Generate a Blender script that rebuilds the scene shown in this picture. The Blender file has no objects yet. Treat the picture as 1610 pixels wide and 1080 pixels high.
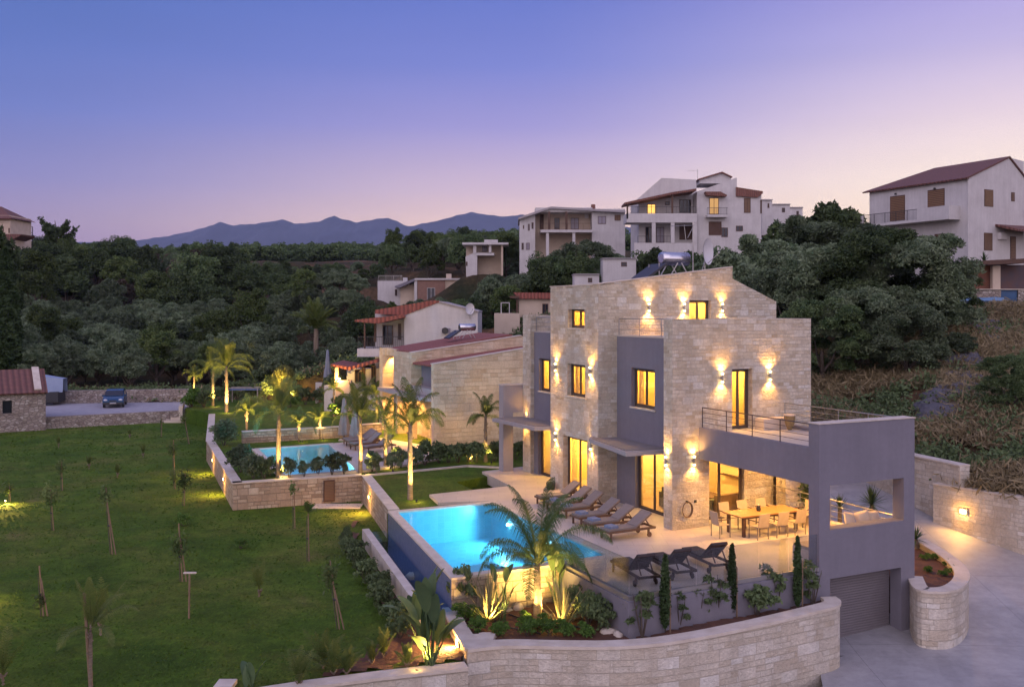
import bpy, math, random
import numpy as np
from mathutils import Vector, Matrix, noise as mnoise
from mathutils.geometry import tessellate_polygon
R = math.radians
sc = bpy.context.scene
COL = sc.collection
# ------------------------------------------------------------------ camera, sky, exposure
F = 1480.0; CZ = 8.1; HY = 487.0; CX = 805.0
cam_data = bpy.data.cameras.new('camera'); cam = bpy.data.objects.new('camera', cam_data); COL.objects.link(cam)
cam.location = (0, 0, CZ); cam.rotation_euler = (R(90), 0, 0)
cam_data.sensor_width = 36; cam_data.lens = 36*F/1610; cam_data.shift_y = (HY-540)/1610
cam_data.clip_start = 0.5; cam_data.clip_end = 20000
sc.camera = cam
sc.view_settings.view_transform = 'Standard'; sc.view_settings.look = 'None'
sc.view_settings.exposure = 0.36; sc.view_settings.gamma = 1
sc.render.engine = 'CYCLES'
cy = sc.cycles
cy.use_denoising = True; cy.max_bounces = 8; cy.transparent_max_bounces = 24; cy.diffuse_bounces = 3; cy.glossy_bounces = 3
cy.transmission_bounces = 4; cy.volume_bounces = 0; cy.caustics_reflective = False; cy.caustics_refractive = False
cy.sample_clamp_indirect = 3.0; cy.sample_clamp_direct = 0; cy.use_adaptive_sampling = True; cy.adaptive_threshold = 0.02
W = bpy.data.worlds.new('World'); sc.world = W; W.use_nodes = True
def build_world():
    nt = W.node_tree; n = nt.nodes; l = nt.links
    for x in list(n): n.remove(x)
    out = n.new('ShaderNodeOutputWorld'); bg = n.new('ShaderNodeBackground'); l.new(bg.outputs[0], out.inputs[0])
    tc = n.new('ShaderNodeTexCoord'); sp = n.new('ShaderNodeSeparateXYZ'); l.new(tc.outputs['Generated'], sp.inputs[0])
    def ramp(stops):
        r = n.new('ShaderNodeValToRGB'); l.new(sp.outputs['Z'], r.inputs[0]); e = r.color_ramp.elements
        e[0].position = stops[0][0]; e[0].color = (*stops[0][1], 1); e[1].position = stops[-1][0]; e[1].color = (*stops[-1][1], 1)
        for p, c in stops[1:-1]:
            k = e.new(p); k.color = (*c, 1)
        return r
    west = ramp([(0.0, (.33,.20,.36)), (0.085, (.33,.25,.37)), (0.125, (.22,.21,.42)), (0.19, (.12,.165,.43)), (0.25, (.085,.14,.40)), (0.32, (.055,.115,.35)), (.55, (.24,.26,.52)), (1, (.26,.27,.55))])
    mid = ramp([(0.0, (.68,.36,.40)), (0.09, (.84,.58,.48)), (0.125, (.60,.45,.52)), (0.19, (.30,.27,.54)), (0.25, (.16,.19,.50)), (0.32, (.10,.145,.45)), (.55, (.24,.26,.52)), (1, (.26,.27,.55))])
    east = ramp([(0.0, (.86,.56,.42)), (0.09, (1.05,.82,.56)), (0.125, (.95,.77,.62)), (0.19, (.68,.55,.61)), (0.25, (.44,.38,.60)), (0.32, (.28,.25,.56)), (.55, (.24,.26,.52)), (1, (.26,.27,.55))])
    back = ramp([(0.0, (.85,.70,.82)), (0.2, (1.05,.90,1.08)), (0.5, (.78,.72,1.0)), (.8, (.38,.38,.66)), (1, (.26,.27,.55))])  # unseen sky behind the camera, brightened to light the facades and ground
    # east-west position of the direction
    def maprange(sock, a, b):
        m = n.new('ShaderNodeMapRange'); m.interpolation_type = 'SMOOTHSTEP'; l.new(sock, m.inputs[0]); m.inputs[1].default_value = a; m.inputs[2].default_value = b; return m.outputs[0]
    def mix(f, a, b):
        m = n.new('ShaderNodeMix'); m.data_type = 'RGBA'; l.new(f, m.inputs[0]); l.new(a, m.inputs[6]); l.new(b, m.inputs[7]); return m.outputs[2]
    c = mix(maprange(sp.outputs['X'], -.52, .02), west.outputs[0], mid.outputs[0])
    c = mix(maprange(sp.outputs['X'], -.02, .50), c, east.outputs[0])
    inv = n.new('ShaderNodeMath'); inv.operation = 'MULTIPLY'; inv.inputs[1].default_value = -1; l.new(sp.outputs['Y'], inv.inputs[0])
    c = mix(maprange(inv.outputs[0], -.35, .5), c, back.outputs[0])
    # very faint high cloud streaks
    mp = n.new('ShaderNodeMapping'); mp.inputs[3].default_value = (1.5, 1.5, 14); l.new(tc.outputs['Generated'], mp.inputs[0])
    nz = n.new('ShaderNodeTexNoise'); nz.inputs['Scale'].default_value = 1.6; nz.inputs['Detail'].default_value = 4; l.new(mp.outputs[0], nz.inputs[0])
    mr = n.new('ShaderNodeMapRange'); l.new(nz.outputs[0], mr.inputs[0]); mr.inputs[1].default_value = .3; mr.inputs[2].default_value = .75; mr.inputs[3].default_value = .975; mr.inputs[4].default_value = 1.03
    ml = n.new('ShaderNodeVectorMath'); ml.operation = 'SCALE'; l.new(c, ml.inputs[0]); l.new(mr.outputs[0], ml.inputs['Scale'])
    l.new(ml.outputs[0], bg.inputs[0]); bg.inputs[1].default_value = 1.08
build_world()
# faint broad afterglow
sd = bpy.data.lights.new('afterglow', 'SUN'); so = bpy.data.objects.new('afterglow_sun', sd); COL.objects.link(so)
sd.energy = 0.35; sd.angle = R(60); sd.color = (1, .78, .74); so.rotation_euler = (R(52), 0, R(-25))
# ------------------------------------------------------------------ helpers
def G(px, py, z=0.0):
    d = F*(CZ-z)/(py-HY); return Vector(((px-CX)/F*d, d, z))
def Q(px, py, Y):
    return Vector(((px-CX)/F*Y, Y, CZ-(py-HY)/F*Y))
O = Vector((5.891, 34.6, 0)); RZ = math.atan2(.4296, .903)
BX = Vector((.903, .4296, 0)).normalized(); BY = Vector((-BX.y, BX.x, 0))
def H(t, s, z=0.0):
    return O + BX*t + BY*s + Vector((0, 0, z))
def HL(p):
    q = Vector(p) - O; return (q.x*BX.x+q.y*BX.y, q.x*BY.x+q.y*BY.y)
rng = random.Random(7)
def tag(o, label=None, cat=None, group=None, kind=None):
    if label: o['label'] = label
    if cat: o['category'] = cat
    if group: o['group'] = group
    if kind: o['kind'] = kind
    return o
def empty(name, label, cat, loc=(0,0,0), rz=0.0, group=None):
    o = bpy.data.objects.new(name, None); COL.objects.link(o); o.location = loc; o.rotation_euler = (0, 0, rz)
    o.empty_display_size = .3
    return tag(o, label, cat, group)
def link(name, me, m=None, parent=None):
    if m is not None and not me.materials: me.materials.append(m)
    o = bpy.data.objects.new(name, me); COL.objects.link(o)
    if parent is not None: o.parent = parent
    return o
def dup(root, loc=None, rz=None, scale=None, label=None, group=None):
    def cp(o, par):
        c = o.copy(); COL.objects.link(c); c.parent = par
        for ch in list(o.children): cp(ch, c)
        return c
    r = cp(root, None)
    if loc is not None: r.location = loc
    if rz is not None: r.rotation_euler = (0, 0, rz)
    if scale is not None: r.scale = (scale,)*3 if not hasattr(scale, '__len__') else scale
    if label: r['label'] = label
    if group: r['group'] = group
    return r
class MB:
    def __init__(s): s.v = []; s.f = []; s.uv = {}; s.sm = set(); s.mi = {}; s.cm = 0
    def add(s, vs, fs, uvs=None, smooth=False):
        b = len(s.v); s.v += [tuple(v) for v in vs]
        for i, f in enumerate(fs):
            k = len(s.f); s.f.append(tuple(b+j for j in f))
            if uvs: s.uv[k] = uvs[i]
            if smooth: s.sm.add(k)
            if s.cm: s.mi[k] = s.cm
        return s
    def box(s, x0, y0, z0, x1, y1, z1):
        x0, x1 = min(x0,x1), max(x0,x1); y0, y1 = min(y0,y1), max(y0,y1); z0, z1 = min(z0,z1), max(z0,z1)
        return s.add([(x0,y0,z0),(x1,y0,z0),(x1,y1,z0),(x0,y1,z0),(x0,y0,z1),(x1,y0,z1),(x1,y1,z1),(x0,y1,z1)],
              [(0,3,2,1),(4,5,6,7),(0,1,5,4),(1,2,6,5),(2,3,7,6),(3,0,4,7)])
    def obox(s, c, ax, ay, az, hx, hy, hz):   # oriented box: centre, axes, half sizes
        c = Vector(c); ax = Vector(ax).normalized(); ay = Vector(ay).normalized(); az = Vector(az).normalized()
        vs = [c+ax*hx*i+ay*hy*j+az*hz*k for k in (-1,1) for i, j in ((-1,-1),(1,-1),(1,1),(-1,1))]
        return s.add(vs, [(0,3,2,1),(4,5,6,7),(0,1,5,4),(1,2,6,5),(2,3,7,6),(3,0,4,7)])
    def bar(s, a, b, w, h=None, up=(0,0,1)):
        a = Vector(a); b = Vector(b); d = (b-a); h = h or w; up = Vector(up)
        if abs(d.normalized().dot(up)) > .98: up = Vector((1,0,0))
        sd_ = d.cross(up).normalized(); u2 = sd_.cross(d).normalized()
        return s.obox((a+b)/2, d, sd_, u2, d.length/2, w/2, h/2)
    def prism(s, poly, z0, z1, holes=None):
        # z0/z1: numbers or functions of (x, y)
        loops = [list(map(lambda p: (p[0], p[1]), poly))] + [list(h) for h in (holes or [])]
        def area(l): return sum(l[i][0]*l[(i+1)%len(l)][1]-l[(i+1)%len(l)][0]*l[i][1] for i in range(len(l)))/2
        loops = [l if (area(l) > 0) == (i == 0) else l[::-1] for i, l in enumerate(loops)]
        tris = tessellate_polygon([[Vector((p[0], p[1], 0)) for p in l] for l in loops])
        flat = [p for l in loops for p in l]
        zf = lambda z, p: z(*p) if callable(z) else z
        n = len(flat); vs = [(p[0], p[1], zf(z0, p)) for p in flat] + [(p[0], p[1], zf(z1, p)) for p in flat]
        fs = []
        for t in tris:
            a, b, c = [flat[i] for i in t]
            if (b[0]-a[0])*(c[1]-a[1])-(b[1]-a[1])*(c[0]-a[0]) < 0: t = t[::-1]
            fs.append(tuple(n+i for i in t)); fs.append(tuple(reversed(t)))
        k = 0
        for l in loops:
            m = len(l)
            for i in range(m): a = k+i; b = k+(i+1) % m; fs.append((a, b, n+b, n+a))
            k += m
        return s.add(vs, fs)
    def wall(s, axis, c0, c1, poly, holes=None):
        """upright slab. axis 'x': plane x=c0..c1, poly in (y,z); axis 'y': plane y=c0..c1, poly in (x,z)."""
        m = MB(); m.prism(poly, 0, 1, holes)
        vs = []
        for (a, b, w) in m.v:
            c = c0+(c1-c0)*w
            vs.append((c, a, b) if axis == 'x' else (a, c, b))
        fs = m.f
        flip = (axis == 'y') == (c1 > c0)
        if flip: fs = [f[::-1] for f in fs]
        return s.add(vs, fs)
    def tube(s, pts, rad, n=8, caps=True, smooth=True):
        pts = [Vector(p) for p in pts]; vs = []; fs = []
        if not hasattr(rad, '__len__'): rad = [rad]*len(pts)
        up = Vector((0,0,1))
        for i, p in enumerate(pts):
            d = (pts[min(i+1,len(pts)-1)]-pts[max(i-1,0)]).normalized()
            x = d.cross(up)
            if x.length < .05: x = d.cross(Vector((0,1,0)))
            x.normalize(); y = x.cross(d).normalized()
            for k in range(n):
                a = 2*math.pi*k/n; vs.append(p+x*math.cos(a)*rad[i]+y*math.sin(a)*rad[i])
        for i in range(len(pts)-1):
            for k in range(n): fs.append((i*n+k, (i+1)*n+k, (i+1)*n+(k+1)%n, i*n+(k+1)%n))
        s.add(vs, fs, smooth=smooth)
        if caps:
            s.add(vs[:n], [tuple(range(n))]); s.add(vs[-n:], [tuple(range(n))[::-1]])
        return s
    def lathe(s, prof, c=(0,0,0), n=20, smooth=True):
        vs = [(c[0]+r*math.cos(2*math.pi*k/n), c[1]+r*math.sin(2*math.pi*k/n), c[2]+z) for r, z in prof for k in range(n)]
        fs = [(i*n+k, i*n+(k+1)%n, (i+1)*n+(k+1)%n, (i+1)*n+k) for i in range(len(prof)-1) for k in range(n)]
        s.add(vs, fs, smooth=smooth)
        return s
    def ball(s, c, r, n=12, m=8, jit=0, seed=0):
        rx, ry, rz = r if hasattr(r, '__len__') else (r,)*3; q = random.Random(seed)
        vs = []
        for i in range(m+1):
            for k in range(n):
                a = math.pi*i/m; b = 2*math.pi*k/n; j = 1+q.uniform(-jit, jit) if 0 < i < m else 1
                vs.append((c[0]+rx*j*math.sin(a)*math.cos(b), c[1]+ry*j*math.sin(a)*math.sin(b), c[2]+rz*j*math.cos(a)))
        fs = [(i*n+k, (i+1)*n+k, (i+1)*n+(k+1)%n, i*n+(k+1)%n) for i in range(m) for k in range(n)]
        return s.add(vs, fs, smooth=True)
    def quad(s, a, b, c, d): return s.add([a, b, c, d], [(0,1,2,3)])
    def mesh(s, name):
        me = bpy.data.meshes.new(name); me.from_pydata(s.v, [], s.f)
        uvl = me.uv_layers.new(name='UVMap'); data = uvl.data
        for p in me.polygons:
            k = p.index
            if k in s.uv:
                for li, uv in zip(p.loop_indices, s.uv[k]): data[li].uv = uv
                continue
            nrm = p.normal
            if abs(nrm.z) > .72:
                for li, vi in zip(p.loop_indices, p.vertices): v = me.vertices[vi].co; data[li].uv = (v.x, v.y)
            else:
                t = Vector((-nrm.y, nrm.x, 0)).normalized()
                for li, vi in zip(p.loop_indices, p.vertices): v = me.vertices[vi].co; data[li].uv = (v.x*t.x+v.y*t.y, v.z)
        for k in s.sm: me.polygons[k].use_smooth = True
        for k, i in s.mi.items(): me.polygons[k].material_index = i
        me.update(); return me
    def build(s, name, m=None, parent=None, mats=None):
        me = s.mesh(name)
        if mats:
            for x in mats: me.materials.append(x)
        return link(name, me, m, parent)
def fast_mesh(name, V, quads, m=None):
    """numpy verts (n,3), quads (k,4)"""
    me = bpy.data.meshes.new(name); me.vertices.add(len(V)); me.vertices.foreach_set('co', np.asarray(V, np.float32).ravel())
    k = len(quads); me.loops.add(k*4); me.polygons.add(k)
    me.loops.foreach_set('vertex_index', np.asarray(quads, np.int32).ravel())
    me.polygons.foreach_set('loop_start', np.arange(0, k*4, 4, dtype=np.int32)); me.polygons.foreach_set('loop_total', np.full(k, 4, np.int32))
    me.update(calc_edges=True)
    if m: me.materials.append(m)
    return me
# ------------------------------------------------------------------ materials
class NT:
    def __init__(s, name):
        s.m = bpy.data.materials.new(name); s.m.use_nodes = True; s.t = s.m.node_tree; s.n = s.t.nodes; s.l = s.t.links
        s.b = s.n.get('Principled BSDF'); s.out = s.n.get('Material Output')
        s.tc = s.n.new('ShaderNodeTexCoord')
    def set(s, **k):
        for a, v in k.items(): s.b.inputs[a.replace('_', ' ')].default_value = v
        return s
    def node(s, t, **inp):
        x = s.n.new(t)
        for a, v in inp.items():
            if a.startswith('p_'): setattr(x, a[2:], v)
            else:
                key = int(a[1:]) if a[0] == 'i' and a[1:].isdigit() else a.replace('_', ' ')
                if hasattr(v, 'is_linked') or isinstance(v, bpy.types.NodeSocket): s.l.new(v, x.inputs[key])
                else: x.inputs[key].default_value = v
        return x
    def mapped(s, src='Object', scale=(1,1,1), loc=(0,0,0)):
        return s.node('ShaderNodeMapping', i0=s.tc.outputs[src], i3=scale, i1=loc).outputs[0]
    def noise(s, vec, scale, detail=4, rough=.55, dist=0):
        return s.node('ShaderNodeTexNoise', Vector=vec, Scale=scale, Detail=detail, Roughness=rough, Distortion=dist).outputs[0]
    def mix(s, f, a, b, blend='MIX'):
        x = s.n.new('ShaderNodeMix'); x.data_type = 'RGBA'; x.blend_type = blend
        for i, v in ((0, f), (6, a), (7, b)):
            if isinstance(v, bpy.types.NodeSocket): s.l.new(v, x.inputs[i])
            else: x.inputs[i].default_value = (*v, 1) if i and len(v) == 3 else v
        return x.outputs[2]
    def ramp(s, f, stops):
        x = s.n.new('ShaderNodeValToRGB'); s.l.new(f, x.inputs[0]); e = x.color_ramp.elements
        while len(e) < len(stops): e.new(.5)
        for k, (p, c) in enumerate(stops): e[k].position = p; e[k].color = (*c, 1) if hasattr(c, '__len__') else (c, c, c, 1)
        return x.outputs[0]
    def math(s, op, a, b=0.0, c=None):
        x = s.n.new('ShaderNodeMath'); x.operation = op
        for i, v in ((0, a), (1, b), (2, c)):
            if v is None: continue
            if isinstance(v, bpy.types.NodeSocket): s.l.new(v, x.inputs[i])
            else: x.inputs[i].default_value = v
        return x.outputs[0]
    def bump(s, h, strength=.5, dist=.02):
        s.l.new(s.node('ShaderNodeBump', Height=h, Strength=strength, Distance=dist).outputs[0], s.b.inputs['Normal'])
    def color(s, c): s.l.new(c, s.b.inputs['Base Color']) if isinstance(c, bpy.types.NodeSocket) else s.b.inputs['Base Color'].__setattr__('default_value', (*c, 1)); return s
MATS = {}
def plain(name, c1, c2=None, scale=3.0, rough=.7, metal=0.0, bump=0.0, bscale=None, spec=.5, detail=5, stretch=(1,1,1)):
    if name in MATS: return MATS[name]
    t = NT(name); t.set(Roughness=rough, Metallic=metal); t.b.inputs['Specular IOR Level'].default_value = spec
    v = t.mapped('Object', stretch)
    if c2 is None: t.color(c1)
    else: t.color(t.mix(t.ramp(t.noise(v, scale, detail), [(.32, 0.0), (.68, 1.0)]), c1, c2))
    if bump: t.bump(t.noise(v, bscale or scale*3, 6, .65), 1.0, bump)
    MATS[name] = t.m; return t.m
def stone_mat(name, cols, mortar, bw=.42, bh=.2, bump=.03, msize=.012, mix_big=.45, rough=.85, stain=(.5,.38,.26), stain_amt=.35):
    t = NT(name); t.set(Roughness=rough); t.b.inputs['Specular IOR Level'].default_value = .25
    uv = t.tc.outputs['UV']
    nzv = t.node('ShaderNodeTexNoise', Vector=uv, Scale=2.2, Detail=3).outputs[1]
    off = t.node('ShaderNodeVectorMath', i0=nzv, i1=(.5,.5,.5), p_operation='SUBTRACT').outputs[0]
    off = t.node('ShaderNodeVectorMath', i0=off, i1=(bh*.22, bh*.16, 0), p_operation='MULTIPLY').outputs[0]
    vec = t.node('ShaderNodeVectorMath', i0=uv, i1=off, p_operation='ADD').outputs[0]
    def brick(w, h, seed, ms):
        x = t.node('ShaderNodeTexBrick', Vector=vec, Scale=1.0, i1=(0,0,0,1), i2=(1,1,1,1), i3=(.5,.5,.5,1))
        x.inputs['Mortar Size'].default_value = ms; x.inputs['Mortar Smooth'].default_value = .35; x.inputs['Brick Width'].default_value = w; x.inputs['Row Height'].default_value = h
        x.offset = .5+seed; x.squash = 1.35; x.squash_frequency = 3; return x
    fine = brick(bw, bh, .0, msize); big = brick(bw*1.55, bh*2, .08, msize); sel = brick(bw*1.55, bh*2, .08, 0.0)
    pick = t.math('GREATER_THAN', sel.outputs[0], 1-mix_big)
    # brick random 0..1
    val = t.mix(pick, fine.outputs[0], big.outputs[0]); mort = t.mix(pick, fine.outputs[1], big.outputs[1])
    n = len(cols)
    c = t.ramp(val, [(i/(n-1), cc) for i, cc in enumerate(cols)])
    fn = t.noise(uv, 9, 6, .65)
    c = t.mix(.8, c, t.ramp(fn, [(.2, .62), (.8, 1.12)]), 'MULTIPLY')
    bigst = t.ramp(t.noise(uv, .55, 5, .6), [(.5, 0.0), (.72, stain_amt)])
    c = t.mix(bigst, c, stain)
    streak = t.ramp(t.noise(t.node('ShaderNodeMapping', i0=uv, i3=(1.4, .22, 1)).outputs[0], 1.1, 4), [(.35, .84), (.65, 1.04)])
    c = t.mix(1.0, c, streak, 'MULTIPLY')
    c = t.mix(mort, c, mortar); t.color(c)
    inv = t.math('SUBTRACT', 1.0, mort)
    rough_n = t.noise(uv, 14, 8, .7); rn2 = t.noise(uv, 3.6, 5, .6)
    h = t.math('MULTIPLY_ADD', rough_n, .75, t.math('MULTIPLY_ADD', val, .7, t.math('MULTIPLY', rn2, .9)))
    h = t.math('MULTIPLY', h, t.math('MULTIPLY_ADD', inv, .75, .25))
    t.bump(h, 1.0, bump); MATS[name] = t.m; return t.m
def rubble_mat(name, cols, mortar, size=.32, bump=.04):
    t = NT(name); t.set(Roughness=.9)
    v = t.node('ShaderNodeMapping', i0=t.tc.outputs['UV'], i3=(1/size, 1.55/size, 1)).outputs[0]
    d = t.node('ShaderNodeTexVoronoi', Vector=v, Scale=1.0, p_feature='DISTANCE_TO_EDGE', p_voronoi_dimensions='2D').outputs['Distance']
    cv = t.node('ShaderNodeTexVoronoi', Vector=v, Scale=1.0, p_voronoi_dimensions='2D').outputs['Color']
    r = t.node('ShaderNodeSeparateColor', i0=cv).outputs[0]
    c = t.ramp(r, [(i/(len(cols)-1), cc) for i, cc in enumerate(cols)])
    c = t.mix(.8, c, t.ramp(t.noise(t.tc.outputs['UV'], 7, 6), [(.2, .6), (.8, 1.15)]), 'MULTIPLY')
    e = t.ramp(d, [(.02, 1.0), (.09, 0.0)]); c = t.mix(e, c, mortar); t.color(c)
    h = t.math('ADD', t.math('MULTIPLY', t.ramp(d, [(.0, 0.0), (.2, 1.0)]), 1.0), t.math('MULTIPLY', t.noise(t.tc.outputs['UV'], 12, 6), .5))
    t.bump(h, 1.0, bump); MATS[name] = t.m; return t.m
def glass_mat(name, tint=(.85,.9,.9), gloss=.10, rough=.02):
    t = NT(name); t.n.remove(t.b)
    tr = t.node('ShaderNodeBsdfTransparent', Color=(*tint, 1)); gl = t.node('ShaderNodeBsdfGlossy', Color=(.9,.93,1,1), Roughness=rough)
    fr = t.node('ShaderNodeLayerWeight', Blend=.35).outputs['Fresnel']
    f = t.math('MULTIPLY_ADD', fr, .22, gloss)
    mx = t.node('ShaderNodeMixShader', i0=f, i1=tr.outputs[0], i2=gl.outputs[0]); t.l.new(mx.outputs[0], t.out.inputs[0])
    MATS[name] = t.m; return t.m
def emit(name, col, strength):
    if name in MATS: return MATS[name]
    t = NT(name); t.n.remove(t.b); e = t.node('ShaderNodeEmission', Color=(*col, 1), Strength=strength); t.l.new(e.outputs[0], t.out.inputs[0]); MATS[name] = t.m; return t.m
S_HOUSE = stone_mat('cream_ashlar', [(.62,.51,.36),(.77,.66,.50),(.86,.77,.62),(.70,.59,.43),(.88,.82,.71)], (.56,.48,.37), .30, .135, .13, .009, mix_big=.3, stain=(.52,.44,.36), stain_amt=.3)
S_FRONT = stone_mat('pale_block_wall', [(.64,.54,.41),(.76,.67,.54),(.82,.74,.62),(.68,.58,.45),(.87,.81,.71)], (.52,.45,.35), .42, .17, .09, .011, stain=(.46,.34,.22), stain_amt=.4)
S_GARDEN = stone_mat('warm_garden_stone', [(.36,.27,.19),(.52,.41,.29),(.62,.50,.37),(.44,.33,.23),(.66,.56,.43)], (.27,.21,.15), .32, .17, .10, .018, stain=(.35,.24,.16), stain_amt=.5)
S_NEXT = stone_mat('warm_lit_facade_stone', [(.58,.43,.27),(.69,.54,.36),(.75,.60,.42),(.62,.47,.31),(.78,.65,.47)], (.54,.43,.31), .5, .25, .03, .008, stain=(.42,.30,.19), stain_amt=.55)  # stone colour warmed to stand in for reflected lamp light
RUB = rubble_mat('field_stone', [(.22,.17,.14),(.40,.34,.28),(.30,.24,.20),(.52,.46,.40),(.26,.20,.17)], (.16,.13,.11))
CAP = plain('stone_coping', (.62,.54,.45), (.50,.42,.33), 2.2, .8, bump=.02)
def plaster_mat(name, c1, c2, streak=.09):
    t = NT(name); t.set(Roughness=.85); t.b.inputs['Specular IOR Level'].default_value = .2; v = t.mapped('Object')
    c = t.mix(t.ramp(t.noise(v, .7, 6, .6), [(.3, 0.0), (.7, 1.0)]), c1, c2)
    c = t.mix(streak*3, c, t.ramp(t.noise(t.mapped('Object', (2.6, 2.6, .18)), 1.3, 5, .65), [(.35, .80), (.6, 1.04)]), 'MULTIPLY')
    c = t.mix(.5, c, t.ramp(t.noise(v, 6, 6, .7), [(.3, .88), (.7, 1.06)]), 'MULTIPLY')
    t.color(c); t.bump(t.noise(v, 45, 6, .7), .8, .006); MATS[name] = t.m; return t.m
PLAST = plaster_mat('grey_plaster', (.182,.170,.196), (.21,.195,.222)); PLASTL = plaster_mat('light_plaster', (.33,.30,.30), (.37,.335,.33))
WHITE = plaster_mat('weathered_white_render', (.58,.55,.53), (.49,.46,.44), .12)
CREAM = plain('cream_render', (.58,.47,.36), (.48,.38,.29), .8, .85)
FRAME = plain('brown_metal_frame', (.075,.055,.045), None, rough=.45)
STEEL = plain('brushed_steel', (.42,.40,.38), None, rough=.35, metal=.9)
DARK = plain('dark_metal', (.03,.03,.032), None, rough=.5)
TEAK = plain('weathered_teak', (.16,.085,.045), (.10,.055,.03), 5, .6, stretch=(1,8,8))
TEAKD = plain('dark_teak', (.07,.035,.025), (.045,.025,.018), 5, .6)
CUSH = plain('taupe_sling', (.20,.165,.145), (.235,.195,.17), 8, .9, bump=.003, bscale=60)
CUSHD = plain('charcoal_cushion', (.040,.030,.028), (.055,.042,.038), 8, .9)
TOWEL = plain('blue_grey_towel', (.16,.19,.27), (.20,.23,.32), 10, .95, bump=.006, bscale=60)
GLASS = glass_mat('balustrade_glass', (.80,.82,.82), .03)
WGLASS = glass_mat('window_glass', (.95,.93,.88), .03)
DGLASS = plain('dark_window_glass', (.02,.022,.03), None, rough=.08)
SOIL = plain('red_soil', (.13,.055,.03), (.075,.035,.022), 2.5, .95, bump=.05, bscale=6)
WOOD = plain('brown_wood', (.10,.045,.025), (.065,.03,.018), 3, .6, stretch=(1,1,6))
TERRA = plain('terracotta', (.30,.085,.05), (.20,.06,.04), 5, .8, bump=.01)
def deck_mat(name, c1, c2, joint=1.2):
    t = NT(name); t.set(Roughness=.55)
    v = t.mapped('Object')
    c = t.mix(t.ramp(t.noise(v, .8, 6, .6), [(.3, 0.0), (.7, 1.0)]), c1, c2)
    c = t.mix(.6, c, t.ramp(t.noise(v, 14, 5, .7), [(.25, .8), (.75, 1.08)]), 'MULTIPLY')
    if joint:
        x = t.node('ShaderNodeTexBrick', Vector=v, Scale=1.0, i1=(1,1,1,1), i2=(.93,.93,.93,1), i3=(.62,.6,.58,1)); x.inputs['Mortar Size'].default_value = .006
        x.inputs['Brick Width'].default_value = joint; x.inputs['Row Height'].default_value = joint*.5; c = t.mix(1.0, c, x.outputs[0], 'MULTIPLY')
    t.color(c); t.bump(t.noise(v, 9, 6), .6, .006); MATS[name] = t.m; return t.m
DECK = deck_mat('travertine_deck', (.50,.42,.34), (.60,.51,.42))
DRIVE = None
def drive_mat():
    t = NT('brushed_concrete'); t.set(Roughness=.6); v = t.mapped('Object')
    c = t.ramp(t.noise(v, .22, 7, .62, .6), [(.30, (.27,.26,.26)), (.5, (.37,.355,.35)), (.68, (.44,.42,.41))])
    c = t.mix(.7, c, t.ramp(t.noise(v, 2.4, 7, .7), [(.25, .72), (.7, 1.08)]), 'MULTIPLY')
    c = t.mix(.5, c, t.ramp(t.noise(t.mapped('Object', (.5, 3, 1)), 1.2, 6, .7), [(.3, .8), (.7, 1.05)]), 'MULTIPLY')
    x = t.node('ShaderNodeTexBrick', Vector=t.mapped('Object', (1,1,1), (2.2,1.1,0)), Scale=1.0, i1=(1,1,1,1), i2=(.94,.94,.94,1), i3=(.62,.62,.62,1)); x.offset = 0; x.inputs['Mortar Size'].default_value = .010; x.inputs['Brick Width'].default_value = 6.5; x.inputs['Row Height'].default_value = 5.2
    c = t.mix(1.0, c, x.outputs[0], 'MULTIPLY')
    c = t.mix(.8, c, t.ramp(t.noise(t.mapped('Object', (.35, .35, .35)), 1.0, 7, .7, 1.5), [(.40, .84), (.58, 1.03)]), 'MULTIPLY')
    t.color(c); t.bump(t.noise(v, 20, 6), .7, .006); return t.m
DRIVE = drive_mat()
def grass_mat():
    t = NT('lawn_grass'); t.set(Roughness=.9); t.b.inputs['Specular IOR Level'].default_value = .15; v = t.mapped('Object')
    c = t.ramp(t.noise(v, .22, 6, .65, .5), [(.30, (.050,.105,.008)), (.46, (.080,.142,.012)), (.60, (.12,.158,.022)), (.74, (.19,.168,.055))])
    c = t.mix(.9, c, t.ramp(t.noise(v, .55, 8, .72, 1.0), [(.28, .55), (.72, 1.35)]), 'MULTIPLY'); c = t.mix(.6, c, t.ramp(t.noise(v, 2.6, 8, .72), [(.25, .5), (.75, 1.35)]), 'MULTIPLY')
    c = t.mix(.8, c, t.ramp(t.noise(t.mapped('Object', (1, .45, 1)), 11, 6, .8), [(.3, .45), (.7, 1.5)]), 'MULTIPLY')
    t.color(c); t.bump(t.noise(v, 13, 8, .8), 1.0, .09); return t.m
GRASS = grass_mat()
# ------------------------------------------------------------------ lamps
WARM = (1.0, .50, .115)
def light(kind, loc, energy, color=WARM, parent=None, size=.05, spot=90, blend=.8, direction=None, name='lamp_light', sx=None, sy=None):
    d = bpy.data.lights.new(name, kind); d.energy = energy; d.color = color
    if kind == 'AREA':
        d.shape = 'RECTANGLE' if sx else 'DISK'; d.size = sx or size
        if sx: d.size_y = sy or sx
    else: d.shadow_soft_size = size
    if kind == 'SPOT': d.spot_size = R(spot); d.spot_blend = blend
    o = bpy.data.objects.new(name, d); COL.objects.link(o); o.location = loc
    if direction is not None: o.rotation_euler = Vector(direction).to_track_quat('-Z', 'Y').to_euler()
    if parent is not None: o.parent = parent
    return o
LAMPGLOW = emit('lamp_glow', (1, .68, .26), 22)
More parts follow.
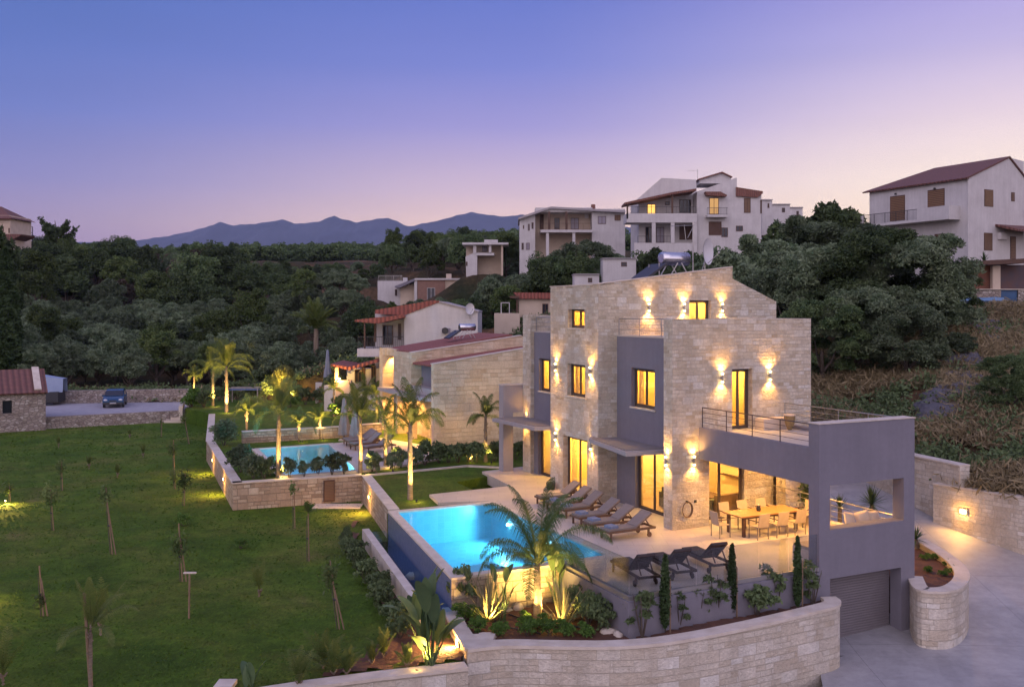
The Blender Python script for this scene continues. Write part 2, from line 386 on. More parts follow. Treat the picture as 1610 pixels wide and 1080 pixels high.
# ------------------------------------------------------------------ main villa (local axes: x along the short side, y along the long front, z up)
villa = empty('villa', 'large cream stone villa with grey plaster bays and covered terrace beside the big pool', 'house', O, RZ)
ROOMW = plain('warm_room_wall', (.80,.62,.36), (.76,.58,.33), 1.2, .9)
ROOMF = plain('room_floor', (.52,.40,.26), (.46,.35,.22), 1.5, .4)
def curtain_mat():
    t = NT('curtain_linen'); t.n.remove(t.b); d = t.node('ShaderNodeBsdfDiffuse', Color=(.85,.72,.45,1)); s_ = t.node('ShaderNodeBsdfTranslucent', Color=(.85,.70,.42,1))
    mx = t.node('ShaderNodeMixShader', i0=.7, i1=d.outputs[0], i2=s_.outputs[0]); t.l.new(mx.outputs[0], t.out.inputs[0]); return t.m
CURT = curtain_mat()
def wpart(axis, c):
    """maps (u outward-depth w, z) to local coordinates; w>0 goes inside the wall"""
    return (lambda u, w, z: (c+w, u, z)) if axis == 'x' else (lambda u, w, z: (u, c+w, z))
def bx(mb, f, u0, w0, z0, u1, w1, z1):
    a = f(u0, w0, z0); b = f(u1, w1, z1); mb.box(*a, *b)
def window(parent, axis, c, u0, u1, z0, z1, leaves=2, rec=.2, sill=True, room=1.6, power=22, curtain=True, door=False, fw=.07, split=None, mat=None, name=None, pane=None):
    f = wpart(axis, c); m = MB()
    bx(m, f, u0+.002, rec, z0, u0+fw, rec+.08, z1); bx(m, f, u1-fw, rec, z0, u1-.002, rec+.08, z1)
    bx(m, f, u0+fw, rec, z1-fw, u1-fw, rec+.08, z1-.002); bx(m, f, u0+fw, rec, z0+.002, u1-fw, rec+.08, z0+fw)
    fr = m.build(name or ('glazed_door' if door else 'window'), mat or FRAME, parent)
    w = (u1-u0-2*fw)/leaves
    for i in range(leaves):
        a = u0+fw+i*w; b = a+w; g = MB(); s = .055
        bx(g, f, a+.004, rec+.02, z0+fw+.004, a+s, rec+.065, z1-fw-.004); bx(g, f, b-s, rec+.02, z0+fw+.004, b-.004, rec+.065, z1-fw-.004)
        bx(g, f, a+s, rec+.02, z1-fw-s, b-s, rec+.065, z1-fw-.004); bx(g, f, a+s, rec+.02, z0+fw+.004, b-s, rec+.065, z0+fw+s)
        sash = g.build('sash', mat or FRAME, fr)
        g = MB(); bx(g, f, a+s, rec+.038, z0+fw+s, b-s, rec+.046, z1-fw-s); g.build('pane', pane or WGLASS, fr)
    if sill:
        g = MB(); bx(g, f, u0-.06, -.05, z0-.07, u1+.06, rec, z0-.003); g.build('sill', CAP, fr)
    if room:
        g = MB(); e = .5; d0 = rec+.12; d1 = d0+room
        bx(g, f, u0-e, d0, z0-(.05 if door else .5), u1+e, d1, z1+.35)
        g.f = [q[::-1] for q in g.f]
        # drop the face towards the window
        keep = []
        for q in g.f:
            cs = [g.v[i] for i in q]; k = 0 if axis == 'x' else 1
            if all(abs(p[k]-(c+d0)) < 1e-5 for p in cs): continue
            keep.append(q)
        g.f = keep; g.build('room_shell', ROOMW, parent)
        # wall return around the opening so no light leaks
        g = MB(); bx(g, f, u0-e, d0-.02, z0-.6, u0+.02, d0, z1+.4); bx(g, f, u1-.02, d0-.02, z0-.6, u1+e, d0, z1+.4)
        bx(g, f, u0, d0-.02, z1-.02, u1, d0, z1+.4); bx(g, f, u0, d0-.02, z0-.6, u1, d0, z0+.02); g.build('room_lining', ROOMW, parent)
        p = f((u0+u1)/2, d0+room*.5, z1+.1); light('POINT', p, power*14, (1, .60, .10), parent, .18, name='room_light')
        if curtain:
            for a, b in ((u0+.05, u0+.05+(u1-u0)*.2), (u1-.05-(u1-u0)*.2, u1-.05)):
                g = MB(); n = 24; vs = []
                for i in range(n+1):
                    u = a+(b-a)*i/n; ww = rec+.2+.018*math.sin(i*1.3)
                    vs += [f(u, ww, z0+.02), f(u, ww, z1-.02)]
                g.add(vs, [(2*i, 2*i+2, 2*i+3, 2*i+1) for i in range(n)], smooth=True); g.build('curtain', CURT, parent)
    return fr
def sconce(parent, axis, c, u, z, energy=16, label=None, updown=True, out=-1):
    """up-and-down wall lamp on a facade whose outside is the negative axis"""
    f = wpart(axis, c); m = MB(); p = f(u, -.085, z); m.lathe([(0,-.12),(.035,-.12),(.035,.12),(0,.12)], p, 14, False)
    bx(m, f, u-.03, -.045, z-.04, u+.03, 0, z+.04); b = m.build('wall_lamp', STEEL, parent)
    for sg in (1,-1): g = MB(); g.ball((p[0],p[1],p[2]+.15*sg), .042, 12, 8); g.build('lamp_lens', LAMPGLOW, b)
    inn = Vector(f(0, 1, 0))-Vector(f(0, 0, 0))
    up = Vector(f(u, -.10, z+.20)); dn = Vector(f(u, -.10, z-.20))
    light('SPOT', up, energy*6.3, WARM, b, .025, 135, 1.0, Vector((0,0,1))+inn*.05)
    light('SPOT', dn, energy*6.3, WARM, b, .025, 135, 1.0, Vector((0,0,-1))+inn*.05)
    return b
# stone block (near corner)
m = MB(); m.wall('y', 0, .55, [(0,0),(1.67,0),(1.67,2.55),(5.36,2.55),(5.36,-1.5),(6.65,-1.5),(6.65,7.75),(0,7.75)], [[(2.74,3.53),(3.71,3.53),(3.71,5.84),(2.74,5.84)]])
m.box(6.1,.55,-1.5, 6.65,9.6,7.75)
m.wall('y', .72, 1.0, [(3.9,0),(5.36,0),(5.36,2.546),(3.9,2.546)])
m.build('stone_wall', S_HOUSE, villa)
m = MB(); m.box(1.673,.553,2.45, 6.09,1.25,2.55); m.build('ceiling_soffit', PLASTL, villa)
# stone tower
m = MB(); m.wall('x', 0, .35, [(5.31,0),(6.25,0),(6.25,2.5),(8.4,2.5),(8.4,0),(9.6,0),(9.6,9.12),(5.31,9.15)],
   [[(6.41,4.3),(8.0,4.3),(8.0,5.72),(6.41,5.72)], [(6.47,7.3),(7.92,7.3),(7.92,8.12),(6.47,8.12)]])
m.wall('y', 5.31, 5.66, [(.35,0),(9.52,0),(9.52,8.48),(7.0,9.50),(7.0,10.0),(.35,9.19)], [[(4.64,6.6),(5.81,6.6),(5.81,8.52),(4.64,8.52)]])
m.wall('y', 9.3, 9.6, [(.35,0),(9.52,0),(9.52,8.48),(7.0,9.50),(7.0,9.9),(.35,9.10)])
m.box(9.2,5.66,0, 9.52,9.3,8.45)
m.build('tower_wall', S_HOUSE, villa)
m = MB(); m.wall('y', 5.665, 9.295, [(.352,8.75),(7.0,9.55),(7.0,9.72),(.352,8.95)]); m.wall('y', 5.665, 9.295, [(7.003,9.3),(9.5,8.3),(9.5,8.45),(7.003,9.48)]); m.build('roof', plain('grey_roof_membrane', (.14,.13,.15), (.19,.18,.2), 3, .8), villa)
m = MB(); m.wall('y', 5.27, 5.70, [(-.03,9.155),(6.98,10.005),(6.98,10.05),(-.03,9.20)]); m.box(-.03,5.70,9.13,.40,9.62,9.18); m.build('parapet_capping', CAP, villa)
# far stone fin
m = MB(); m.box(.7,13.05,0, 6.2,13.9,7.83); m.build('stone_fin', S_HOUSE, villa)
# grey plaster bays
m = MB(); m.wall('x', .92, 1.2, [(.55,2.55),(3.9,2.55),(3.9,0),(5.31,0),(5.31,7.0),(.55,7.0)], [[(2.5,4.13),(4.2,4.13),(4.2,5.72),(2.5,5.72)]])
m.build('plaster_wall', PLAST, villa); m = MB()
m.wall('x', .9, 1.2, [(9.6,0),(9.9,0),(9.9,2.5),(12.6,2.5),(12.6,0),(13.05,0),(13.05,7.0),(9.6,7.0)], [[(11.0,4.13),(12.5,4.13),(12.5,5.72),(11.0,5.72)]])
m.build('plaster_wall', PLAST, villa)
m = MB(); m.box(.9,.553,6.98, 6.097,5.308,7.03); m.box(.9,9.603,6.98, 6.1,13.047,7.03); m.build('roof_terrace_floor', DECK, villa)
m = MB(); m.tube([(.98,5.22,2.6),(.98,5.22,6.95)], .035, 8); m.build('downpipe', STEEL, villa)
def railing(pts, h, parent=None, name='railing', mat=STEEL, rails=4, post=1.25, base=0.0, r=.022):
    m = MB()
    for a, b in zip(pts[:-1], pts[1:]):
        a = Vector(a); b = Vector(b); L = (b-a).length; n = max(1, round(L/post))
        for i in range(n+1):
            p = a.lerp(b, i/n); m.bar(p, p+Vector((0,0,h)), .035, .012, up=(b-a))
        for k in range(rails):
            z = h*(k+1)/rails; m.tube([a+Vector((0,0,z)), b+Vector((0,0,z))], r if k == rails-1 else r*.45, 6)
    return m.build(name, mat, parent)
railing([(1.0,.6,7.03),(1.0,5.28,7.03)], .7, villa, post=1.5, rails=3); railing([(1.0,9.65,7.03),(1.0,13.0,7.03)], .7, villa, post=1.5, rails=3)
# portal at the far end
m = MB(); m.box(-.35,14.0,0, .2,14.5,4.3); m.box(.2,14.0,2.95, 1.6,14.35,4.3); m.build('portal_frame', PLASTL, villa)
m = MB(); m.box(-.38,13.97,4.3,.23,14.53,4.34); m.box(.23,13.97,4.3,1.63,14.38,4.34); m.build('portal_capping', CAP, villa)
# canopies
def canopy(pts, z, th=.16):
    loc = [HL(p) for p in pts]; m = MB(); m.prism(loc, z-th, z); o = m.build('canopy', PLASTL, villa)
    ins = MB(); c = (sum(p[0] for p in loc)/len(loc), sum(p[1] for p in loc)/len(loc)); q = [(c[0]+(p[0]-c[0])*.86, c[1]+(p[1]-c[1])*.9) for p in loc]
    ins.prism(q, z+.002, z+.03); ins.build('canopy_gravel', plain('canopy_top_grey', (.24,.21,.19), (.18,.16,.15), 4, .9), o)
    return o
zc = 2.72
c1 = [G(916,690,zc), G(984,711,zc)]; l1 = [HL(p) for p in c1]
canopy([H(0.0-.005,l1[0][1]+.5), H(l1[0][0]*.55,l1[0][1]), G(984,711,zc), H(.915,1.35), H(.915,5.3), H(-.005,5.305)], zc)
l2 = [HL(G(790,651,zc)), HL(G(840,667,zc))]

canopy([H(-1.0,13.9), H(-.75,9.75), H(-.01,9.62), H(.895,9.62), H(.895,13.04), H(.69,13.04), H(.69,13.9)], zc)
# windows
window(villa, 'x', 0, 6.41, 8.0, 4.3, 5.72, power=20); window(villa, 'x', 0, 6.47, 7.92, 7.3, 8.12, power=14, curtain=False)
window(villa, 'x', .92, 2.5, 4.2, 4.13, 5.72, power=26, rec=.16); window(villa, 'x', .9, 11.0, 12.5, 4.13, 5.72, power=20, rec=.16, curtain=False)
window(villa, 'y', 0, 2.74, 3.71, 3.53, 5.84, door=True, power=26, sill=False, rec=.25, curtain=False); window(villa, 'y', 5.31, 4.64, 5.81, 6.9, 8.52, power=20, sill=False, curtain=False)
window(villa, 'x', 0, 6.25, 8.4, 0.0, 2.5, door=True, room=2.6, power=60, sill=False, rec=.25)
window(villa, 'x', .9, 9.9, 12.6, 0.0, 2.5, door=True, room=2.6, power=60, sill=False, rec=.16)
# living room: one shell open to both glass fronts
g = MB(); g.box(1.3,1.12,-.01, 6.08,5.29,2.62); g.f = [q[::-1] for q in g.f]
g.f = [q for q in g.f if not (all(abs(g.v[i][0]-1.3) < 1e-4 for i in q) or all(abs(g.v[i][1]-1.12) < 1e-4 for i in q) or all(abs(g.v[i][2]+.01) < 1e-4 for i in q))]
g.build('living_room_shell', ROOMW, villa)
g = MB(); g.box(1.22,1.02,-.05, 6.08,5.29,.005); g.build('living_room_floor', ROOMF, villa)
g = MB(); g.box(1.22,1.02,2.56, 6.08,5.29,2.66); g.box(1.22,3.9,0, 1.3,5.29,2.56); g.box(4.0,1.02,0,6.08,1.12,2.56); g.build('room_ceiling', ROOMW, villa)
window(villa, 'x', .92, .6, 3.9, 0.0, 2.55, leaves=3, door=True, room=0, sill=False, rec=.15)
window(villa, 'y', .72, 1.7, 3.88, 0.0, 2.45, leaves=2, door=True, room=0, sill=False, rec=.1)
for p in ((2.4,2.3,2.45),(4.6,2.4,2.45),(2.4,4.2,2.45),(4.6,4.2,2.45)): light('POINT', p, 210, (1,.62,.17), villa, .12, name='room_light')
# terrace box with garage
m = MB(); m.wall('y', -6.19, -5.73, [(1.2,-3.4),(1.65,-3.4),(1.65,-.39),(4.75,-.39),(4.75,-3.4),(5.36,-3.4),(5.36,4.5),(1.2,4.5)], [[(1.65,1.15),(4.87,1.15),(4.87,2.55),(1.65,2.55)]])
m.box(1.2,-5.73,2.55, 1.42,0,3.72); m.box(5.14,-5.73,2.55, 5.36,0,3.66); m.box(1.2,-5.73,-3.4,1.5,-5.2,-.015)
m.build('terrace_wall', PLAST, villa)
m = MB(); m.box(1.42,-5.73,2.553, 5.14,-.003,2.9); m.build('terrace_ceiling', PLASTL, villa)
m = MB(); m.box(1.42,-5.73,3.3, 5.14,-.003,3.52); m.build('terrace_floor', DECK, villa)
m = MB(); m.box(1.17,-6.22,4.5, 5.39,-5.70,4.53); m.build('parapet_capping', CAP, villa)
railing([(1.3,-.08,3.72),(1.3,-5.7,3.72)], .74, villa, mat=plain('bronze_rail', (.10,.07,.06), None, rough=.4, metal=.6), r=.02)
railing([(5.25,-.08,3.66),(5.25,-5.7,3.66)], .8, villa)
railing([(5.2,.6,.35),(5.2,-5.7,.35)], .8, villa, post=1.7)
m = MB(); m.box(5.05,-5.73,-.6, 5.36,.70,.35); m.build('bench_wall', CREAM, villa)
# garage door
m = MB(); n = 26
for i in range(n): z = -2.62+i*(2.2/n); m.box(1.66,-5.70,z+.004, 4.74,-5.66,z+2.2/n-.012); m.box(1.66,-5.675,z,4.74,-5.65,z+2.2/n)
m.build('garage_door', plain('garage_slats', (.175,.155,.16), (.16,.14,.145), 2, .45), villa)
m = MB(); m.box(1.2,-5.73,-3.4, 5.36,-5.60,-2.66); m.build('garage_threshold', PLASTL, villa)
# wall lamps
for u, z in ((8.98,5.50),(5.86,5.50),(8.98,2.36),(5.82,2.36)): sconce(villa, 'x', 0, u, z, 15)
sconce(villa, 'x', .7, 13.5, 2.55, 13)
sconce(villa, 'x', 0, .30, 2.50, 15)
for u, z in ((2.22,5.53),(4.52,5.55),(.92,2.50)): sconce(villa, 'y', 0, u, z, 17)
for u in (2.48,4.31,6.38): sconce(villa, 'y', 5.31, u, 8.20, 15)
# ceiling spots over the dining terrace
for p in ((2.3,-1.6),(4.3,-1.6),(2.3,-4.0),(4.3,-4.0)):
    g = MB(); g.lathe([(.0,.0),(.06,.0),(.06,-.012),(0,-.012)], (p[0],p[1],2.55), 12, False); b = g.build('ceiling_lamp', LAMPGLOW, villa)
    light('SPOT', (p[0],p[1],2.5), 330, WARM, b, .05, 150, .6, (0,0,-1))
light('SPOT', (4.6,.45,2.35), 90, WARM, villa, .05, 130, .6, (0,.2,-1))
# hillside glow lamp inside the window of the terrace box handled by ceiling lamps
# satellite dish, water heater, aerial
def solar_heater(loc, rz, label, s=1.0):
    r = empty('solar_water_heater', label, 'water heater', loc, rz)
    m = MB(); m.tube([(-.72,0,.95),(-.7,0,.95),(.7,0,.95),(.72,0,.95)], [.2,.3,.3,.2], 20); m.build('tank', plain('polished_tank', (.55,.53,.56), None, rough=.22, metal=.95), r)
    m = MB(); m.obox((-1.35,0,.35),(1,0,.62),(0,1,0),(-.62,0,1),.62,.62,.05); m.build('solar_panel', plain('solar_black', (.02,.018,.022), None, rough=.45), r)
    m = MB()
    for y in (-.4,.4): m.bar((-.6,y,0),(-.1,y,.75),.04); m.bar((.6,y,0),(.1,y,.75),.04); m.bar((-1.1,y,.7),(-1.1,y,-.05),.04)
    m.build('stand', STEEL, r); r.scale = (s,)*3
    return r
q = H(3.0, 6.6, 9.35); solar_heater(H(4.75, 6.6, 9.45), RZ, 'shiny steel solar water heater tank with black panel on the villa roof')
def dish(loc, rz, label, s=1.0):
    r = empty('satellite_dish', label, 'satellite dish', loc, rz)
    m = MB(); n = 24; vs = [(0,0,0)]; fs = []
    for j in range(1, 6):
        q = .55*j/5
        for k in range(n): a = 2*math.pi*k/n; vs.append((q*math.cos(a), -.5*q*q, q*math.sin(a)*1.1))
    fs += [(0, 1+k, 1+(k+1) % n) for k in range(n)]
    for j in range(4):
        for k in range(n): fs.append((1+j*n+k, 1+(j+1)*n+k, 1+(j+1)*n+(k+1)%n, 1+j*n+(k+1)%n))
    vs = [Vector((x, y, z+1.05)) for x, y, z in vs]; m.add(vs, fs, smooth=True); m.add([v+Vector((0,.012,0)) for v in vs], [f[::-1] for f in fs], smooth=True)
    m.build('reflector', plain('dish_white', (.62,.60,.60), None, rough=.4), r)
    m = MB(); m.tube([(0,.03,0),(0,.03,1.05)], .03, 8); m.bar((0,-.1,.5),(0,-.65,.95),.025); m.ball((0,-.66,.98),.06,8,6); m.bar((-.25,.1,0),(0,.05,.6),.025); m.bar((.25,.1,0),(0,.05,.6),.025); m.build('mount', STEEL, r)
    r.scale = (s,)*3; return r
dish(H(6.25,6.3,9.7), R(54), 'white satellite dish on the villa roof beside the steel tank', 1.0)
def aerial(loc, rz, label, h=2.0, s=1.0):
    r = empty('television_aerial', label, 'aerial', loc, rz)
    m = MB(); m.tube([(0,0,0),(0,0,h)], .032, 6); m.build('mast', STEEL, r)
    m = MB(); m.bar((-1.3,0,h-.25),(.2,0,h-.15),.02)
    for i in range(12): x = -1.25+i*.11; z = h-.245+i*.007; m.bar((x,-.2,z),(x,.2,z),.018)
    m.bar((0,0,h-.25),(-.3,0,h-.75),.015); m.bar((-.5,0,h-.15),(-.4,0,h-.85),.02); m.build('antenna', STEEL, r)
    r.scale = (s,)*3; return r
aerial(H(6.0,6.9,9.6), RZ, 'spiky television aerial on a thin mast between the tank and the dish', 2.55)
# ------------------------------------------------------------------ deck, pool
deck_poly = [H(-5.62,-6.0), H(1.19,-6.0), H(1.19,-5.72), H(5.04,-5.72), H(5.04,.72), H(3.89,.72), H(3.89,.9), H(1.25,.9), H(1.25,3.9), H(1.25,14.0), H(3,15.3), G(758,741), G(802,763.6), G(674.9,777), G(689,789.7), H(-3.62,7.72), H(-3.62,-2.27), H(-5.62,-2.27)]
def poly2(ps): return [(p[0], p[1]) for p in ps]
m = MB(); m.prism(poly2(deck_poly), -.5, 0); o = m.build('pool_deck', DECK); tag(o, kind='structure')
P1, P2, P3, P4 = (-3.64,7.7), (-8.4,7.7), (-9.62,-2.25), (-3.64,-2.25)   # outer pool outline (t,s)
TILE = None
def tile_mat():
    t = NT('pool_tile'); t.set(Roughness=.3); v = t.tc.outputs['UV']
    x = t.node('ShaderNodeTexBrick', Vector=v, Scale=1.0, i1=(.20,.52,.66,1), i2=(.26,.60,.72,1), i3=(.30,.62,.72,1)); x.offset = 0
    x.inputs['Mortar Size'].default_value = .008; x.inputs['Brick Width'].default_value = .3; x.inputs['Row Height'].default_value = .3; t.color(x.outputs[0]); return t.m
TILE = tile_mat()
EDGE = plain('grey_blue_tile', (.13,.15,.225), (.16,.18,.26), 6, .18); BASINB = plain('blue_basin_tile', (.05,.16,.36), (.06,.19,.40), 3, .3)
def water_mat(name, tint, gloss=.03, wave=3.0):
    t = NT(name); t.n.remove(t.b); v = t.mapped('Object')
    h = t.math('ADD', t.noise(v, wave, 3), t.math('MULTIPLY', t.noise(v, wave*3, 2), .3))
    bp = t.node('ShaderNodeBump', Height=h, Strength=.5, Distance=.02).outputs[0]
    tr = t.node('ShaderNodeBsdfTransparent', Color=(*tint, 1)); gl = t.node('ShaderNodeBsdfGlossy', Color=(.95,.97,1,1), Roughness=.03, Normal=bp)
    fr = t.node('ShaderNodeFresnel', IOR=1.33, Normal=bp).outputs[0]
    f = t.math('MULTIPLY_ADD', fr, .3, gloss)
    mx = t.node('ShaderNodeMixShader', i0=f, i1=tr.outputs[0], i2=gl.outputs[0]); t.l.new(mx.outputs[0], t.out.inputs[0]); return t.m
WATER = water_mat('clear_pool_water', (.55,.90,.96)); WATERD = water_mat('dark_basin_water', (.6,.8,.95), .05)
def inset(poly, d):
    c = Vector((sum(p[0] for p in poly)/len(poly), sum(p[1] for p in poly)/len(poly))); out = []
    n = len(poly)
    for i in range(n):
        a = Vector(poly[i-1][:2]); b = Vector(poly[i][:2]); e = Vector(poly[(i+1)%n][:2])
        d1 = (b-a).normalized(); d2 = (e-b).normalized(); n1 = Vector((-d1.y, d1.x)); n2 = Vector((-d2.y, d2.x))
        if n1.dot(c-b) < 0: n1 = -n1
        if n2.dot(c-b) < 0: n2 = -n2
        bis = (n1+n2).normalized(); out.append(tuple(b+bis*(d/max(.3, bis.dot(n1)))))
    return out
def shell(poly, z0, z1, name, mat_, parent):
    """inside faces of a basin: floor and walls"""
    n = len(poly); poly = poly if sum(poly[i][0]*poly[(i+1)%n][1]-poly[(i+1)%n][0]*poly[i][1] for i in range(n)) > 0 else poly[::-1]; vs = [(p[0],p[1],z0) for p in poly]+[(p[0],p[1],z1) for p in poly]
    fs = [tuple(range(n))]+[((i+1)%n, i, n+i, n+(i+1)%n) for i in range(n)]
    m = MB(); m.add(vs, fs); 
    nn = Vector((0,0,0)); a = [Vector(vs[i]) for i in range(3)]
    if (a[1]-a[0]).cross(a[2]-a[0]).z < 0: m.f = [f[::-1] for f in m.f]
    return m.build(name, mat_, parent)
def pool_build(outer, label, coping, depth, lamps, power, wd=.32, z=0.0, cop_h=.06, water_drop=.07, color=(.30,.80,1.0)):
    r = empty('swimming_pool', label, 'swimming pool', (0,0,0))
    inner = inset(outer, wd)
    m = MB(); m.prism(outer, z-.6 if coping is None else z-depth-.3, z-cop_h, [inner]); 
    return r, inner, m
outer = poly2([H(*p) for p in (P1,P2,P3,P4)]); 
pool = empty('swimming_pool', 'large glowing blue infinity pool in front of the big villa', 'swimming pool')
inner = inset(outer, .33)
m = MB(); m.prism(outer, -.07, 0.0, [inner]); m.build('coping', CAP, pool)
shell(inner, -1.45, -.068, 'pool_basin', TILE, pool)
m = MB(); m.prism(inner, -.082, -.078); 
m = MB(); m.add([(p[0],p[1],-.06) for p in inner], [(0,1,2,3)]); m.build('water', WATER, pool)
# outside walls of the pool body
def strip(a, b, th, z0, z1, side=1):
    a = Vector((a[0],a[1])); b = Vector((b[0],b[1])); d = (b-a).normalized(); nn = Vector((-d.y, d.x))*side*th
    return [tuple(a), tuple(b), tuple(b+nn), tuple(a+nn)]
m = MB(); m.prism([outer[1], outer[2], inner[2], inner[1]], -3.2, -.073); m.build('infinity_wall', EDGE, pool)
m = MB(); m.prism([outer[2], outer[3], inner[3], inner[2]], -3.2, -.073); m.build('stone_side', S_GARDEN, pool)
# a bench step along the near wall
ii = inset(outer, .33)
sA = Vector(inner[2]); sB = Vector(inner[3]); al = (sB-sA)
stepp = [tuple(sA), tuple(sA+al*.42), tuple(sA+al*.42+Vector((BY.x,BY.y))*2.4), tuple(sA+(Vector(inner[1])-sA).normalized()*2.1)]
m = MB(); m.prism(stepp, -1.44, -.45); m.build('pool_step', plain('pale_pool_step', (.45,.72,.80), (.5,.76,.83), 3, .4), pool)
POOLC = (.22,.72,1.0)
def pool_lamp(p, d, parent, power, col=POOLC):
    m = MB(); m.ball(p, .06, 10, 6); o = m.build('underwater_lamp', emit('underwater_glow', (.75,.95,1), 30), parent)
    light('SPOT', Vector(p)+Vector(d).normalized()*.14, power, col, o, .1, 165, .5, d)
for s_ in (5.6,2.2,-1.0): pool_lamp(H(-4.05,s_,-.55), -BX-Vector((0,0,.08)), pool, 420)
pool_lamp(H(-5.6,-1.85,-.55), BY, pool, 70)
# catch basin below the infinity edge
b1, b2 = (-9.35,8.1), (-10.75,-2.6)
bo = poly2([H(P2[0]-.0,8.1), H(*b1), H(*b2), H(-9.7,-2.6)])
m = MB()
cb = empty('catch_basin', 'narrow dark overflow basin below the infinity edge of the main pool', 'basin')
bi = [bo[0], tuple(Vector(bo[1])+Vector((BX.x,BX.y))*.28), tuple(Vector(bo[2])+Vector((BX.x,BX.y))*.28), bo[3]]
m = MB(); m.prism([bi[1], bo[1], bo[2], bi[2]], -2.4, -.72); m.build('basin_wall', CAP, cb)
m = MB(); m.add([(p[0],p[1],-.88) for p in bi], [(0,1,2,3)]); m.build('water', WATERD, cb)
m = MB(); m.add([(p[0],p[1],-1.7) for p in bi], [(0,1,2,3)]); m.build('basin_floor', BASINB, cb)
# deck retaining wall + glass balustrade
m = MB(); m.box(-5.9,-6.28,-3.3, 1.197,-6.0,-.1); m.box(-5.9,-6.0,-3.3,-5.63,-2.26,-.1)
dw = m.build('deck_retaining_wall', PLAST); dw.location = O; dw.rotation_euler = (0,0,RZ); tag(dw, 'low grey plastered wall carrying the glass balustrade at the near edge of the deck', 'wall')
gb = empty('glass_balustrade', 'clear glass balustrade around the near corner of the pool deck', 'balustrade', O, RZ)
m = MB(); m.box(-5.84,-6.2,-.097, 1.19,-6.06,.03); m.box(-5.84,-6.06,-.097,-5.70,-2.3,.03); m.build('base_channel', plain('alloy_channel', (.30,.28,.27), None, rough=.4, metal=.5), gb)
ys = [-5.78+i*(6.96/6) for i in range(7)]
for a, b in zip(ys[:-1], ys[1:]): g = MB(); g.box(a+.012,-6.14,.03,b-.012,-6.12,1.06); g.build('glass_panel', GLASS, gb)
ys = [-6.1+i*(3.8/3) for i in range(4)]
for a, b in zip(ys[:-1], ys[1:]): g = MB(); g.box(-5.78,a+.012,.03,-5.76,b-.012,1.06); g.build('glass_panel', GLASS, gb)
# ------------------------------------------------------------------ walls along paths
def path_wall(name, path, th, zb, zt, mat_, cap=.05, cap_mat=None, label=None, cat='wall', capover=.04, smooth=0, side=1, closed=False):
    """path: list of (x, y[, ztop]); outside line given, thickness to the left (side=1) or right (-1)"""
    P = [Vector((p[0], p[1])) for p in path]; Z = [(p[2] if len(p) > 2 else zt) for p in path]
    if smooth:
        for _ in range(smooth):
            NP = [P[0]]; NZ = [Z[0]]
            for i in range(len(P)-1):
                a, b = P[i], P[i+1]; NP += [a*.75+b*.25, a*.25+b*.75]; NZ += [Z[i]*.75+Z[i+1]*.25, Z[i]*.25+Z[i+1]*.75]
            NP.append(P[-1]); NZ.append(Z[-1]); P, Z = NP, NZ
    n = len(P); nrm = []
    for i in range(n):
        d = (P[min(i+1,n-1)]-P[max(i-1,0)]).normalized()
        nn = Vector((-d.y, d.x))*side
        if 0 < i < n-1:
            d1 = (P[i]-P[i-1]).normalized(); m1 = Vector((-d1.y, d1.x))*side; nn = nn/max(.4, nn.dot(m1))
        nrm.append(nn)
    L = [0]
    for i in range(1, n): L.append(L[-1]+(P[i]-P[i-1]).length)
    def ribbon(off0, off1, zlo, zhi, mb):
        vs = []
        for i in range(n):
            for off, zf in ((off0, zlo), (off1, zlo), (off1, zhi), (off0, zhi)):
                q = P[i]+nrm[i]*off; vs.append((q.x, q.y, zf(i)))
        fs = []; uv = []
        for i in range(n-1):
            a = 4*i; b = a+4; w = off1-off0
            for j in range(4):
                k = (j+1) % 4; f = (a+j, b+j, b+k, a+k); uu = []
                for vi in f:
                    ii = vi//4; c = vi % 4
                    if j in (1, 3): uu.append((L[ii], vs[vi][2]))
                    else: uu.append((L[ii], w if c in (1, 2) else 0))
                fs.append(f if side == 1 else f[::-1]); uv.append(uu if side == 1 else uu[::-1])
        fs.append((0,3,2,1)); uv.append([(0,vs[0][2]),(0,vs[3][2]),(th,vs[2][2]),(th,vs[1][2])])
        e = 4*(n-1); fs.append((e,e+1,e+2,e+3)); uv.append([(0,vs[e][2]),(th,vs[e+1][2]),(th,vs[e+2][2]),(0,vs[e+3][2])])
        fs = [f[::-1] for f in fs]; uv = [u[::-1] for u in uv]
        mb.add(vs, fs, uv)
    zbf = (lambda i: zb) if not callable(zb) else (lambda i: zb(P[i].x, P[i].y))
    m = MB(); ribbon(0, th, zbf, lambda i: Z[i]-cap, m)
    if cap: r = empty(name, label, cat); m.build('stone_face', mat_, r)
    else: o = m.build(name, mat_); tag(o, label, cat); return o, P, Z, nrm
    m = MB(); ribbon(-capover, th+capover, lambda i: Z[i]-cap+.002, lambda i: Z[i], m); m.build('coping', cap_mat or CAP, r)
    return r, P, Z, nrm
def wall_lamp_ground(p, nrm, label, energy=30, group='small lamps set in the garden walls', sz=.09, lampcol=WARM):
    """recessed lamp in a low wall shining out and down"""
    p = Vector(p); nn = Vector(nrm).normalized(); t = Vector((-nn.y, nn.x, 0)); r = empty('recessed_wall_lamp', label, 'wall lamp', p, 0, group)
    m = MB(); m.obox(nn*.015, t, (0,0,1), nn, sz*1.4, sz, .02); m.build('lamp_frame', CAP, r)
    m = MB(); m.obox(nn*.03, t, (0,0,1), nn, sz, sz*.6, .012); m.build('lamp_lens', LAMPGLOW, r)
    light('SPOT', nn*.10, energy, lampcol, r, .06, 150, .8, nn+Vector((0,0,-.9)))
    light('POINT', nn*.25, energy*.16, lampcol, r, .04)
    return r
ZG = -1.35
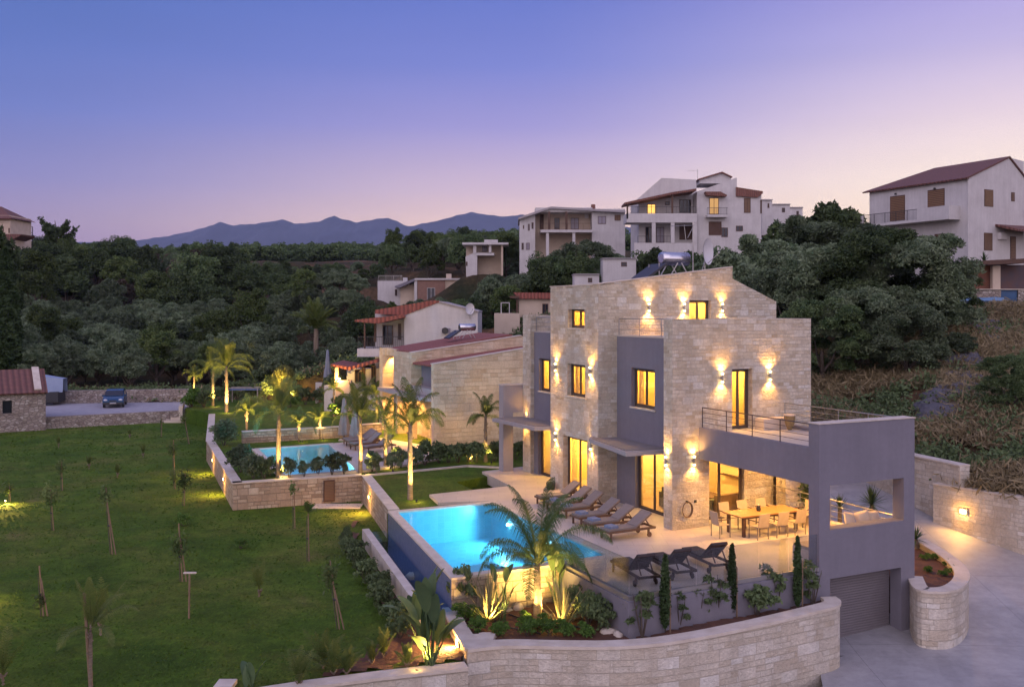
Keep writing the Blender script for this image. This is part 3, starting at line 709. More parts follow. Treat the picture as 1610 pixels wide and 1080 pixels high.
# garden wall 1: neighbour plot retaining wall (left edge, near edge), continuing to the pool
w1 = [G(318,672,-.05), G(325,692,-.05), G(366,759,-.05), G(556,747,-.05), G(612,800,-.02)]
A0, A1, A2, A3, A4 = w1
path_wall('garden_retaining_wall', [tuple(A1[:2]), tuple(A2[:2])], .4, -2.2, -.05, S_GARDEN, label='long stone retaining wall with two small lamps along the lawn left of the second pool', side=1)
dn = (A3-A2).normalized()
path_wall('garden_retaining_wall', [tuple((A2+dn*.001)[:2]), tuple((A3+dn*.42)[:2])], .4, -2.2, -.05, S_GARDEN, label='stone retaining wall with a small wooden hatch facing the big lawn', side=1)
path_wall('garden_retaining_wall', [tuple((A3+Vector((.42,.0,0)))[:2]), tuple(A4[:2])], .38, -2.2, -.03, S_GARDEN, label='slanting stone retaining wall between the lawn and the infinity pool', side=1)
# ------------------------------------------------------------------ terrain
def wall2(name, path, th, zb, zt, mat_, **k): return path_wall(name, path, th, zb, zt, mat_, **k)
CPS = []   # (x, y, z) control points
def cp(px, py, d, dz=0): q = Q(px, py, d); CPS.append((q.x, q.y, q.z+dz))
def cz(px, z, d): CPS.append(((px-CX)/F*d, d, z))
for px in (-200, 0, 150, 300): cz(px, -.7, 92)
for px in (-300, -100, 100, 250, 400, 520): cz(px, -.2, 104)
for px in (0, 150, 300, 450): cz(px, 1.5, 130)
for px in (600, 700): cz(px, 2.2, 110)
for px in (100, 250, 400, 520): cz(px, 4, 160)
cz(20, 6.5, 160); cz(-150, 6, 130); cz(-150, 11, 180); cz(0, 11.5, 200); cz(100, 13, 205); cz(200, 12, 210); cz(300, 10.5, 225); cz(400, 9.5, 240); cz(500, 9.5, 250)
cz(0, 16, 260); cz(150, 16.5, 270); cz(260, 17.5, 290)
cp(430, 413, 300); cp(400, 410, 310); cp(520, 411, 330); cp(480, 417, 290); cp(460,430,262); cp(540,430,262)
for px, py in ((300,398),(420,398),(540,396),(640,384),(740,378),(820,375)): cp(px, py, 450, -5)
for px in (200, 500, 800): cz(px, 18, 650)
cp(560, 470, 140); cz(600, 9, 168); cz(650, 4.5, 135); cz(720, 5.0, 138); cz(660, 8.5, 156); cp(570, 500, 120); cp(530, 450, 185)
cp(640, 412, 240); cp(700, 412, 240); cp(760, 432, 152); cp(620, 425, 210); cp(700, 425, 185); cp(800, 402, 260); cp(860, 392, 300)
cp(840, 436, 148); cp(900, 440, 140); cp(970, 436, 134); cp(1060, 425, 128); cp(1150, 420, 122); cp(1230, 412, 126)
cz(820, 7.0, 99); cz(760, 6.0, 102); cz(820,3.2,90); cz(740,3.0,92); cz(900, 7.8, 98); cz(700, 2.5, 95)
for px in (900, 1000, 1100): cz(px, 3.0, 72)
cz(820, 2.0, 80); cz(1000, 4.8, 90); cz(1100, 5.2, 88); cz(1000, 7.6, 110); cz(1100, 8.0, 108); cz(900, 7.2, 116)
cz(1200, 6.2, 82); cz(1280, 8.5, 92); cz(1290, 11.0, 115); cz(1380, 9.6, 88); cz(1480, 11.2, 90); cz(1600, 11.8, 88); cz(1750, 12.5, 85)
cz(1330, 3.8, 60); cz(1330, 6.6, 70); cz(1230, 3.5, 64); cz(1440, 6.5, 66); cz(1440, 1.9, 47); cz(1500, 3.9, 54); cz(1500, 7.2, 64)
cz(1560, 8.35, 73); cz(1610, 8.4, 73); cz(1500, 8.3, 74); cz(1560, 8.5, 78); cz(1750, 8.8, 72); cz(1560, 6.0, 62); cz(1650, 5.2, 58); cz(1610, 3.0, 49); cz(1610, .95, 41.5); cz(1560, 1.0, 42.3); cz(1700, .8, 38); cz(1700, 2.6, 44); cz(1850, 4, 45); cz(2000, 6, 55)
cz(1440, 1.5, 44.5); cz(1380, 1.9, 49); cz(1300, 2.2, 54); cz(1200, 2.4, 58); cz(1900, 1.2, 30); cz(2200, 4, 34); cz(2300, 10, 60)
cz(1300, 16, 160); cz(1150, 17.5, 150); cz(1600, 15, 130); cz(1900, 17, 120); cz(1500, 18, 220); cz(2200, 16, 140); cz(1200, 20, 260); cz(1000, 22, 240)
cz(-600, 4, 110); cz(-900, 14, 160); cz(-700, 24, 260)
CP = np.array(CPS)
def terr(x, y):
    x = np.asarray(x, float); y = np.asarray(y, float); sh = x.shape
    X = x.ravel()[:, None]; Y = y.ravel()[:, None]
    d2 = ((X-CP[:, 0])**2+(Y-CP[:, 1])**2)
    sc_ = (6+np.sqrt(CP[:, 1])*.6)**2
    w = 1/(d2/sc_+.02)**1.9
    z = (w*CP[:, 2]).sum(1)/w.sum(1)
    return z.reshape(sh)
RWL = [(6.5,70),(13.2,59),(15.8,51),(17.4,46),(18.6,42),(19.5,39.4),(21.0,37.2),(26.2,29.9),(33,21)]
_terr0 = terr
def terr(x, y):
    z = _terr0(x, y); x = np.asarray(x, float); y = np.asarray(y, float); dm = np.full(x.shape, 1e9)
    for (ax, ay), (bx_, by_) in zip(RWL[1:-1], RWL[2:]):
        L2 = (bx_-ax)**2+(by_-ay)**2; t = np.clip(((x-ax)*(bx_-ax)+(y-ay)*(by_-ay))/L2, 0, 1); dm = np.minimum(dm, np.hypot(x-ax-t*(bx_-ax), y-ay-t*(by_-ay)))
    cap_ = np.where(y > 46, 1.5, .6)+.42*dm
    return np.where(dm < 14, np.minimum(z, cap_), z)
def terr1(x, y): return float(terr(np.array([x]), np.array([y]))[0])
# area taken by the plots and the drive: the open ground lies below their bodies there
HOLE = [(-75,5),(-75,86),(-34,88.6),(-12.0,88.0),(-8,92),(2,88),(6.5,70),(13.2,59),(15.8,51),(17.4,46),(18.6,42),(19.5,39.4),(21.0,37.2),(26.2,29.9),(33,21),(33,5)]
def inpoly(x, y, poly):
    c = False; n = len(poly); j = n-1
    for i in range(n):
        xi, yi = poly[i]; xj, yj = poly[j]
        if ((yi > y) != (yj > y)) and (x < (xj-xi)*(y-yi)/(yj-yi)+xi): c = not c
        j = i
    return c
def terrain_mat():
    t = NT('dry_hillside'); t.set(Roughness=.95); t.b.inputs['Specular IOR Level'].default_value = .1; v = t.mapped('Object')
    c = t.ramp(t.noise(v, .10, 6, .6), [(.33, (.030,.036,.016)), (.5, (.075,.055,.028)), (.62, (.145,.085,.045)), (.75, (.20,.11,.055))])
    c = t.mix(.9, c, t.ramp(t.noise(v, 1.6, 8, .75), [(.25, .45), (.75, 1.4)]), 'MULTIPLY')
    t.color(c); t.bump(t.noise(v, 2.2, 8, .75), 1.0, .35); return t.m
TERR = terrain_mat()
def grid_terrain():
    ys = np.concatenate([np.arange(4, 100, 1.0), np.arange(100, 300, 3.5), np.arange(300, 760, 14)])
    us = np.linspace(-1, 1, 221)
    V = []; rows = len(ys)
    X = np.zeros((rows, 221)); Y = np.zeros((rows, 221))
    for i, y in enumerate(ys): X[i] = us*(62+y*.72); Y[i] = y
    Z = terr(X, Y)
    for i in range(rows):
        for j in range(221):
            x, y = X[i, j], Y[i, j]
            Z[i, j] += .5*mnoise.noise(Vector((x*.16, y*.16, 3)))+(.12*mnoise.noise(Vector((x*.7, y*.7, 5))) if y < 120 else 1.2*mnoise.noise(Vector((x*.03, y*.03, 1))))
            if y < 93 and inpoly(x, y, HOLE): Z[i, j] = -4.5
            if y < 20: Z[i, j] = min(Z[i, j], -3.4) if x > -75 else Z[i, j]
    V = np.stack([X, Y, Z], -1).reshape(-1, 3)
    idx = np.arange(rows*221).reshape(rows, 221)
    q = np.stack([idx[:-1, :-1], idx[:-1, 1:], idx[1:, 1:], idx[1:, :-1]], -1).reshape(-1, 4)
    me = fast_mesh('hillside_terrain', V, q, TERR); me.polygons.foreach_set('use_smooth', np.ones(len(q), bool))
    o = link('hillside_terrain', me); tag(o, kind='structure')
grid_terrain()
# far ground sheet to the horizon and the blue mountains
m = MB(); m.add([(-9000,-200,-6),(9000,-200,-6),(9000,14000,-6),(-9000,14000,-6)], [(0,1,2,3)]); tag(m.build('plain_ground', TERR), kind='structure')
def mountains():
    prof = [(60,380),(200,378),(232,374),(260,370),(300,362),(335,352),(347,347),(365,353),(400,350),(425,347),(445,343),(462,350),(480,349),(500,347),(515,341),(525,338),(540,343),(560,348),(590,343),(610,341),(625,346),(640,355),(655,352),(690,345),(715,338),(740,332),(760,335),(790,339),(820,336),(850,342),(900,350),(1000,356),(1200,366),(1500,372)]
    D = 6500; pts = [Q(a, b, D) for a, b in prof]; xs = np.array([p.x for p in pts]); zs = np.array([p.z for p in pts])
    nx, ny = 320, 46; GX = np.linspace(xs[0], xs[-1], nx); V = []
    for j in range(ny):
        f = j/(ny-1); yy = D-2400*(1-f) if j < ny-8 else D-2400*(1-f)
        for x in GX:
            zr = np.interp(x*D/D, xs, zs); k = f**1.25
            n1 = mnoise.fractal(Vector((x*.0016, yy*.0011, 2)), 1, 2.1, 6); g = abs(mnoise.noise(Vector((x*.0042, yy*.0012, 7))))
            z = (zr)*k+(n1*90-g*170)*math.sin(math.pi*min(1, f))*1.0-8
            z += mnoise.noise(Vector((x*.02, 0, 4)))*6*k
            V.append((x, yy, z))
    for x in GX: V.append((x, D+900, -50))
    V = np.array(V); idx = np.arange((ny+1)*nx).reshape(ny+1, nx)
    q = np.stack([idx[:-1, :-1], idx[:-1, 1:], idx[1:, 1:], idx[1:, :-1]], -1).reshape(-1, 4)
    me = fast_mesh('mountain_range', V, q, plain('mountain_rock', (.045,.06,.085), (.075,.09,.12), .004, .95)); o = link('mountain_range', me); tag(o, kind='structure')
mountains()
# ------------------------------------------------------------------ lawns, parking, drive, beds
def sheet(name, poly, z, m_, th=.5, kind='structure'):
    m = MB(); m.prism([(p[0], p[1]) for p in poly], (z-th) if not callable(z) else (lambda x, y: z(x, y)-th), z); o = m.build(name, m_); tag(o, kind=kind); return o
lawn_pts = [(-70,8),(-70,82),G(-40,681,ZG),G(5,679,ZG),G(160,668,ZG),G(323,660.6,ZG),G(322,694,-.05)+Vector((.5,.5,0)),A1+Vector((.2,0,0)),A2+Vector((.2,.2,0)),A3+Vector((.25,.3,0)),A4+Vector((.2,.2,0)),H(-9.2,8.1),H(-10.75,-3.5),G(700,1000,-1.45)+Vector((-.1,2.0,0)),G(733,1048,-1.28)+Vector((-.1,.3,0)),G(600,1064,-1.28)+Vector((0,.25,0)),G(486,1079,-1.28)+Vector((0,.25,0)),G(330,1103,-1.28)+Vector((0,.25,0)),(-14,19),(-14,8)]
lw = sheet('lawn', lawn_pts, ZG, GRASS, 1.2)
# bare soil bed at the near end of the lawn
def edge_wob(pts, amp=.25, n=5, seed=1):
    q = random.Random(seed); out = []
    for i in range(len(pts)):
        a = Vector(pts[i][:2]); b = Vector(pts[(i+1) % len(pts)][:2])
        for k in range(n): p = a.lerp(b, k/n); out.append((p.x+q.uniform(-amp, amp), p.y+q.uniform(-amp, amp)))
    return out
def bed(name, pts, z, amp=.18, seed=2, hgt=.12, step=.22, m_=None):
    """a mounded soil bed as a small height mesh clipped by its outline"""
    poly = [(p[0], p[1]) for p in pts]; xs = [p[0] for p in poly]; ys = [p[1] for p in poly]
    x0, x1, y0, y1 = min(xs), max(xs), min(ys), max(ys); nx = int((x1-x0)/step)+2; ny = int((y1-y0)/step)+2
    vi = {}; V = []; Fq = []
    for i in range(nx):
        for j in range(ny):
            x = x0+i*step; y = y0+j*step; zz = z(x, y) if callable(z) else z
            V.append((x, y, zz+hgt*(.5+.9*mnoise.noise(Vector((x*.9, y*.9, seed))))+.05*mnoise.noise(Vector((x*4, y*4, seed)))))
    for i in range(nx-1):
        for j in range(ny-1):
            if inpoly(x0+(i+.5)*step, y0+(j+.5)*step, poly): Fq.append((i*ny+j, (i+1)*ny+j, (i+1)*ny+j+1, i*ny+j+1))
    me = fast_mesh(name, np.array(V), Fq, m_ or SOIL); me.polygons.foreach_set('use_smooth', np.ones(len(Fq), bool)); o = link(name, me); tag(o, kind='structure'); return o
bed('soil_bed', edge_wob([G(690,985,ZG),G(712,1000,ZG),G(730,1044,ZG)+Vector((0,.35,0)),G(600,1060,ZG)+Vector((0,.35,0)),G(500,1073,ZG)+Vector((0,.35,0)),G(560,1038,ZG),G(600,1018,ZG),G(640,985,ZG)], .15), ZG-.02)
bed('soil_bed', edge_wob([H(-9.45,8.6),H(-10.9,-3.6),H(-11.6,-3.6),G(560,850,ZG),G(545,835,ZG),G(556,812,ZG)], .12), ZG-.03)
# neighbour plot: ground at z -.1
NZ = -.12
plot = [A1+Vector((.45,0,0)),A2+Vector((.42,.42,0)),A3+Vector((.8,.4,0)),A4+Vector((.35,.25,0)),H(-8.42,7.72),H(-3.3,7.72),H(-3.3,13),H(3,15.4),H(6,14),H(7.5,22),H(9,40),H(9,52),H(-4,58),G(330,628,NZ),G(291,642,NZ),G(331,650,NZ)]
n_out = [G(396,705,0),G(524,696,0),G(572,739,0),G(440,749,0)]
m = MB(); m.prism([(p[0],p[1]) for p in plot], NZ-2.2, NZ, [[(p.x,p.y) for p in n_out]]); tag(m.build('garden_lawn', GRASS), kind='structure')
# kerb line between the two plots and the villa lawn edge
m = MB(); m.bar(G(575,748,-.1), G(735,733,-.1), .18, .12); m.bar(G(735,733,-.1), G(793,736,-.1), .18, .12); tag(m.build('garden_kerb', CAP), 'thin pale stone kerb between the villa lawn and the palm bed', 'kerb')
# neighbour pool deck
m = MB()
m.prism([(p.x,p.y) for p in [n_out[1]+Vector((.02,0,0)), G(600,689,-.05), G(690,704,-.05), G(690,722,-.05), G(640,731,-.05), n_out[2]+Vector((.02,0,0))]], -.4, -.02)
tag(m.build('pool_terrace', DECK), kind='structure')
pool2 = empty('swimming_pool', 'smaller glowing turquoise pool among palms in the neighbouring garden', 'swimming pool')
po = [(p.x,p.y) for p in n_out]
m = MB(); m.prism(po, -1.9, .0, [inset(po,.34)]); m.build('coping', CAP, pool2); pi2 = inset(po, .34)
shell(pi2, -1.35, -.05, 'pool_basin', TILE, pool2)
m = MB(); m.add([(p[0],p[1],-.10) for p in pi2], [(0,1,2,3)]); m.build('water', WATER, pool2)
for k in (.2,.5,.8):
    p = Vector(pi2[3]).lerp(Vector(pi2[2]), k); e_ = (Vector(pi2[0])-Vector(pi2[3])).normalized(); p = p+e_*.1; pool_lamp((p.x,p.y,-.6), (e_.x,e_.y,-.05), pool2, 800)
p = Vector(pi2[1]).lerp(Vector(pi2[2]), .4); e_ = (Vector(pi2[0])-Vector(pi2[1])).normalized(); p += e_*.1; pool_lamp((p.x,p.y,-.6), (e_.x,e_.y,-.05), pool2, 600)
# villa lawn (between the plots) already part of the garden lawn; low wall behind the second pool
for a, b, z1, lab in ((G(381,697,NZ), G(540,688,NZ), .62, 'low stone wall lit by palm spotlights behind the second pool'), (G(541,687,NZ), G(600,683,NZ), .62, 'low stone wall behind the sun loungers of the second pool')):
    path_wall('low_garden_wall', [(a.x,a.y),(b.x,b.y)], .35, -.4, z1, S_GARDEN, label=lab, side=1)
# parking
PZ = -.62
park = [(-36.0,75.4),(-27.9,80.2),G(291,642,PZ),G(300,631.5,PZ),G(84,634.2,PZ),(-60,88.5),(-60,76)]
t = plain('parking_gravel', (.30,.28,.30), (.38,.36,.37), 1.5, .9, bump=.02, bscale=30); sheet('parking_area', park, PZ, t)
a, b, c_, d_ = G(70,665,ZG), G(180,668.5,ZG), G(323,660.6,ZG), G(331,655,ZG)
path_wall('parking_wall', [tuple(G(66,674.5,ZG)[:2]), tuple(G(323,660.6,ZG)[:2]), tuple((G(331,652,ZG))[:2])], .5, -2, -.42, RUB, cap=0.0, label='field stone wall between the parking area and the big lawn', side=1)
path_wall('parking_wall', [tuple(G(84,634.5,PZ)[:2]), tuple(G(300,631,PZ)[:2])], .6, -2, .55, RUB, cap=0.0, label='field stone wall behind the parked blue car', side=1)
path_wall('garden_retaining_wall', [tuple(G(281,650,-.5)[:2]), tuple(G(285,638,-.5)[:2])], .3, -1, .1, CAP, cap=.0, label='short pale stone wall end at the corner of the parking area', side=-1)
path_wall('garden_retaining_wall', [tuple(G(329,651,NZ)[:2]), tuple((A1+Vector((-.02,0,0)))[:2])], .4, -2, -.1, S_GARDEN, label='stepped stone wall running from the parking corner to the second garden', side=1)
tag(MB().box(*(G(275,664,ZG)+Vector((-.8,-.3,-.2))), *(G(275,664,ZG)+Vector((.8,.5,.18)))).box(*(G(275,664,ZG)+Vector((-.8,.2,-.2))), *(G(275,664,ZG)+Vector((.8,.9,.4)))).build('garden_steps', CAP), 'two stone steps in front of the parking wall', 'steps')
# drive
def drive_z(x, y):
    k = y-.12*(x-12); 
    pts = [(10,-3.0),(26,-2.85),(29.2,-2.68),(31,-2.5),(37,-1.45),(42,-.5),(47,.25),(55,1.0),(66,1.6),(90,2.4)]
    if k <= pts[0][0]: return pts[0][1]
    for (a, za), (b, zb_) in zip(pts[:-1], pts[1:]):
        if k < b: return za+(zb_-za)*(k-a)/(b-a)
    return pts[-1][1]
def strip_mesh(name, left, right, n, zf, m_, m2=10):
    """ruled surface between two plan polylines, heights from zf"""
    def at(pl, t):
        L = [0]
        for a, b in zip(pl[:-1], pl[1:]): L.append(L[-1]+math.dist(a, b))
        d = t*L[-1]
        for i in range(len(pl)-1):
            if d <= L[i+1]+1e-9: k = (d-L[i])/(L[i+1]-L[i]); return (pl[i][0]+(pl[i+1][0]-pl[i][0])*k, pl[i][1]+(pl[i+1][1]-pl[i][1])*k)
        return pl[-1]
    V = []
    for i in range(n+1):
        a = at(left, i/n); b = at(right, i/n)
        for j in range(m2+1): k = j/m2; x = a[0]+(b[0]-a[0])*k; y = a[1]+(b[1]-a[1])*k; V.append((x, y, zf(x, y)))
    q = [(i*(m2+1)+j, i*(m2+1)+j+1, (i+1)*(m2+1)+j+1, (i+1)*(m2+1)+j) for i in range(n) for j in range(m2)]
    me = fast_mesh(name, np.array(V), q, m_); me.polygons.foreach_set('use_smooth', np.ones(len(q), bool)); o = link(name, me); tag(o, kind='structure'); return o
strip_mesh('driveway', [(-2,10),(-2,21),(9.0,27.2),(9.6,30),(11.2,31.5),(12.5,38),(7.5,52),(2.5,72)], [(40,8),(32,16),(28,24),(24,31),(22.0,36),(18.6,42.6),(14.6,50),(8,74)], 90, drive_z, DRIVE, 24)
m = MB(); m.obox(H(3.1,-6.55,-2.66), BX, BY, (0,0,1), 1.62, .16, .012); tag(m.build('drain_channel', DARK), 'dark drain grating across the garage entrance', 'drain')
# right boundary wall: lower part and taller end
wa = G(1438,791,-.5); wb = G(1509,826,-.9); wc = G(1610,869,-1.5); wdir = (wc-wb).normalized(); wd = wc+wdir*9
Lw = [tuple((wb+(wb-wc).normalized()*1.2)[:2]), tuple(wc[:2]), tuple(wd[:2])]
path_wall('boundary_wall', Lw, .42, lambda x, y: drive_z(x, y)-.6, .70, S_FRONT, label='low stretch of pale stone boundary wall with a lit lamp beside the drive', side=1, cap=.07)
back_dir = (wa-wb).normalized(); w0 = wa+back_dir*6
path_wall('boundary_wall', [tuple((w0+back_dir*12)[:2]), tuple(w0[:2]), tuple(wa[:2]), tuple((wb+back_dir*.0)[:2])], .5, lambda x, y: drive_z(x, y)-.6, 1.62, S_FRONT, label='taller stretch of pale stone boundary wall behind the terrace', side=1, cap=.07)
# front retaining wall of the planted bed
fw = [G(705,962,-.98), G(720,990,-.98), G(735,1020,-.98), G(772,1015,-.98), G(808,1013,-.98), G(870,1015,-.98), G(980,1016,-.96), G(1080,1005,-.92), G(1200,980,-.86), G(1290,958,-.8), G(1318,951,-.78), G(1322,944,-.78), G(1312,937,-.78)]
fw_z = [-.98,-.98,-.98,-.98,-.98,-.98,-.96,-.92,-.86,-.8,-.78,-.78,-.78]
_, FWP, _z, FWN = path_wall('planter_wall', [(p.x,p.y,z) for p, z in zip(fw[2:], fw_z[2:])], .42, -3.6, -1, S_FRONT, label='long curved retaining wall of pale stone blocks in front of the planted bed', side=1, smooth=2, cap=.09)
path_wall('planter_wall', [(p.x,p.y) for p in (G(697,955,-.98), G(712,985,-.98), G(733,1019,-.98))], .38, -2.6, -.972, S_GARDEN, label='short stone wall with a bright lamp behind the big banana leaves', side=1, cap=.08)
lwp = [G(330,1105,-1.28), G(486,1081,-1.28), G(600,1066,-1.28), G(736,1051,-1.28)]
path_wall('low_garden_wall', [(p.x,p.y) for p in lwp], .4, -3.6, -1.24, S_FRONT, label='low stone wall along the bottom of the soil bed', side=1, cap=.08)
q_ = [G(345,1069,-1.28), G(374,1068,-1.28)]
m = MB(); m.box(q_[0].x, q_[0].y-.5, -1.6, q_[1].x, q_[0].y, -1.24); tag(m.build('stone_pier', CAP), 'small pale stone pier at the bottom edge of the lawn', 'pier')
cpn = G(735,1019,-.98); c2n = G(772,1015,-.98); m = MB(); m.prism([(cpn.x+.06,cpn.y+.1),(c2n.x,c2n.y+.1),(c2n.x+.1,c2n.y+1.0),(cpn.x-.1,cpn.y+1.15)], -2.6, -.985); tag(m.build('corner_pier', CAP), 'flat stone corner where the lamp wall meets the long curved wall', 'pier')
# planted bed behind the front wall
bedp = [p for p in fw[2:]]
inner_b = [H(1.15,-6.3), H(-5.9,-6.3), H(-5.9,-2.3), H(-9.6,-2.3)]
bp_ = [(p.x+.2, p.y+.1) for p in fw[:2]] + [tuple(p_+n_*.25) for p_, n_ in zip(FWP,FWN)] + [(p.x, p.y) for p in inner_b]
bed('planting_bed', bp_, lambda x, y: -1.22+.02*(x), hgt=.10, seed=5)
m = MB(); m.prism(bp_, -3.4, -1.35); tag(m.build('bed_fill', SOIL), kind='structure')
# rounded planter beside the garage
rp = [H(5.40,-5.9), G(1437,926,-.8), G(1470,930,-.8), G(1500,928,-.8), G(1520,916,-.8), G(1525,900,-.8), G(1508,880,-.8), G(1480,862,-.8), G(1455,848,-.8)]
_, RPP, _z, RPN = path_wall('planter_wall', [(p.x,p.y) for p in rp], .4, lambda x, y: drive_z(x, y)-.7, -.8, S_FRONT, label='rounded stone planter wall beside the garage door', side=1, smooth=2, cap=.08)
m = MB(); rpp = [(H(5.38,-5.8).x,H(5.38,-5.8).y)]+[tuple(p_+n_*.2) for p_, n_ in zip(RPP,RPN)][1:]+[(H(5.38,-1.5).x,H(5.38,-1.5).y)]; m.prism(rpp, -3.2, -1.05); tag(m.build('planter_soil', SOIL), kind='structure')
# ground behind dining terrace (right of the house): planted strip
m = MB(); m.prism(poly2([H(5.38,-3.0),H(6.9,-3.0),H(7.6,4),H(7.5,14),H(6.66,14),H(6.66,.5),H(5.38,.5)]), -3, -.35); tag(m.build('side_bed', SOIL), kind='structure')
# lamps in walls
def on(a, b, k, z): p = Vector(a).lerp(Vector(b), k); return Vector((p.x, p.y, z))
n1_ = Vector((A2.y-A1.y, -(A2.x-A1.x), 0)).normalized()
if n1_.x > 0: n1_ = -n1_
for k, lab in ((.32,'small lit lamp in the second garden wall, the farther one from the near corner'), (.74,'small lit lamp in the second garden wall next to its near corner')):
    wall_lamp_ground(on(A1, A2, k, -.55)+n1_*.03, n1_, lab, 260)
A3s = A3+Vector((.42,0,0)); n3_ = Vector((A4.y-A3s.y, -(A4.x-A3s.x), 0)).normalized()
if n3_.x > 0: n3_ = -n3_
wall_lamp_ground(on(A3s, A4, .33, -.6)+n3_*.03, n3_, 'small lit lamp in the slanting wall above the infinity pool corner', 260)
wa_ = G(733,1019,-.98)-G(697,955,-.98); nf = Vector((-abs(wa_.y), -abs(wa_.x), 0)).normalized()
wall_lamp_ground(on(Vector((*G(697,955,-.98)[:2],0)), Vector((*G(733,1019,-.98)[:2],0)), .72, -1.2)+nf*.03, nf, 'bright lamp in the short wall behind the banana plant', 650, sz=.12)
nr = Vector((wdir.y, -wdir.x, 0)); nr = -nr if nr.x > 0 else nr
pl = on(wb, wc, .07, -.28); wall_lamp_ground(pl+nr*.05, nr, 'lit lamp in the boundary wall beside the drive', 150, sz=.12)
pl2 = wa+back_dir*7.5; wall_lamp_ground(Vector((pl2.x, pl2.y, .95))+nr*.1, nr, 'lit lamp in the boundary wall seen through the terrace opening', 330, sz=.12)
# ------------------------------------------------------------------ vegetation
def leaf_mat(name, c1, c2, rnd=.45, scale=1.2, transl=.25, rough=.7):
    t = NT(name); t.set(Roughness=rough); t.b.inputs['Specular IOR Level'].default_value = .2
    v = t.mapped('Object'); c = t.mix(t.ramp(t.noise(v, scale, 4), [(.36, 0.0), (.62, 1.0)]), c1, c2)
    oi = t.node('ShaderNodeObjectInfo').outputs['Random']
    c = t.mix(1.0, c, t.ramp(oi, [(0, 1-rnd), (1, 1+rnd)]), 'MULTIPLY')
    t.color(c); tr = t.node('ShaderNodeBsdfTranslucent', Color=c)
    mx = t.node('ShaderNodeMixShader', i0=transl, i1=t.b.outputs[0], i2=tr.outputs[0]); t.l.new(mx.outputs[0], t.out.inputs[0]); MATS[name] = t.m; return t.m
OLIVE = leaf_mat('olive_leaves', (.070,.105,.050), (.19,.235,.135)); DKGREEN = leaf_mat('dark_green_leaves', (.044,.076,.029), (.12,.165,.066))
MIDGREEN = leaf_mat('mid_green_leaves', (.055,.09,.027), (.13,.17,.055)); PINE = leaf_mat('pine_needles', (.036,.058,.022), (.085,.115,.046)); BROWNL = leaf_mat('brownish_leaves', (.09,.065,.045), (.12,.095,.065))
CYPR = leaf_mat('cypress_leaves', (.035,.062,.022), (.055,.085,.032)); PALML = leaf_mat('palm_leaves', (.085,.125,.030), (.14,.165,.045), .15, 3, .35, .5); SHRUB = leaf_mat('shrub_leaves', (.085,.125,.050), (.14,.185,.08), .25, 5)
BOXW = leaf_mat('boxwood_leaves', (.07,.15,.025), (.12,.20,.045), .2, 5); BANAN = leaf_mat('banana_leaves', (.075,.125,.055), (.11,.16,.07), .15, 2, .25, .35); FLAX = leaf_mat('flax_leaves', (.26,.25,.12), (.34,.30,.16), .15, 4, .3, .5)
GLEAF = leaf_mat('dry_grass', (.24,.19,.10), (.38,.30,.17), .3, 2)
BARK = plain('tree_bark', (.11,.085,.065), (.06,.045,.035), 4, .95, bump=.02, stretch=(1,1,.4)); PBARK = plain('palm_bark', (.27,.21,.15), (.15,.11,.08), 9, .9, bump=.03, stretch=(.6,.6,4)); STAKE = plain('wooden_stake', (.24,.16,.10), (.17,.11,.07), 5, .9)
def leaves_np(C, size, rg, aspect=1.0, outward=None, flat=0.0):
    n = len(C); a = rg.normal(size=(n,3)); a /= np.linalg.norm(a, axis=1, keepdims=True)
    if flat: a[:, 2] *= (1-flat); a /= np.linalg.norm(a, axis=1, keepdims=True)
    b = rg.normal(size=(n,3)); b -= (b*a).sum(1, keepdims=True)*a; b /= np.linalg.norm(b, axis=1, keepdims=True)
    s = size*rg.uniform(.6, 1.3, (n,1)); a = a*s*aspect; b = b*s
    V = np.stack([C-a*.5-b*.35, C+a*.2-b*.5, C+a*.6+b*.1, C-a*.1+b*.5], 1).reshape(-1, 3)
    return V, np.arange(4*n).reshape(n, 4)
def crown_np(rg, rx, rz, n_clump, n_leaf, size, zc, clump=.34, lo=-.55, aspect=1.0, peak=0.0, shell_=.5):
    d = rg.normal(size=(n_clump,3)); d /= np.linalg.norm(d, axis=1, keepdims=True); d[:, 2] = np.where(d[:, 2] < lo, -d[:, 2], d[:, 2])
    r = rg.uniform(shell_, .95, (n_clump,1)); lump = 1+.22*np.sin(d[:, :1]*3.1+rg.uniform(0, 6))*np.cos(d[:, 1:2]*2.7+rg.uniform(0, 6))
    cc = d*r*lump*np.array([rx, rx*rg.uniform(.85,1.1), rz])
    cr = clump*rx*rg.uniform(.6, 1.25, (n_clump,1))
    u = rg.normal(size=(n_clump, n_leaf, 3)); u /= np.linalg.norm(u, axis=2, keepdims=True)
    u[..., 2] = np.where(u[..., 2] < -.35, -u[..., 2], u[..., 2])
    rr = rg.uniform(.45, 1.08, (n_clump, n_leaf, 1))
    P = (cc[:, None]+u*rr*cr[:, None]*np.array([1, 1, .85])).reshape(-1, 3)
    if peak: P[:, :2] *= (1-peak*np.clip((P[:, 2:]+rz)/(2*rz), 0, 1))
    P[:, 2] += zc
    return leaves_np(P, size, rg, aspect)
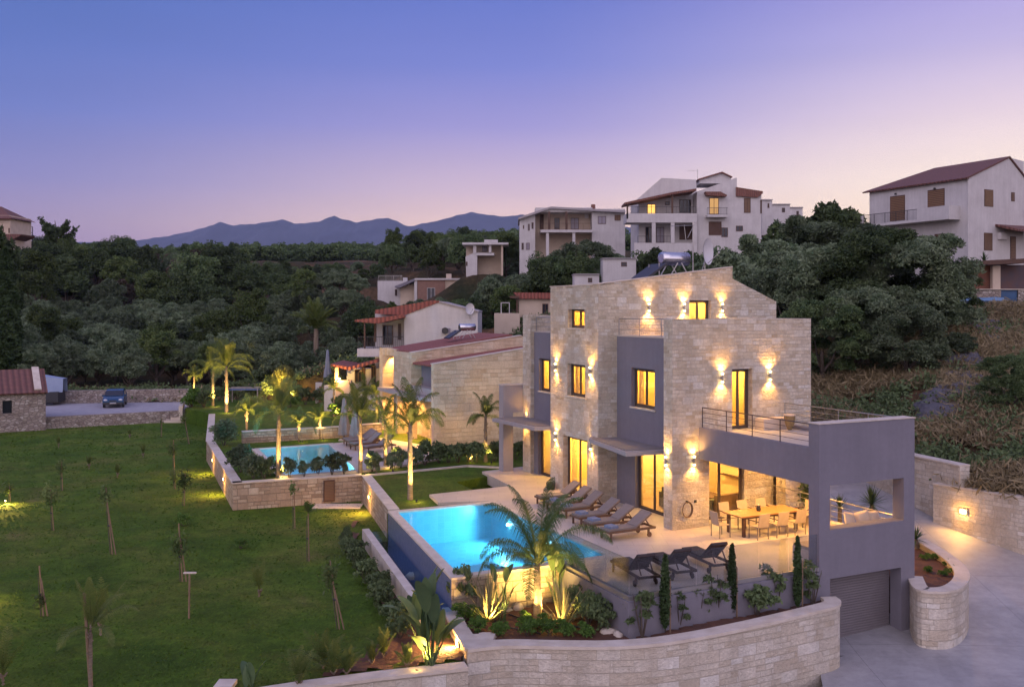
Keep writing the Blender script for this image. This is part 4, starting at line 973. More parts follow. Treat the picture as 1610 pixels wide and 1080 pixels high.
def make_tree(kind, seed):
    """returns (crown mesh, trunk mesh) for a tree about 1 unit scale in metres"""
    rg = np.random.default_rng(seed); q = random.Random(seed)
    if kind == 'olive': V, Fq = crown_np(rg, 2.6, 2.1, 130, 170, .10, 3.2, .22, aspect=2.1, shell_=.35); m_ = OLIVE; th = 2.4
    elif kind == 'oak': V, Fq = crown_np(rg, 3.2, 3.0, 95, 190, .155, 4.6, .27, aspect=1.4, shell_=.4); m_ = DKGREEN; th = 3.4
    elif kind == 'green': V, Fq = crown_np(rg, 2.9, 3.3, 85, 180, .16, 4.7, .27, peak=.25); m_ = MIDGREEN; th = 3.2
    elif kind == 'pine': V, Fq = crown_np(rg, 3.0, 3.2, 48, 260, .17, 5.2, .34, aspect=2.4, peak=.45); m_ = PINE; th = 4.0
    elif kind == 'brown': V, Fq = crown_np(rg, 2.3, 2.9, 48, 170, .15, 4.2, .30, aspect=1.8); m_ = BROWNL; th = 3
    elif kind == 'bigolive': V, Fq = crown_np(rg, 3.3, 3.6, 50, 860, .095, 4.6, .27, lo=-.8, aspect=2.4, shell_=.72); m_ = (OLIVE, DKGREEN, OLIVE)[seed//7 % 3]; th = 3.5
    elif kind == 'cypress':
        n = 14000; h = rg.uniform(0, 1, (n,1)); prof = np.sin(np.clip(h*1.02, 0, 1)**.75*math.pi)**.6*(1-h*.35); a = rg.uniform(0, 6.283, (n,1)); r = .85*prof*(rg.uniform(.55, 1.05, (n,1)))*(1+.12*np.sin(a*5+h*30))
        C = np.concatenate([np.cos(a)*r, np.sin(a)*r, .3+h*8.2], 1); V, Fq = leaves_np(C, .14, rg, 2.0); m_ = CYPR; th = 1
    cm = fast_mesh('crown', V, Fq, m_)
    m = MB(); m.tube([(0,0,-.6),(.08,.05,th*.4),(q.uniform(-.2,.2),q.uniform(-.2,.2),th)], [.26,.19,.12], 8)
    if kind != 'cypress':
        for k in range(5):
            a = k*1.26+q.uniform(-.3,.3); L = q.uniform(1.0,1.7); m.tube([(.05,.03,th*.42+.2*k*.6),(math.cos(a)*L*.6,math.sin(a)*L*.6,th*.42+.2*k+L*.6),(math.cos(a)*L,math.sin(a)*L,th*.5+.2*k+L*1.3)], [.13,.085,.03], 6)
    tm = m.mesh('trunk'); tm.materials.append(BARK); return cm, tm
TREES = {k: [make_tree(k, 11+i*7) for i in range(n)] for k, n in (('olive',4),('oak',3),('green',2),('pine',3),('brown',2),('bigolive',3),('cypress',1))}
def tree(kind, p, s, label, group=None, name=None, rz=None, var=None, sz=None, cat='tree'):
    cm, tm = (TREES[kind][var] if var is not None else rng.choice(TREES[kind]))
    r = empty(name or {'olive':'olive_tree','oak':'oak_tree','green':'leafy_tree','pine':'pine_tree','brown':'bare_tree','bigolive':'olive_tree','cypress':'cypress_tree'}[kind], label, cat, p, rng.uniform(0,6.28) if rz is None else rz, group)
    r.scale = (s, s, sz or s)
    link('trunk', tm, None, r); link('crown', cm, None, r); return r
EXCL = []   # (x, y, radius)
def excl_px(px, d, r): q = Q(px, 480, d); EXCL.append((q.x, q.y, r))
for a in ((845,146,9),(880,142,9),(930,140,9),(1040,128,12),(1090,126,11),(1150,122,11),(1190,122,8),(762,153,5),(650,160,13),(690,80,9),(720,84,8),(620,80,9),(835,96,9),(860,94,8),(1430,90,9),(1520,88,10),(1600,84,10),(1470,90,9),(1560,74,8),(10,185,9),(-20,190,10),(470,290,34),(430,292,30),(545,300,34),(480,262,16),(560,168,14),(590,150,8),(568,150,9),(800,90,5),(985,100,5),(925,96,5)): excl_px(*a)
PL = []
HT = {'olive':5.4,'oak':7.7,'green':8.1,'pine':8.5,'brown':7.2,'bigolive':8.3,'cypress':8.6}
OPEN = [(985,1130,390,123),(1130,1245,364,123),(808,866,394,143),(866,985,356,143),(722,802,424,150),(590,735,470,158),(780,870,500,96),(555,760,562,80),(1362,1530,425,82),(1495,1700,480,72),(225,630,379,9999),(400,575,413,300),(-99,60,392,180),(0,232,364,9999),(620,820,356,9999),(1195,1265,338,9999),(1265,1365,320,9999),(940,1010,428,104),(900,945,450,98),(1020,1130,425,70),(535,592,455,125)]
def guard(px, d, z, h, s):
    """keeps a tree no taller than the open views over it allow"""
    w = 3.2*s/d*F
    for a, b, y, dd in OPEN:
        if a-w*.7 < px < b+w*.7 and d < dd:
            zmax = CZ-(y-HY)/F*d; s = min(s, (zmax-z)/h)
    return s if s > .24 else None
def where(px, d, f):
    row = 'front row' if f < .25 else 'middle rows' if f < .65 else 'back rows'
    lm = [(20,'far left'),(90,'above the shed'),(150,'left of the car'),(215,'behind the car'),(290,'left of the valley cypress'),(360,'above the uplit palms'),(430,'left of the topiary'),(500,'near the tall palm'),(560,'right of the tall palm'),(640,'above the grey gabled house'),(720,'by the brick house'),(800,'by the pavilion'),(870,'below the left flat-roofed house'),(950,'left of the villa roof'),(1030,'behind the solar tank'),(1110,'behind the aerial'),(9999,'behind the dish')]
    return ', '+row+', '+next(t for a, t in lm if px < a)
def scatter(n, px0, px1, d0, d1, kinds, s0, s1, sep, label_of, group, pw=1.0, zoff=-.2, tries=40):
    k = 0; t = 0
    while k < n and t < n*tries:
        t += 1; d = d0+(d1-d0)*rng.random()**pw; px = rng.uniform(px0, px1); x = (px-CX)/F*d; y = d
        if any((x-a)**2+(y-b)**2 < r*r for a, b, r in EXCL): continue
        if any((x-a)**2+(y-b)**2 < (sep+sp)**2/4 for a, b, sp in PL): continue
        if y < 93 and inpoly(x, y, HOLE): continue
        kind = rng.choice(kinds); s = guard(px, d, terr1(x, y)+zoff, HT[kind]*1.1, rng.uniform(s0, s1))
        if s is None: continue
        PL.append((x, y, sep))
        tree(kind, (x, y, terr1(x, y)+zoff), s, label_of[kind]+where(px, d, (d-d0)/(d1-d0)), group[kind] if isinstance(group, dict) else group, sz=s*rng.uniform(.85, 1.12)); k += 1
    return k
GR = {'olive':'olive trees crowding the valley grove'}
GR['green'] = 'leafy trees in the valley grove'
scatter(185, -60, 570, 96, 165, ['olive']*9+['green'], .7, 1.08, 3.1, {'olive':'grey-green olive in the valley grove','green':'fresh green tree in the valley grove'}, GR, .9)
scatter(95, -60, 350, 160, 262, ['oak','oak','green','pine','brown','olive'], 1.15, 1.75, 6.0,
  {'oak':'dark rounded oak on the left slope','green':'mid-green tree on the left slope','pine':'dark pine on the left slope','brown':'half-bare brownish tree on the left slope','olive':'pale olive tree on the left slope'},
  {'oak':'oaks on the left slope','green':'leafy trees on the left slope','pine':'pines on the left slope','brown':'half-bare trees on the left slope','olive':'olives on the left slope'})
scatter(75, 320, 660, 172, 290, ['oak','green','olive','pine','oak'], 1.1, 1.6, 6.5,
  {'oak':'dark rounded oak in the middle of the valley','green':'mid-green tree in the middle of the valley','pine':'dark pine in the middle of the valley','olive':'pale olive tree in the middle of the valley'},
  {'oak':'oaks in mid valley','green':'leafy trees in mid valley','pine':'pines in mid valley','olive':'olives in mid valley'})
scatter(75, 545, 860, 102, 262, ['olive','oak','olive','green'], .95, 1.35, 5.0,
  {'oak':'dark oak among the hillside houses','green':'mid-green tree among the hillside houses','olive':'grey-green olive among the hillside houses'},
  {'oak':'oaks among the hillside houses','green':'leafy trees among the hillside houses','olive':'olives among the hillside houses'}, 1.2)
scatter(66, 815, 1245, 100, 121, ['oak','bigolive','bigolive','pine'], 1.3, 2.0, 3.6,
  {'oak':'tall dark oak right below the white balcony house','pine':'dark pine right below the white balcony house','bigolive':'large olive right below the white balcony house'},
  {'oak':'tall oaks below the balcony house','pine':'pines below the balcony house','bigolive':'large olives below the balcony house'})
scatter(95, 800, 1240, 70, 118, ['olive','olive','oak','olive'], .8, 1.12, 3.6,
  {'oak':'dark oak below the white balcony house','olive':'small olive tree below the white balcony house'},
  {'oak':'oaks below the balcony house','olive':'small olives below the balcony house'})
scatter(22, 690, 830, 100, 148, ['olive','oak'], .6, 1.1, 3.4, {'oak':'small oak around the white pavilion','olive':'small olive around the white pavilion'}, {'oak':'oaks around the pavilion','olive':'olives around the pavilion'})
# hand-placed large trees right of the villa: (px, distance, py of the top, kind, label)
for px, d, top, kind, lb in [(1312,66,392,'bigolive','big silvery olive just right of the villa roof'),(1385,63,362,'bigolive','biggest silvery olive, directly below the left balcony of the tiled house'),(1452,61,378,'bigolive','big silvery olive below the corner of the tiled house'),
    (1250,68,405,'bigolive','dark olive right behind the sloping end of the villa roof'),(1345,59,455,'bigolive','lower olive in front of the biggest silvery olive, on its left'),(1292,58.5,470,'bigolive','low olive beside the upper right edge of the villa'),(1425,56.5,480,'bigolive','lower olive in front of the biggest silvery olive, on its right'),
    (1215,76,380,'bigolive','olive tree between the satellite dish and the tiled house, nearest the dish'),(1285,80,352,'bigolive','olive tree on the upper slope left of the tiled house'),(1345,78,358,'bigolive','olive tree touching the left end of the tiled house balcony'),(1180,72,412,'olive','small olive behind the satellite dish'),(1140,74,418,'olive','small olive behind the television aerial'),
    (1262,90,345,'pine','leftmost of the four pines on the ridge left of the tiled house'),(1300,96,326,'pine','tallest pine on the ridge left of the tiled house'),(1335,94,330,'pine','pine nearest the roof of the tiled house'),(1236,100,352,'pine','small pine beside the low distant rooftops'),
    (1482,67,425,'bigolive','small silvery olive beside the blue tarpaulin'),(1597,47.5,560,'bigolive','round dark olive on the rocky slope above the boundary wall'),(1510,58,560,'olive','small olive on the rocky slope below the pergola')]:
    q = Q(px, 480, d); z = terr1(q.x, q.y)-.4; top_z = Q(px, top, d).z; s = max(.4, (top_z-z)/{'bigolive':7.9,'pine':8.4,'olive':5.1}[kind]); PL.append((q.x, q.y, 3))
    tree(kind, (q.x, q.y, z), s*1.02 if kind != 'bigolive' else min(s*1.1, s+.15), lb, sz=s)
ground_list = []
# notable single trees
def spx(px, d, dz=0): q = Q(px, 480, d); return (q.x, q.y, terr1(q.x, q.y)+dz)
tree('cypress', spx(296,172), 1.25, 'tall dark cypress standing out in the middle of the left slope', sz=1.45)
tree('cypress', spx(8,95), 1.9, 'huge dark cypress at the left edge behind the stone shed', sz=1.75)
tree('pine', spx(-18,97), 1.5, 'dark pine beside the big cypress at the left edge', sz=2.0)
tree('green', spx(55,150), 1.4, 'yellow-green tree above the olive grove near the left edge', sz=1.7)
tree('green', spx(618,215), .9, 'taller mid-green tree breaking the skyline below the mountain', sz=1.25)
for px, d, s in ((52,196,.55),): tree('cypress', spx(px,d), s, 'thin cypress beside the house at the far left', sz=1.15)
sp_ = spx(90,203); r = empty('pine_tree', 'spiky irregular pine on the skyline near the far left', 'tree', (sp_[0],sp_[1],15.8))
m = MB(); m.tube([(0,0,-5),(0,0,8),(-.5,0,11.5)], [.3,.2,.06], 8)
pts = []
for i in range(9):
    a = i*.7; e = rng.uniform(.3,1.1); L = rng.uniform(2,3.6); z = 6+i*.45; sgn = 1 if i % 2 else -1
    m.tube([(0,0,z),(sgn*L*.7,math.sin(a),z+L*.25),(sgn*L,math.sin(a)*1.4,z+L*.7)], [.12,.08,.03], 6)
    for k in range(260): t_ = rng.random(); pts.append((sgn*L*t_+rng.gauss(0,.25), math.sin(a)*1.4*t_+rng.gauss(0,.25), z+L*(.7*t_*t_)+rng.gauss(.1,.25)))
m.build('trunk', BARK, r); V, Fq = leaves_np(np.array(pts), .34, np.random.default_rng(3), 2.0); link('crown', fast_mesh('crown', V, Fq, PINE), None, r)
# far wood on the ridge: one mass
def far_wood():
    rg = np.random.default_rng(5); VV = []; QQ = []; off = 0
    base = [crown_np(np.random.default_rng(70+i), 3.2, 2.6, 26, 44, .5, 2.6, .4) for i in range(5)]
    k = 0
    while k < 560:
        d = rg.uniform(262, 470); px = rg.uniform(150, 1000); x = (px-CX)/F*d
        if any((x-a)**2+(d-b)**2 < r*r for a, b, r in EXCL): continue
        if 395 < px < 590 and 268 < d < 335 and rg.random() < .95: continue
        z = terr1(x, d); s = guard(px, d, z-.5, 6.3, rg.uniform(.7, 1.45))
        if s is None: s = .42
        V, Fq = base[k % 5]
        VV.append(V*np.array([s*1.15, s*1.15, s])+np.array([x, d, z-.5])); QQ.append(Fq+off); off += len(V); k += 1
    o = link('distant_woodland', fast_mesh('distant_woodland', np.concatenate(VV), np.concatenate(QQ), DKGREEN)); tag(o, 'far dark wood covering the ridge below the mountains', 'woodland', kind='stuff')
far_wood()
# undergrowth: dry grass and low scrub
def scrub(name, n, region, m_, size, label, clumpn=26, hz=.5, aspect=2.4, seed=1, inset_=None):
    rg = np.random.default_rng(seed); P = []; spread = max(size*1.6, .38)
    px0, px1, d0, d1 = region; k = 0
    while k < n:
        d = rg.uniform(d0, d1); px = rg.uniform(px0, px1); x = (px-CX)/F*d
        if d < 93 and inpoly(x, d, HOLE): continue
        if mnoise.noise(Vector((x*.22, d*.22, seed))) < -.12: continue
        z = terr1(x, d); k += 1; c = rg.normal(size=(clumpn,3))*np.array([spread, spread, hz*.45]); c[:, 2] = np.abs(c[:, 2]); P.append(c+np.array([x, d, z]))
    V, Fq = leaves_np(np.concatenate(P), size, rg, aspect); o = link(name, fast_mesh(name, V, Fq, m_)); tag(o, label, 'undergrowth', kind='stuff')
scrub('dry_grass', 6600, (1200, 1780, 33, 70), GLEAF, .075, 'dry brown grass covering the slope right of the villa', 60, .5, 7.0, 2)
scrub('undergrowth', 330, (1200, 1780, 33, 70), SHRUB, .12, 'low dark green scrub on the slope right of the villa', 150, .9, 1.8, 3)
scrub('undergrowth', 700, (-80, 560, 89.5, 97), SHRUB, .17, 'low scrub at the foot of the olive grove behind the parking wall', 70, .9, 1.6, 4)
scrub('dry_grass', 500, (-80, 560, 89.5, 98), GLEAF, .15, 'dry grass at the foot of the olive grove', 26, .7, 3, 5)
scrub('undergrowth', 900, (560, 1240, 66, 120), SHRUB, .2, 'dark undergrowth between the hillside houses', 90, 1.0, 1.6, 6)
# ---------------------------------------------------------------- palms
def palm_mesh(seed, nf=15, L=2.0, leaflet=.55, droop=1.0, up=1.0, nl=34, trunk_h=2.6, r0=.10, r1=.07, crownshaft=True, lw=.022, upright=0.0):
    q = random.Random(seed); V = []; Fs = []
    m = MB()
    for k in range(nf):
        az = k*2.399+q.uniform(-.2,.2); el = math.radians(q.uniform(22, 84) if k > 2 else q.uniform(74, 88)); el = el*(1-upright)+math.radians(80)*upright
        p = Vector((0,0,trunk_h)); d = Vector((math.cos(az)*math.cos(el), math.sin(az)*math.cos(el), math.sin(el))); ln = L*q.uniform(.82,1.1); n = 14; st = ln/n; pts = [p.copy()]; dirs = [d.copy()]
        for i in range(n):
            d = (d+Vector((0,0,-1))*droop*.034*(.6+i*.22)*(1.5-el/1.8)).normalized(); p = p+d*st; pts.append(p.copy()); dirs.append(d.copy())
        m.cm = 1; m.tube(pts, [max(.004, .02*(1-i/(n+1))) for i in range(n+1)], 4, False); m.cm = 0
        for j in range(nl):
            t = .16+.84*j/(nl-1); i = min(n-1, int(t*n)); f = t*n-i; c = pts[i].lerp(pts[i+1], f); dd = dirs[i].lerp(dirs[i+1], f).normalized(); side = dd.cross(Vector((0,0,1)))
            if side.length < .1: side = Vector((math.cos(az+1.57), math.sin(az+1.57), 0))
            side.normalize(); ll = leaflet*math.sin(math.pi*min(1, .18+t*.80))**.6*q.uniform(.85,1.1)
            for sg in (-1, 1):
                o = (side*sg*.8+dd*.62+Vector((0,0,q.uniform(-.05,.3)))).normalized(); mid = c+o*ll*.5; e2 = (o+Vector((0,0,-.9*droop))).normalized(); tip = mid+e2*ll*.55; w = dd*lw
                m.add([c-w, c+w, mid+w*.9, mid-w*.9], [(0,1,2,3)]); m.add([mid-w*.9, mid+w*.9, tip], [(0,1,2)])
    cm = m.mesh('crown'); cm.materials.append(PALML); cm.materials.append(PALML)
    t = MB(); n = 10; t.tube([(q.uniform(-.01,.01), q.uniform(-.01,.01), -.2+(trunk_h+.2)*i/n) for i in range(n+1)], [r0+(r1-r0)*i/n+(.012 if i % 2 else 0) for i in range(n+1)], 10)
    if crownshaft: t.tube([(0,0,trunk_h-.02),(0,0,trunk_h+.18)], [r1*1.25, r1*.5], 8)
    for i in range(6): a = q.uniform(0,6.28); z = trunk_h*(.55+.07*i); t.bar((r1*math.cos(a),r1*math.sin(a),z),((r1+.07)*math.cos(a),(r1+.07)*math.sin(a),z+.09),.03)
    tm = t.mesh('trunk'); tm.materials.append(PBARK); return cm, tm
PM = [palm_mesh(3,12,1.75,.5,2.2,trunk_h=2.5,nl=46,lw=.012), palm_mesh(9,11,1.55,.45,2.1,trunk_h=2.35,nl=42,lw=.012), palm_mesh(21,10,1.25,.4,2.0,trunk_h=1.25,r0=.09,nl=38,lw=.012), palm_mesh(31,14,1.95,.55,2.3,trunk_h=2.5,r0=.11,nl=48,lw=.012)]
def palm(px, py, z, var, s, label, group=None, uplight=0, rz=None, cmtm=None, sz=None):
    p = G(px, py, z); cm, tm = cmtm or PM[var]
    r = empty('palm_tree', label, 'palm', p, rng.uniform(0,6.28) if rz is None else rz, group); r.scale = (s, s, sz or s); link('trunk', tm, None, r); link('crown', cm, None, r)
    if uplight: ground_spot(p+Vector((.34,-.62,0)), p+Vector((0,0,2.3*s)), uplight, 'ground spotlight under the '+label)
    return r
def ground_spot(p, target, energy, label, color=(1,.62,.16), spot=75):
    p = Vector(p); r = empty('ground_spotlight', label[:140], 'spotlight', p, 0, 'garden ground spotlights'); d = (Vector(target)-p).normalized()
    m = MB(); m.tube([(0,0,-.1),(0,0,.06)], .015, 6); m.tube([Vector((0,0,.06))-d*.03, Vector((0,0,.06))+d*.07], [.035,.05], 10, False); m.build('lamp_body', DARK, r)
    g = MB(); c = Vector((0,0,.06))+d*.065; x = d.cross(Vector((1,0,0))).normalized(); y = d.cross(x); g.add([c]+[c+(x*math.cos(a)+y*math.sin(a))*.032 for a in [i*.785 for i in range(8)]], [(0,i+1,(i+1)%8+1) for i in range(8)]); g.build('lamp_lens', LAMPGLOW, r)
    light('SPOT', Vector((0,0,.06))+d*.12, energy*5, color, r, .04, spot, .8, d); light('POINT', (0,0,.25), energy*.05, color, r, .04); return r
YG = (1,.66,.14)
palm(305,625,NZ,1,.85,'leftmost uplit palm by the parking area corner',None,260)
palm(335,638,NZ,3,1.2,'second uplit palm from the parking area corner',None,420)
palm(356,648,NZ,3,1.4,'large wide uplit palm at the parking area corner',None,620)
palm(388,679,NZ,2,1.05,'short palm behind the low wall left of the second pool',None,160)
palm(438,750,NZ,3,1.2,'bushy palm at the near left corner of the second pool',None,260)
palm(503,690,NZ,2,.95,'short palm behind the far side of the second pool',None,220)
palm(566.5,744,NZ,0,1.08,'palm at the near right corner of the second pool',None,260)
palm(606,734.6,NZ,1,1.05,'slender palm in front of the pale sun loungers',None,240)
palm(645,785,NZ,0,1.25,'tall palm on the villa lawn behind the big pool',None,320)
palm(763.6,726,NZ,1,1.02,'palm against the plain stone side wall of the neighbouring house',None,130)
palm(470,694,NZ,2,.9,'short palm in front of the low garden wall',None,150); palm(525,655,NZ,1,.85,'slim palm left of the closed parasols',None,200); palm(592,668,NZ,1,.9,'slim palm right of the closed parasols',None,200)
palm(556,668,NZ,2,1.3,'unlit palm behind the closed parasol',None,0); palm(575,655,NZ,2,1.4,'unlit palm beside the left corner of the neighbouring stone house',None,0)
BIGP = palm_mesh(77, 19, 2.7, .58, 2.5, trunk_h=1.65, r0=.14, r1=.085, nl=84, lw=.010); BIGP[0].materials[0] = leaf_mat('shaded_palm_leaves', (.045,.085,.022), (.075,.12,.032), 0, 3, .2, .5)  # leaf colour darkened because these fronds stand unlit
fp = palm(845,975,-1.2,0,1.0,'big drooping palm in the planted bed in front of the pool',None,0,rz=.4,cmtm=BIGP)
p0 = G(845,975,-1.2); ground_spot(p0+Vector((-.26,-.42,.12)), p0+Vector((0,0,.95)), 95, 'ground spotlight at the foot of the big drooping palm', spot=58); ground_spot(p0+Vector((.42,-.1,.08)), p0+Vector((.1,.6,1.0)), 170, 'second ground spotlight beside the big drooping palm', spot=120)
TALLP = palm_mesh(55, 26, 3.5, .85, 1.2, trunk_h=6.0, r0=.32, r1=.25, nl=40, lw=.04)
palm(497,606,NZ,0,1.0,'very tall thick-trunked palm behind the topiary tree',None,0,cmtm=TALLP)
# ---------------------------------------------------------------- shrubs
def shrub_mesh(seed, r, h, n, size, aspect, m_, stems=True, openn=.0):
    rg = np.random.default_rng(seed); V, Fq = crown_np(rg, r, h*.45, max(8, n//60), 60, size, h*.55, .42, aspect=aspect, lo=-.95, shell_=.3); fm = fast_mesh('foliage', V, Fq, m_)
    m = MB(); q = random.Random(seed)
    for k in range(5): a = k*1.3; m.tube([(0,0,-.1),(math.cos(a)*r*.35,math.sin(a)*r*.35,h*.4),(math.cos(a)*r*.6,math.sin(a)*r*.6,h*.8)], [.02,.014,.006], 5)
    sm = m.mesh('stem'); sm.materials.append(BARK); return fm, sm
SH = {'round': [shrub_mesh(1+i, .52, .95, 1150, .07, 1.9, SHRUB) for i in range(3)], 'tall': [shrub_mesh(11+i, .46, 1.35, 780, .075, 3.0, OLIVE) for i in range(3)],
      'box': [shrub_mesh(21+i, .36, .5, 1500, .05, 1.3, BOXW) for i in range(2)], 'grey': [shrub_mesh(31+i, .8, 1.5, 3000, .07, 2.4, OLIVE) for i in range(2)], 'sparse': [shrub_mesh(41+i, .36, 1.2, 420, .055, 2.4, SHRUB) for i in range(3)]}
def shrub(kind, p, s, label, group=None, sz=None, name='shrub'):
    fm, sm = rng.choice(SH[kind]); r = empty(name, label, 'shrub', p, rng.uniform(0,6.28), group); r.scale = (s, s, sz or s); link('stem', sm, None, r); link('foliage', fm, None, r); return r
ORD = 'first second third fourth fifth sixth seventh eighth ninth tenth eleventh twelfth thirteenth fourteenth fifteenth'.split()
ORDI, ORDJ, ORDK, ORDL = iter(ORD), iter(ORD), iter(ORD), iter(ORD)
for px, py in ((455,752),(478,750),(500,748),(522,747),(541,746),(585,742),(592,745),(618,742),(630,735),(655,736)): shrub('tall', G(px,py,NZ), rng.uniform(.7,.95), next(ORDI)+' airy oleander from the left in the row along the second pool', 'oleanders along the second pool')
for px, py in ((668,731),(690,728),(705,727),(720,727),(737,726),(748,727),(778,724),(792,722),(812,722),(822,716)): shrub('round', G(px,py,NZ), rng.uniform(.85,1.25), next(ORDJ)+' bushy shrub from the left planted along the plain stone side wall', 'shrubs along the neighbouring house wall')
for i, (px, py, s, k, lb) in enumerate(((352,700,1.0,'grey','dark bush at the far end of the lamp-lit garden wall'),(378,742,.9,'grey','tall grey-green rosemary in the corner above the stone retaining wall'),(398,752,.75,'grey','grey-green rosemary next to the corner of the stone retaining wall'),(415,752,.9,'round','dark round bush behind the stone retaining wall'),(424,747,.9,'round','dark bush left of the bushy pool palm'))): shrub(k, G(px,py,NZ), s, lb)
q = random.Random(4)
for px, py, k, s in ((320,640,'round',1.5),(345,630,'round',1.3),(372,628,'round',1.6),(400,632,'round',1.5),(420,628,'round',1.8),(385,620,'round',1.7),(465,630,'round',1.6),(480,636,'round',1.4),(500,634,'round',1.3),(512,640,'round',1.2),(455,640,'box',2.0),(540,650,'round',1.5),(530,655,'box',1.8),(300,640,'box',2.2),(312,634,'box',2.4),(590,640,'round',1.4),(365,612,'round',2.2),(410,612,'round',2.4),(470,612,'round',2.2)):
    shrub(k, G(px,py,NZ), s, 'rounded bush in the flower beds around the topiary tree' if k == 'round' else 'low clipped bush in the flower beds around the topiary tree', 'bushes around the topiary tree' if k == 'round' else 'clipped bushes around the topiary tree')
# hedge-like row along the catch basin
for i in range(15):
    s_ = 8.6-i*.82; p = H(-9.75-.12*i*.82-.25+rng.uniform(-.15,.15), s_, ZG); shrub('round', p, rng.uniform(.6,.85), next(ORDK)+' small shrub from the far end of the row beside the overflow basin', 'shrubs along the overflow basin')
# boxwoods, corner shrubs
for px, py in ((731,975),(752,993),(785,999),(825,981),(829,998),(847,989),(864,998),(888,999),(920,1001)): shrub('box', G(px,py,-1.15), rng.uniform(.6,1.0), next(ORDL)+' green boxwood ball from the left behind the front retaining wall', 'boxwood balls in the planted bed')
for px, py, s, sz, lb in ((900,975,.75,1.0,'loose dark shrub at the left corner of the grey deck wall'),(925,985,.8,1.15,'tall loose shrub in front of the glass corner of the deck'),(950,992,.75,.9,'dark shrub right at the glass corner of the deck'),(728,962,.8,1.4,'thin climbing shrub at the near left corner of the pool wall'),(775,925,.9,.9,'dark round shrub against the pool wall'),(935,960,.8,1.1,'leafy shrub leaning on the side of the deck wall')): shrub('round', G(px,py,-1.15), s, lb, sz=sz)
for px, py, k, s, lb in ((1010,1000,'sparse',1.25,'thin sparse shrub left of the first small cypress'),(1068,985,'sparse',1.0,'low sparse shrub right of the first small cypress'),(1098,978,'sparse',1.0,'low sparse shrub between the first two small cypresses'),(1127,973,'sparse',1.3,'tall wispy shrub just left of the middle small cypress'),(1190,966,'round',1.0,'dense round shrub between the middle and last small cypress'),(1220,957,'sparse',1.2,'wispy shrub left of the last small cypress'),(1278,953,'sparse',1.2,'wispy shrub right of the last small cypress by the garage')): shrub(k, G(px,py,-1.05), s, lb)
CYS = TREES['cypress'][0][0]
def small_cypress(px, py, h, w, label):
    rg = np.random.default_rng(int(px)); n = 1500; hh = rg.uniform(0,1,(n,1)); pr = np.sin(np.clip(hh,0,1)**.8*math.pi)**.55*(1-hh*.3); a = rg.uniform(0,6.28,(n,1)); rr = w*pr*rg.uniform(.4,1.1,(n,1))
    r = empty('cypress_tree', label, 'cypress', G(px,py,-1.05)); V, Fq = leaves_np(np.concatenate([np.cos(a)*rr, np.sin(a)*rr, .12+hh*h], 1), .06, rg, 1.8)
    link('crown', fast_mesh('crown', V, Fq, CYPR), None, r); m = MB(); m.tube([(0,0,-.1),(0,0,h*.5)], .02, 6); m.build('trunk', BARK, r)
    st = MB(); st.tube([(0,0,-.2),(0,0,1.5)], .022, 6); o = st.build('wooden_stake', STAKE); o.location = G(px,py,-1.05)+Vector((.13,-.06,0)); tag(o, 'wooden stake supporting the '+label, 'stake')
small_cypress(1046,992,2.05,.17,'left one of the three small cypresses by the deck wall'); small_cypress(1151,970,2.05,.15,'middle one of the three small cypresses by the deck wall'); small_cypress(1254,957,2.1,.14,'right one of the three small cypresses by the deck wall')
# banana-like plants, flax, strelitzia
def big_leaf(m, base, az, el, L, w, petiole, bend=.8, curlu=.25):
    d = Vector((math.cos(az)*math.cos(el), math.sin(az)*math.cos(el), math.sin(el))); p = Vector(base); pts = [p.copy()]; n0 = 5
    for i in range(n0): d = (d+Vector((0,0,-.02*bend))).normalized(); p = p+d*petiole/n0; pts.append(p.copy())
    m.tube(pts, [.035*(1-.5*i/n0) for i in range(n0+1)], 6, False)
    n = 9; side = d.cross(Vector((0,0,1))).normalized(); vs = []
    for i in range(n+1):
        t = i/n; ww = w*math.sin(math.pi*(t*.93+.05))**.65; up = side.cross(d).normalized()
        vs += [p-side*ww+up*curlu*ww, p.copy(), p+side*ww+up*curlu*ww]; d = (d+Vector((0,0,-.13*bend))+Vector((d.x,d.y,0))*.04).normalized(); p = p+d*L/n
    m.add(vs, [(3*i+a, 3*i+a+1, 3*i+a+4, 3*i+a+3) for i in range(n) for a in (0,1)], smooth=True)
def banana(p, n, h, label, name='banana_plant', seed=1, L=.75, w=.17, m_=None):
    q = random.Random(seed); r = empty(name, label, 'plant', p)
    for k in range(n): m = MB(); a = k*2.4+q.uniform(-.3,.3); big_leaf(m, (q.uniform(-.1,.1),q.uniform(-.1,.1),-.05), a, math.radians(q.uniform(66,88)), L*q.uniform(.8,1.15), w*q.uniform(.8,1.1), h*q.uniform(.35,1.0), q.uniform(.3,1.0)); m.build('leaf', m_ or BANAN, r)
    return r
banana(G(676,1050,ZG),16,1.75,'tall banana-like plant with broad leaves lit from behind by the wall lamp',seed=5,L=.95,w=.2)
banana(G(660,1012,ZG),9,1.6,'second broad-leaved plant just behind the lamp-lit banana plant',seed=8,L=.9,w=.2)
banana(G(790,975,-1.15),6,1.5,'broad-leaved strelitzia against the pool wall left of the big palm','strelitzia_plant',seed=3,L=.5,w=.12)
banana(G(875,945,-1.15),9,1.35,'broad-leaved strelitzia against the pool wall right of the big palm','strelitzia_plant',seed=13,L=.6,w=.16)
banana(G(390,1084,ZG),5,.25,'young broad-leaved sprout at the bottom edge beside the stone pier','sprout',seed=17,L=.6,w=.13)
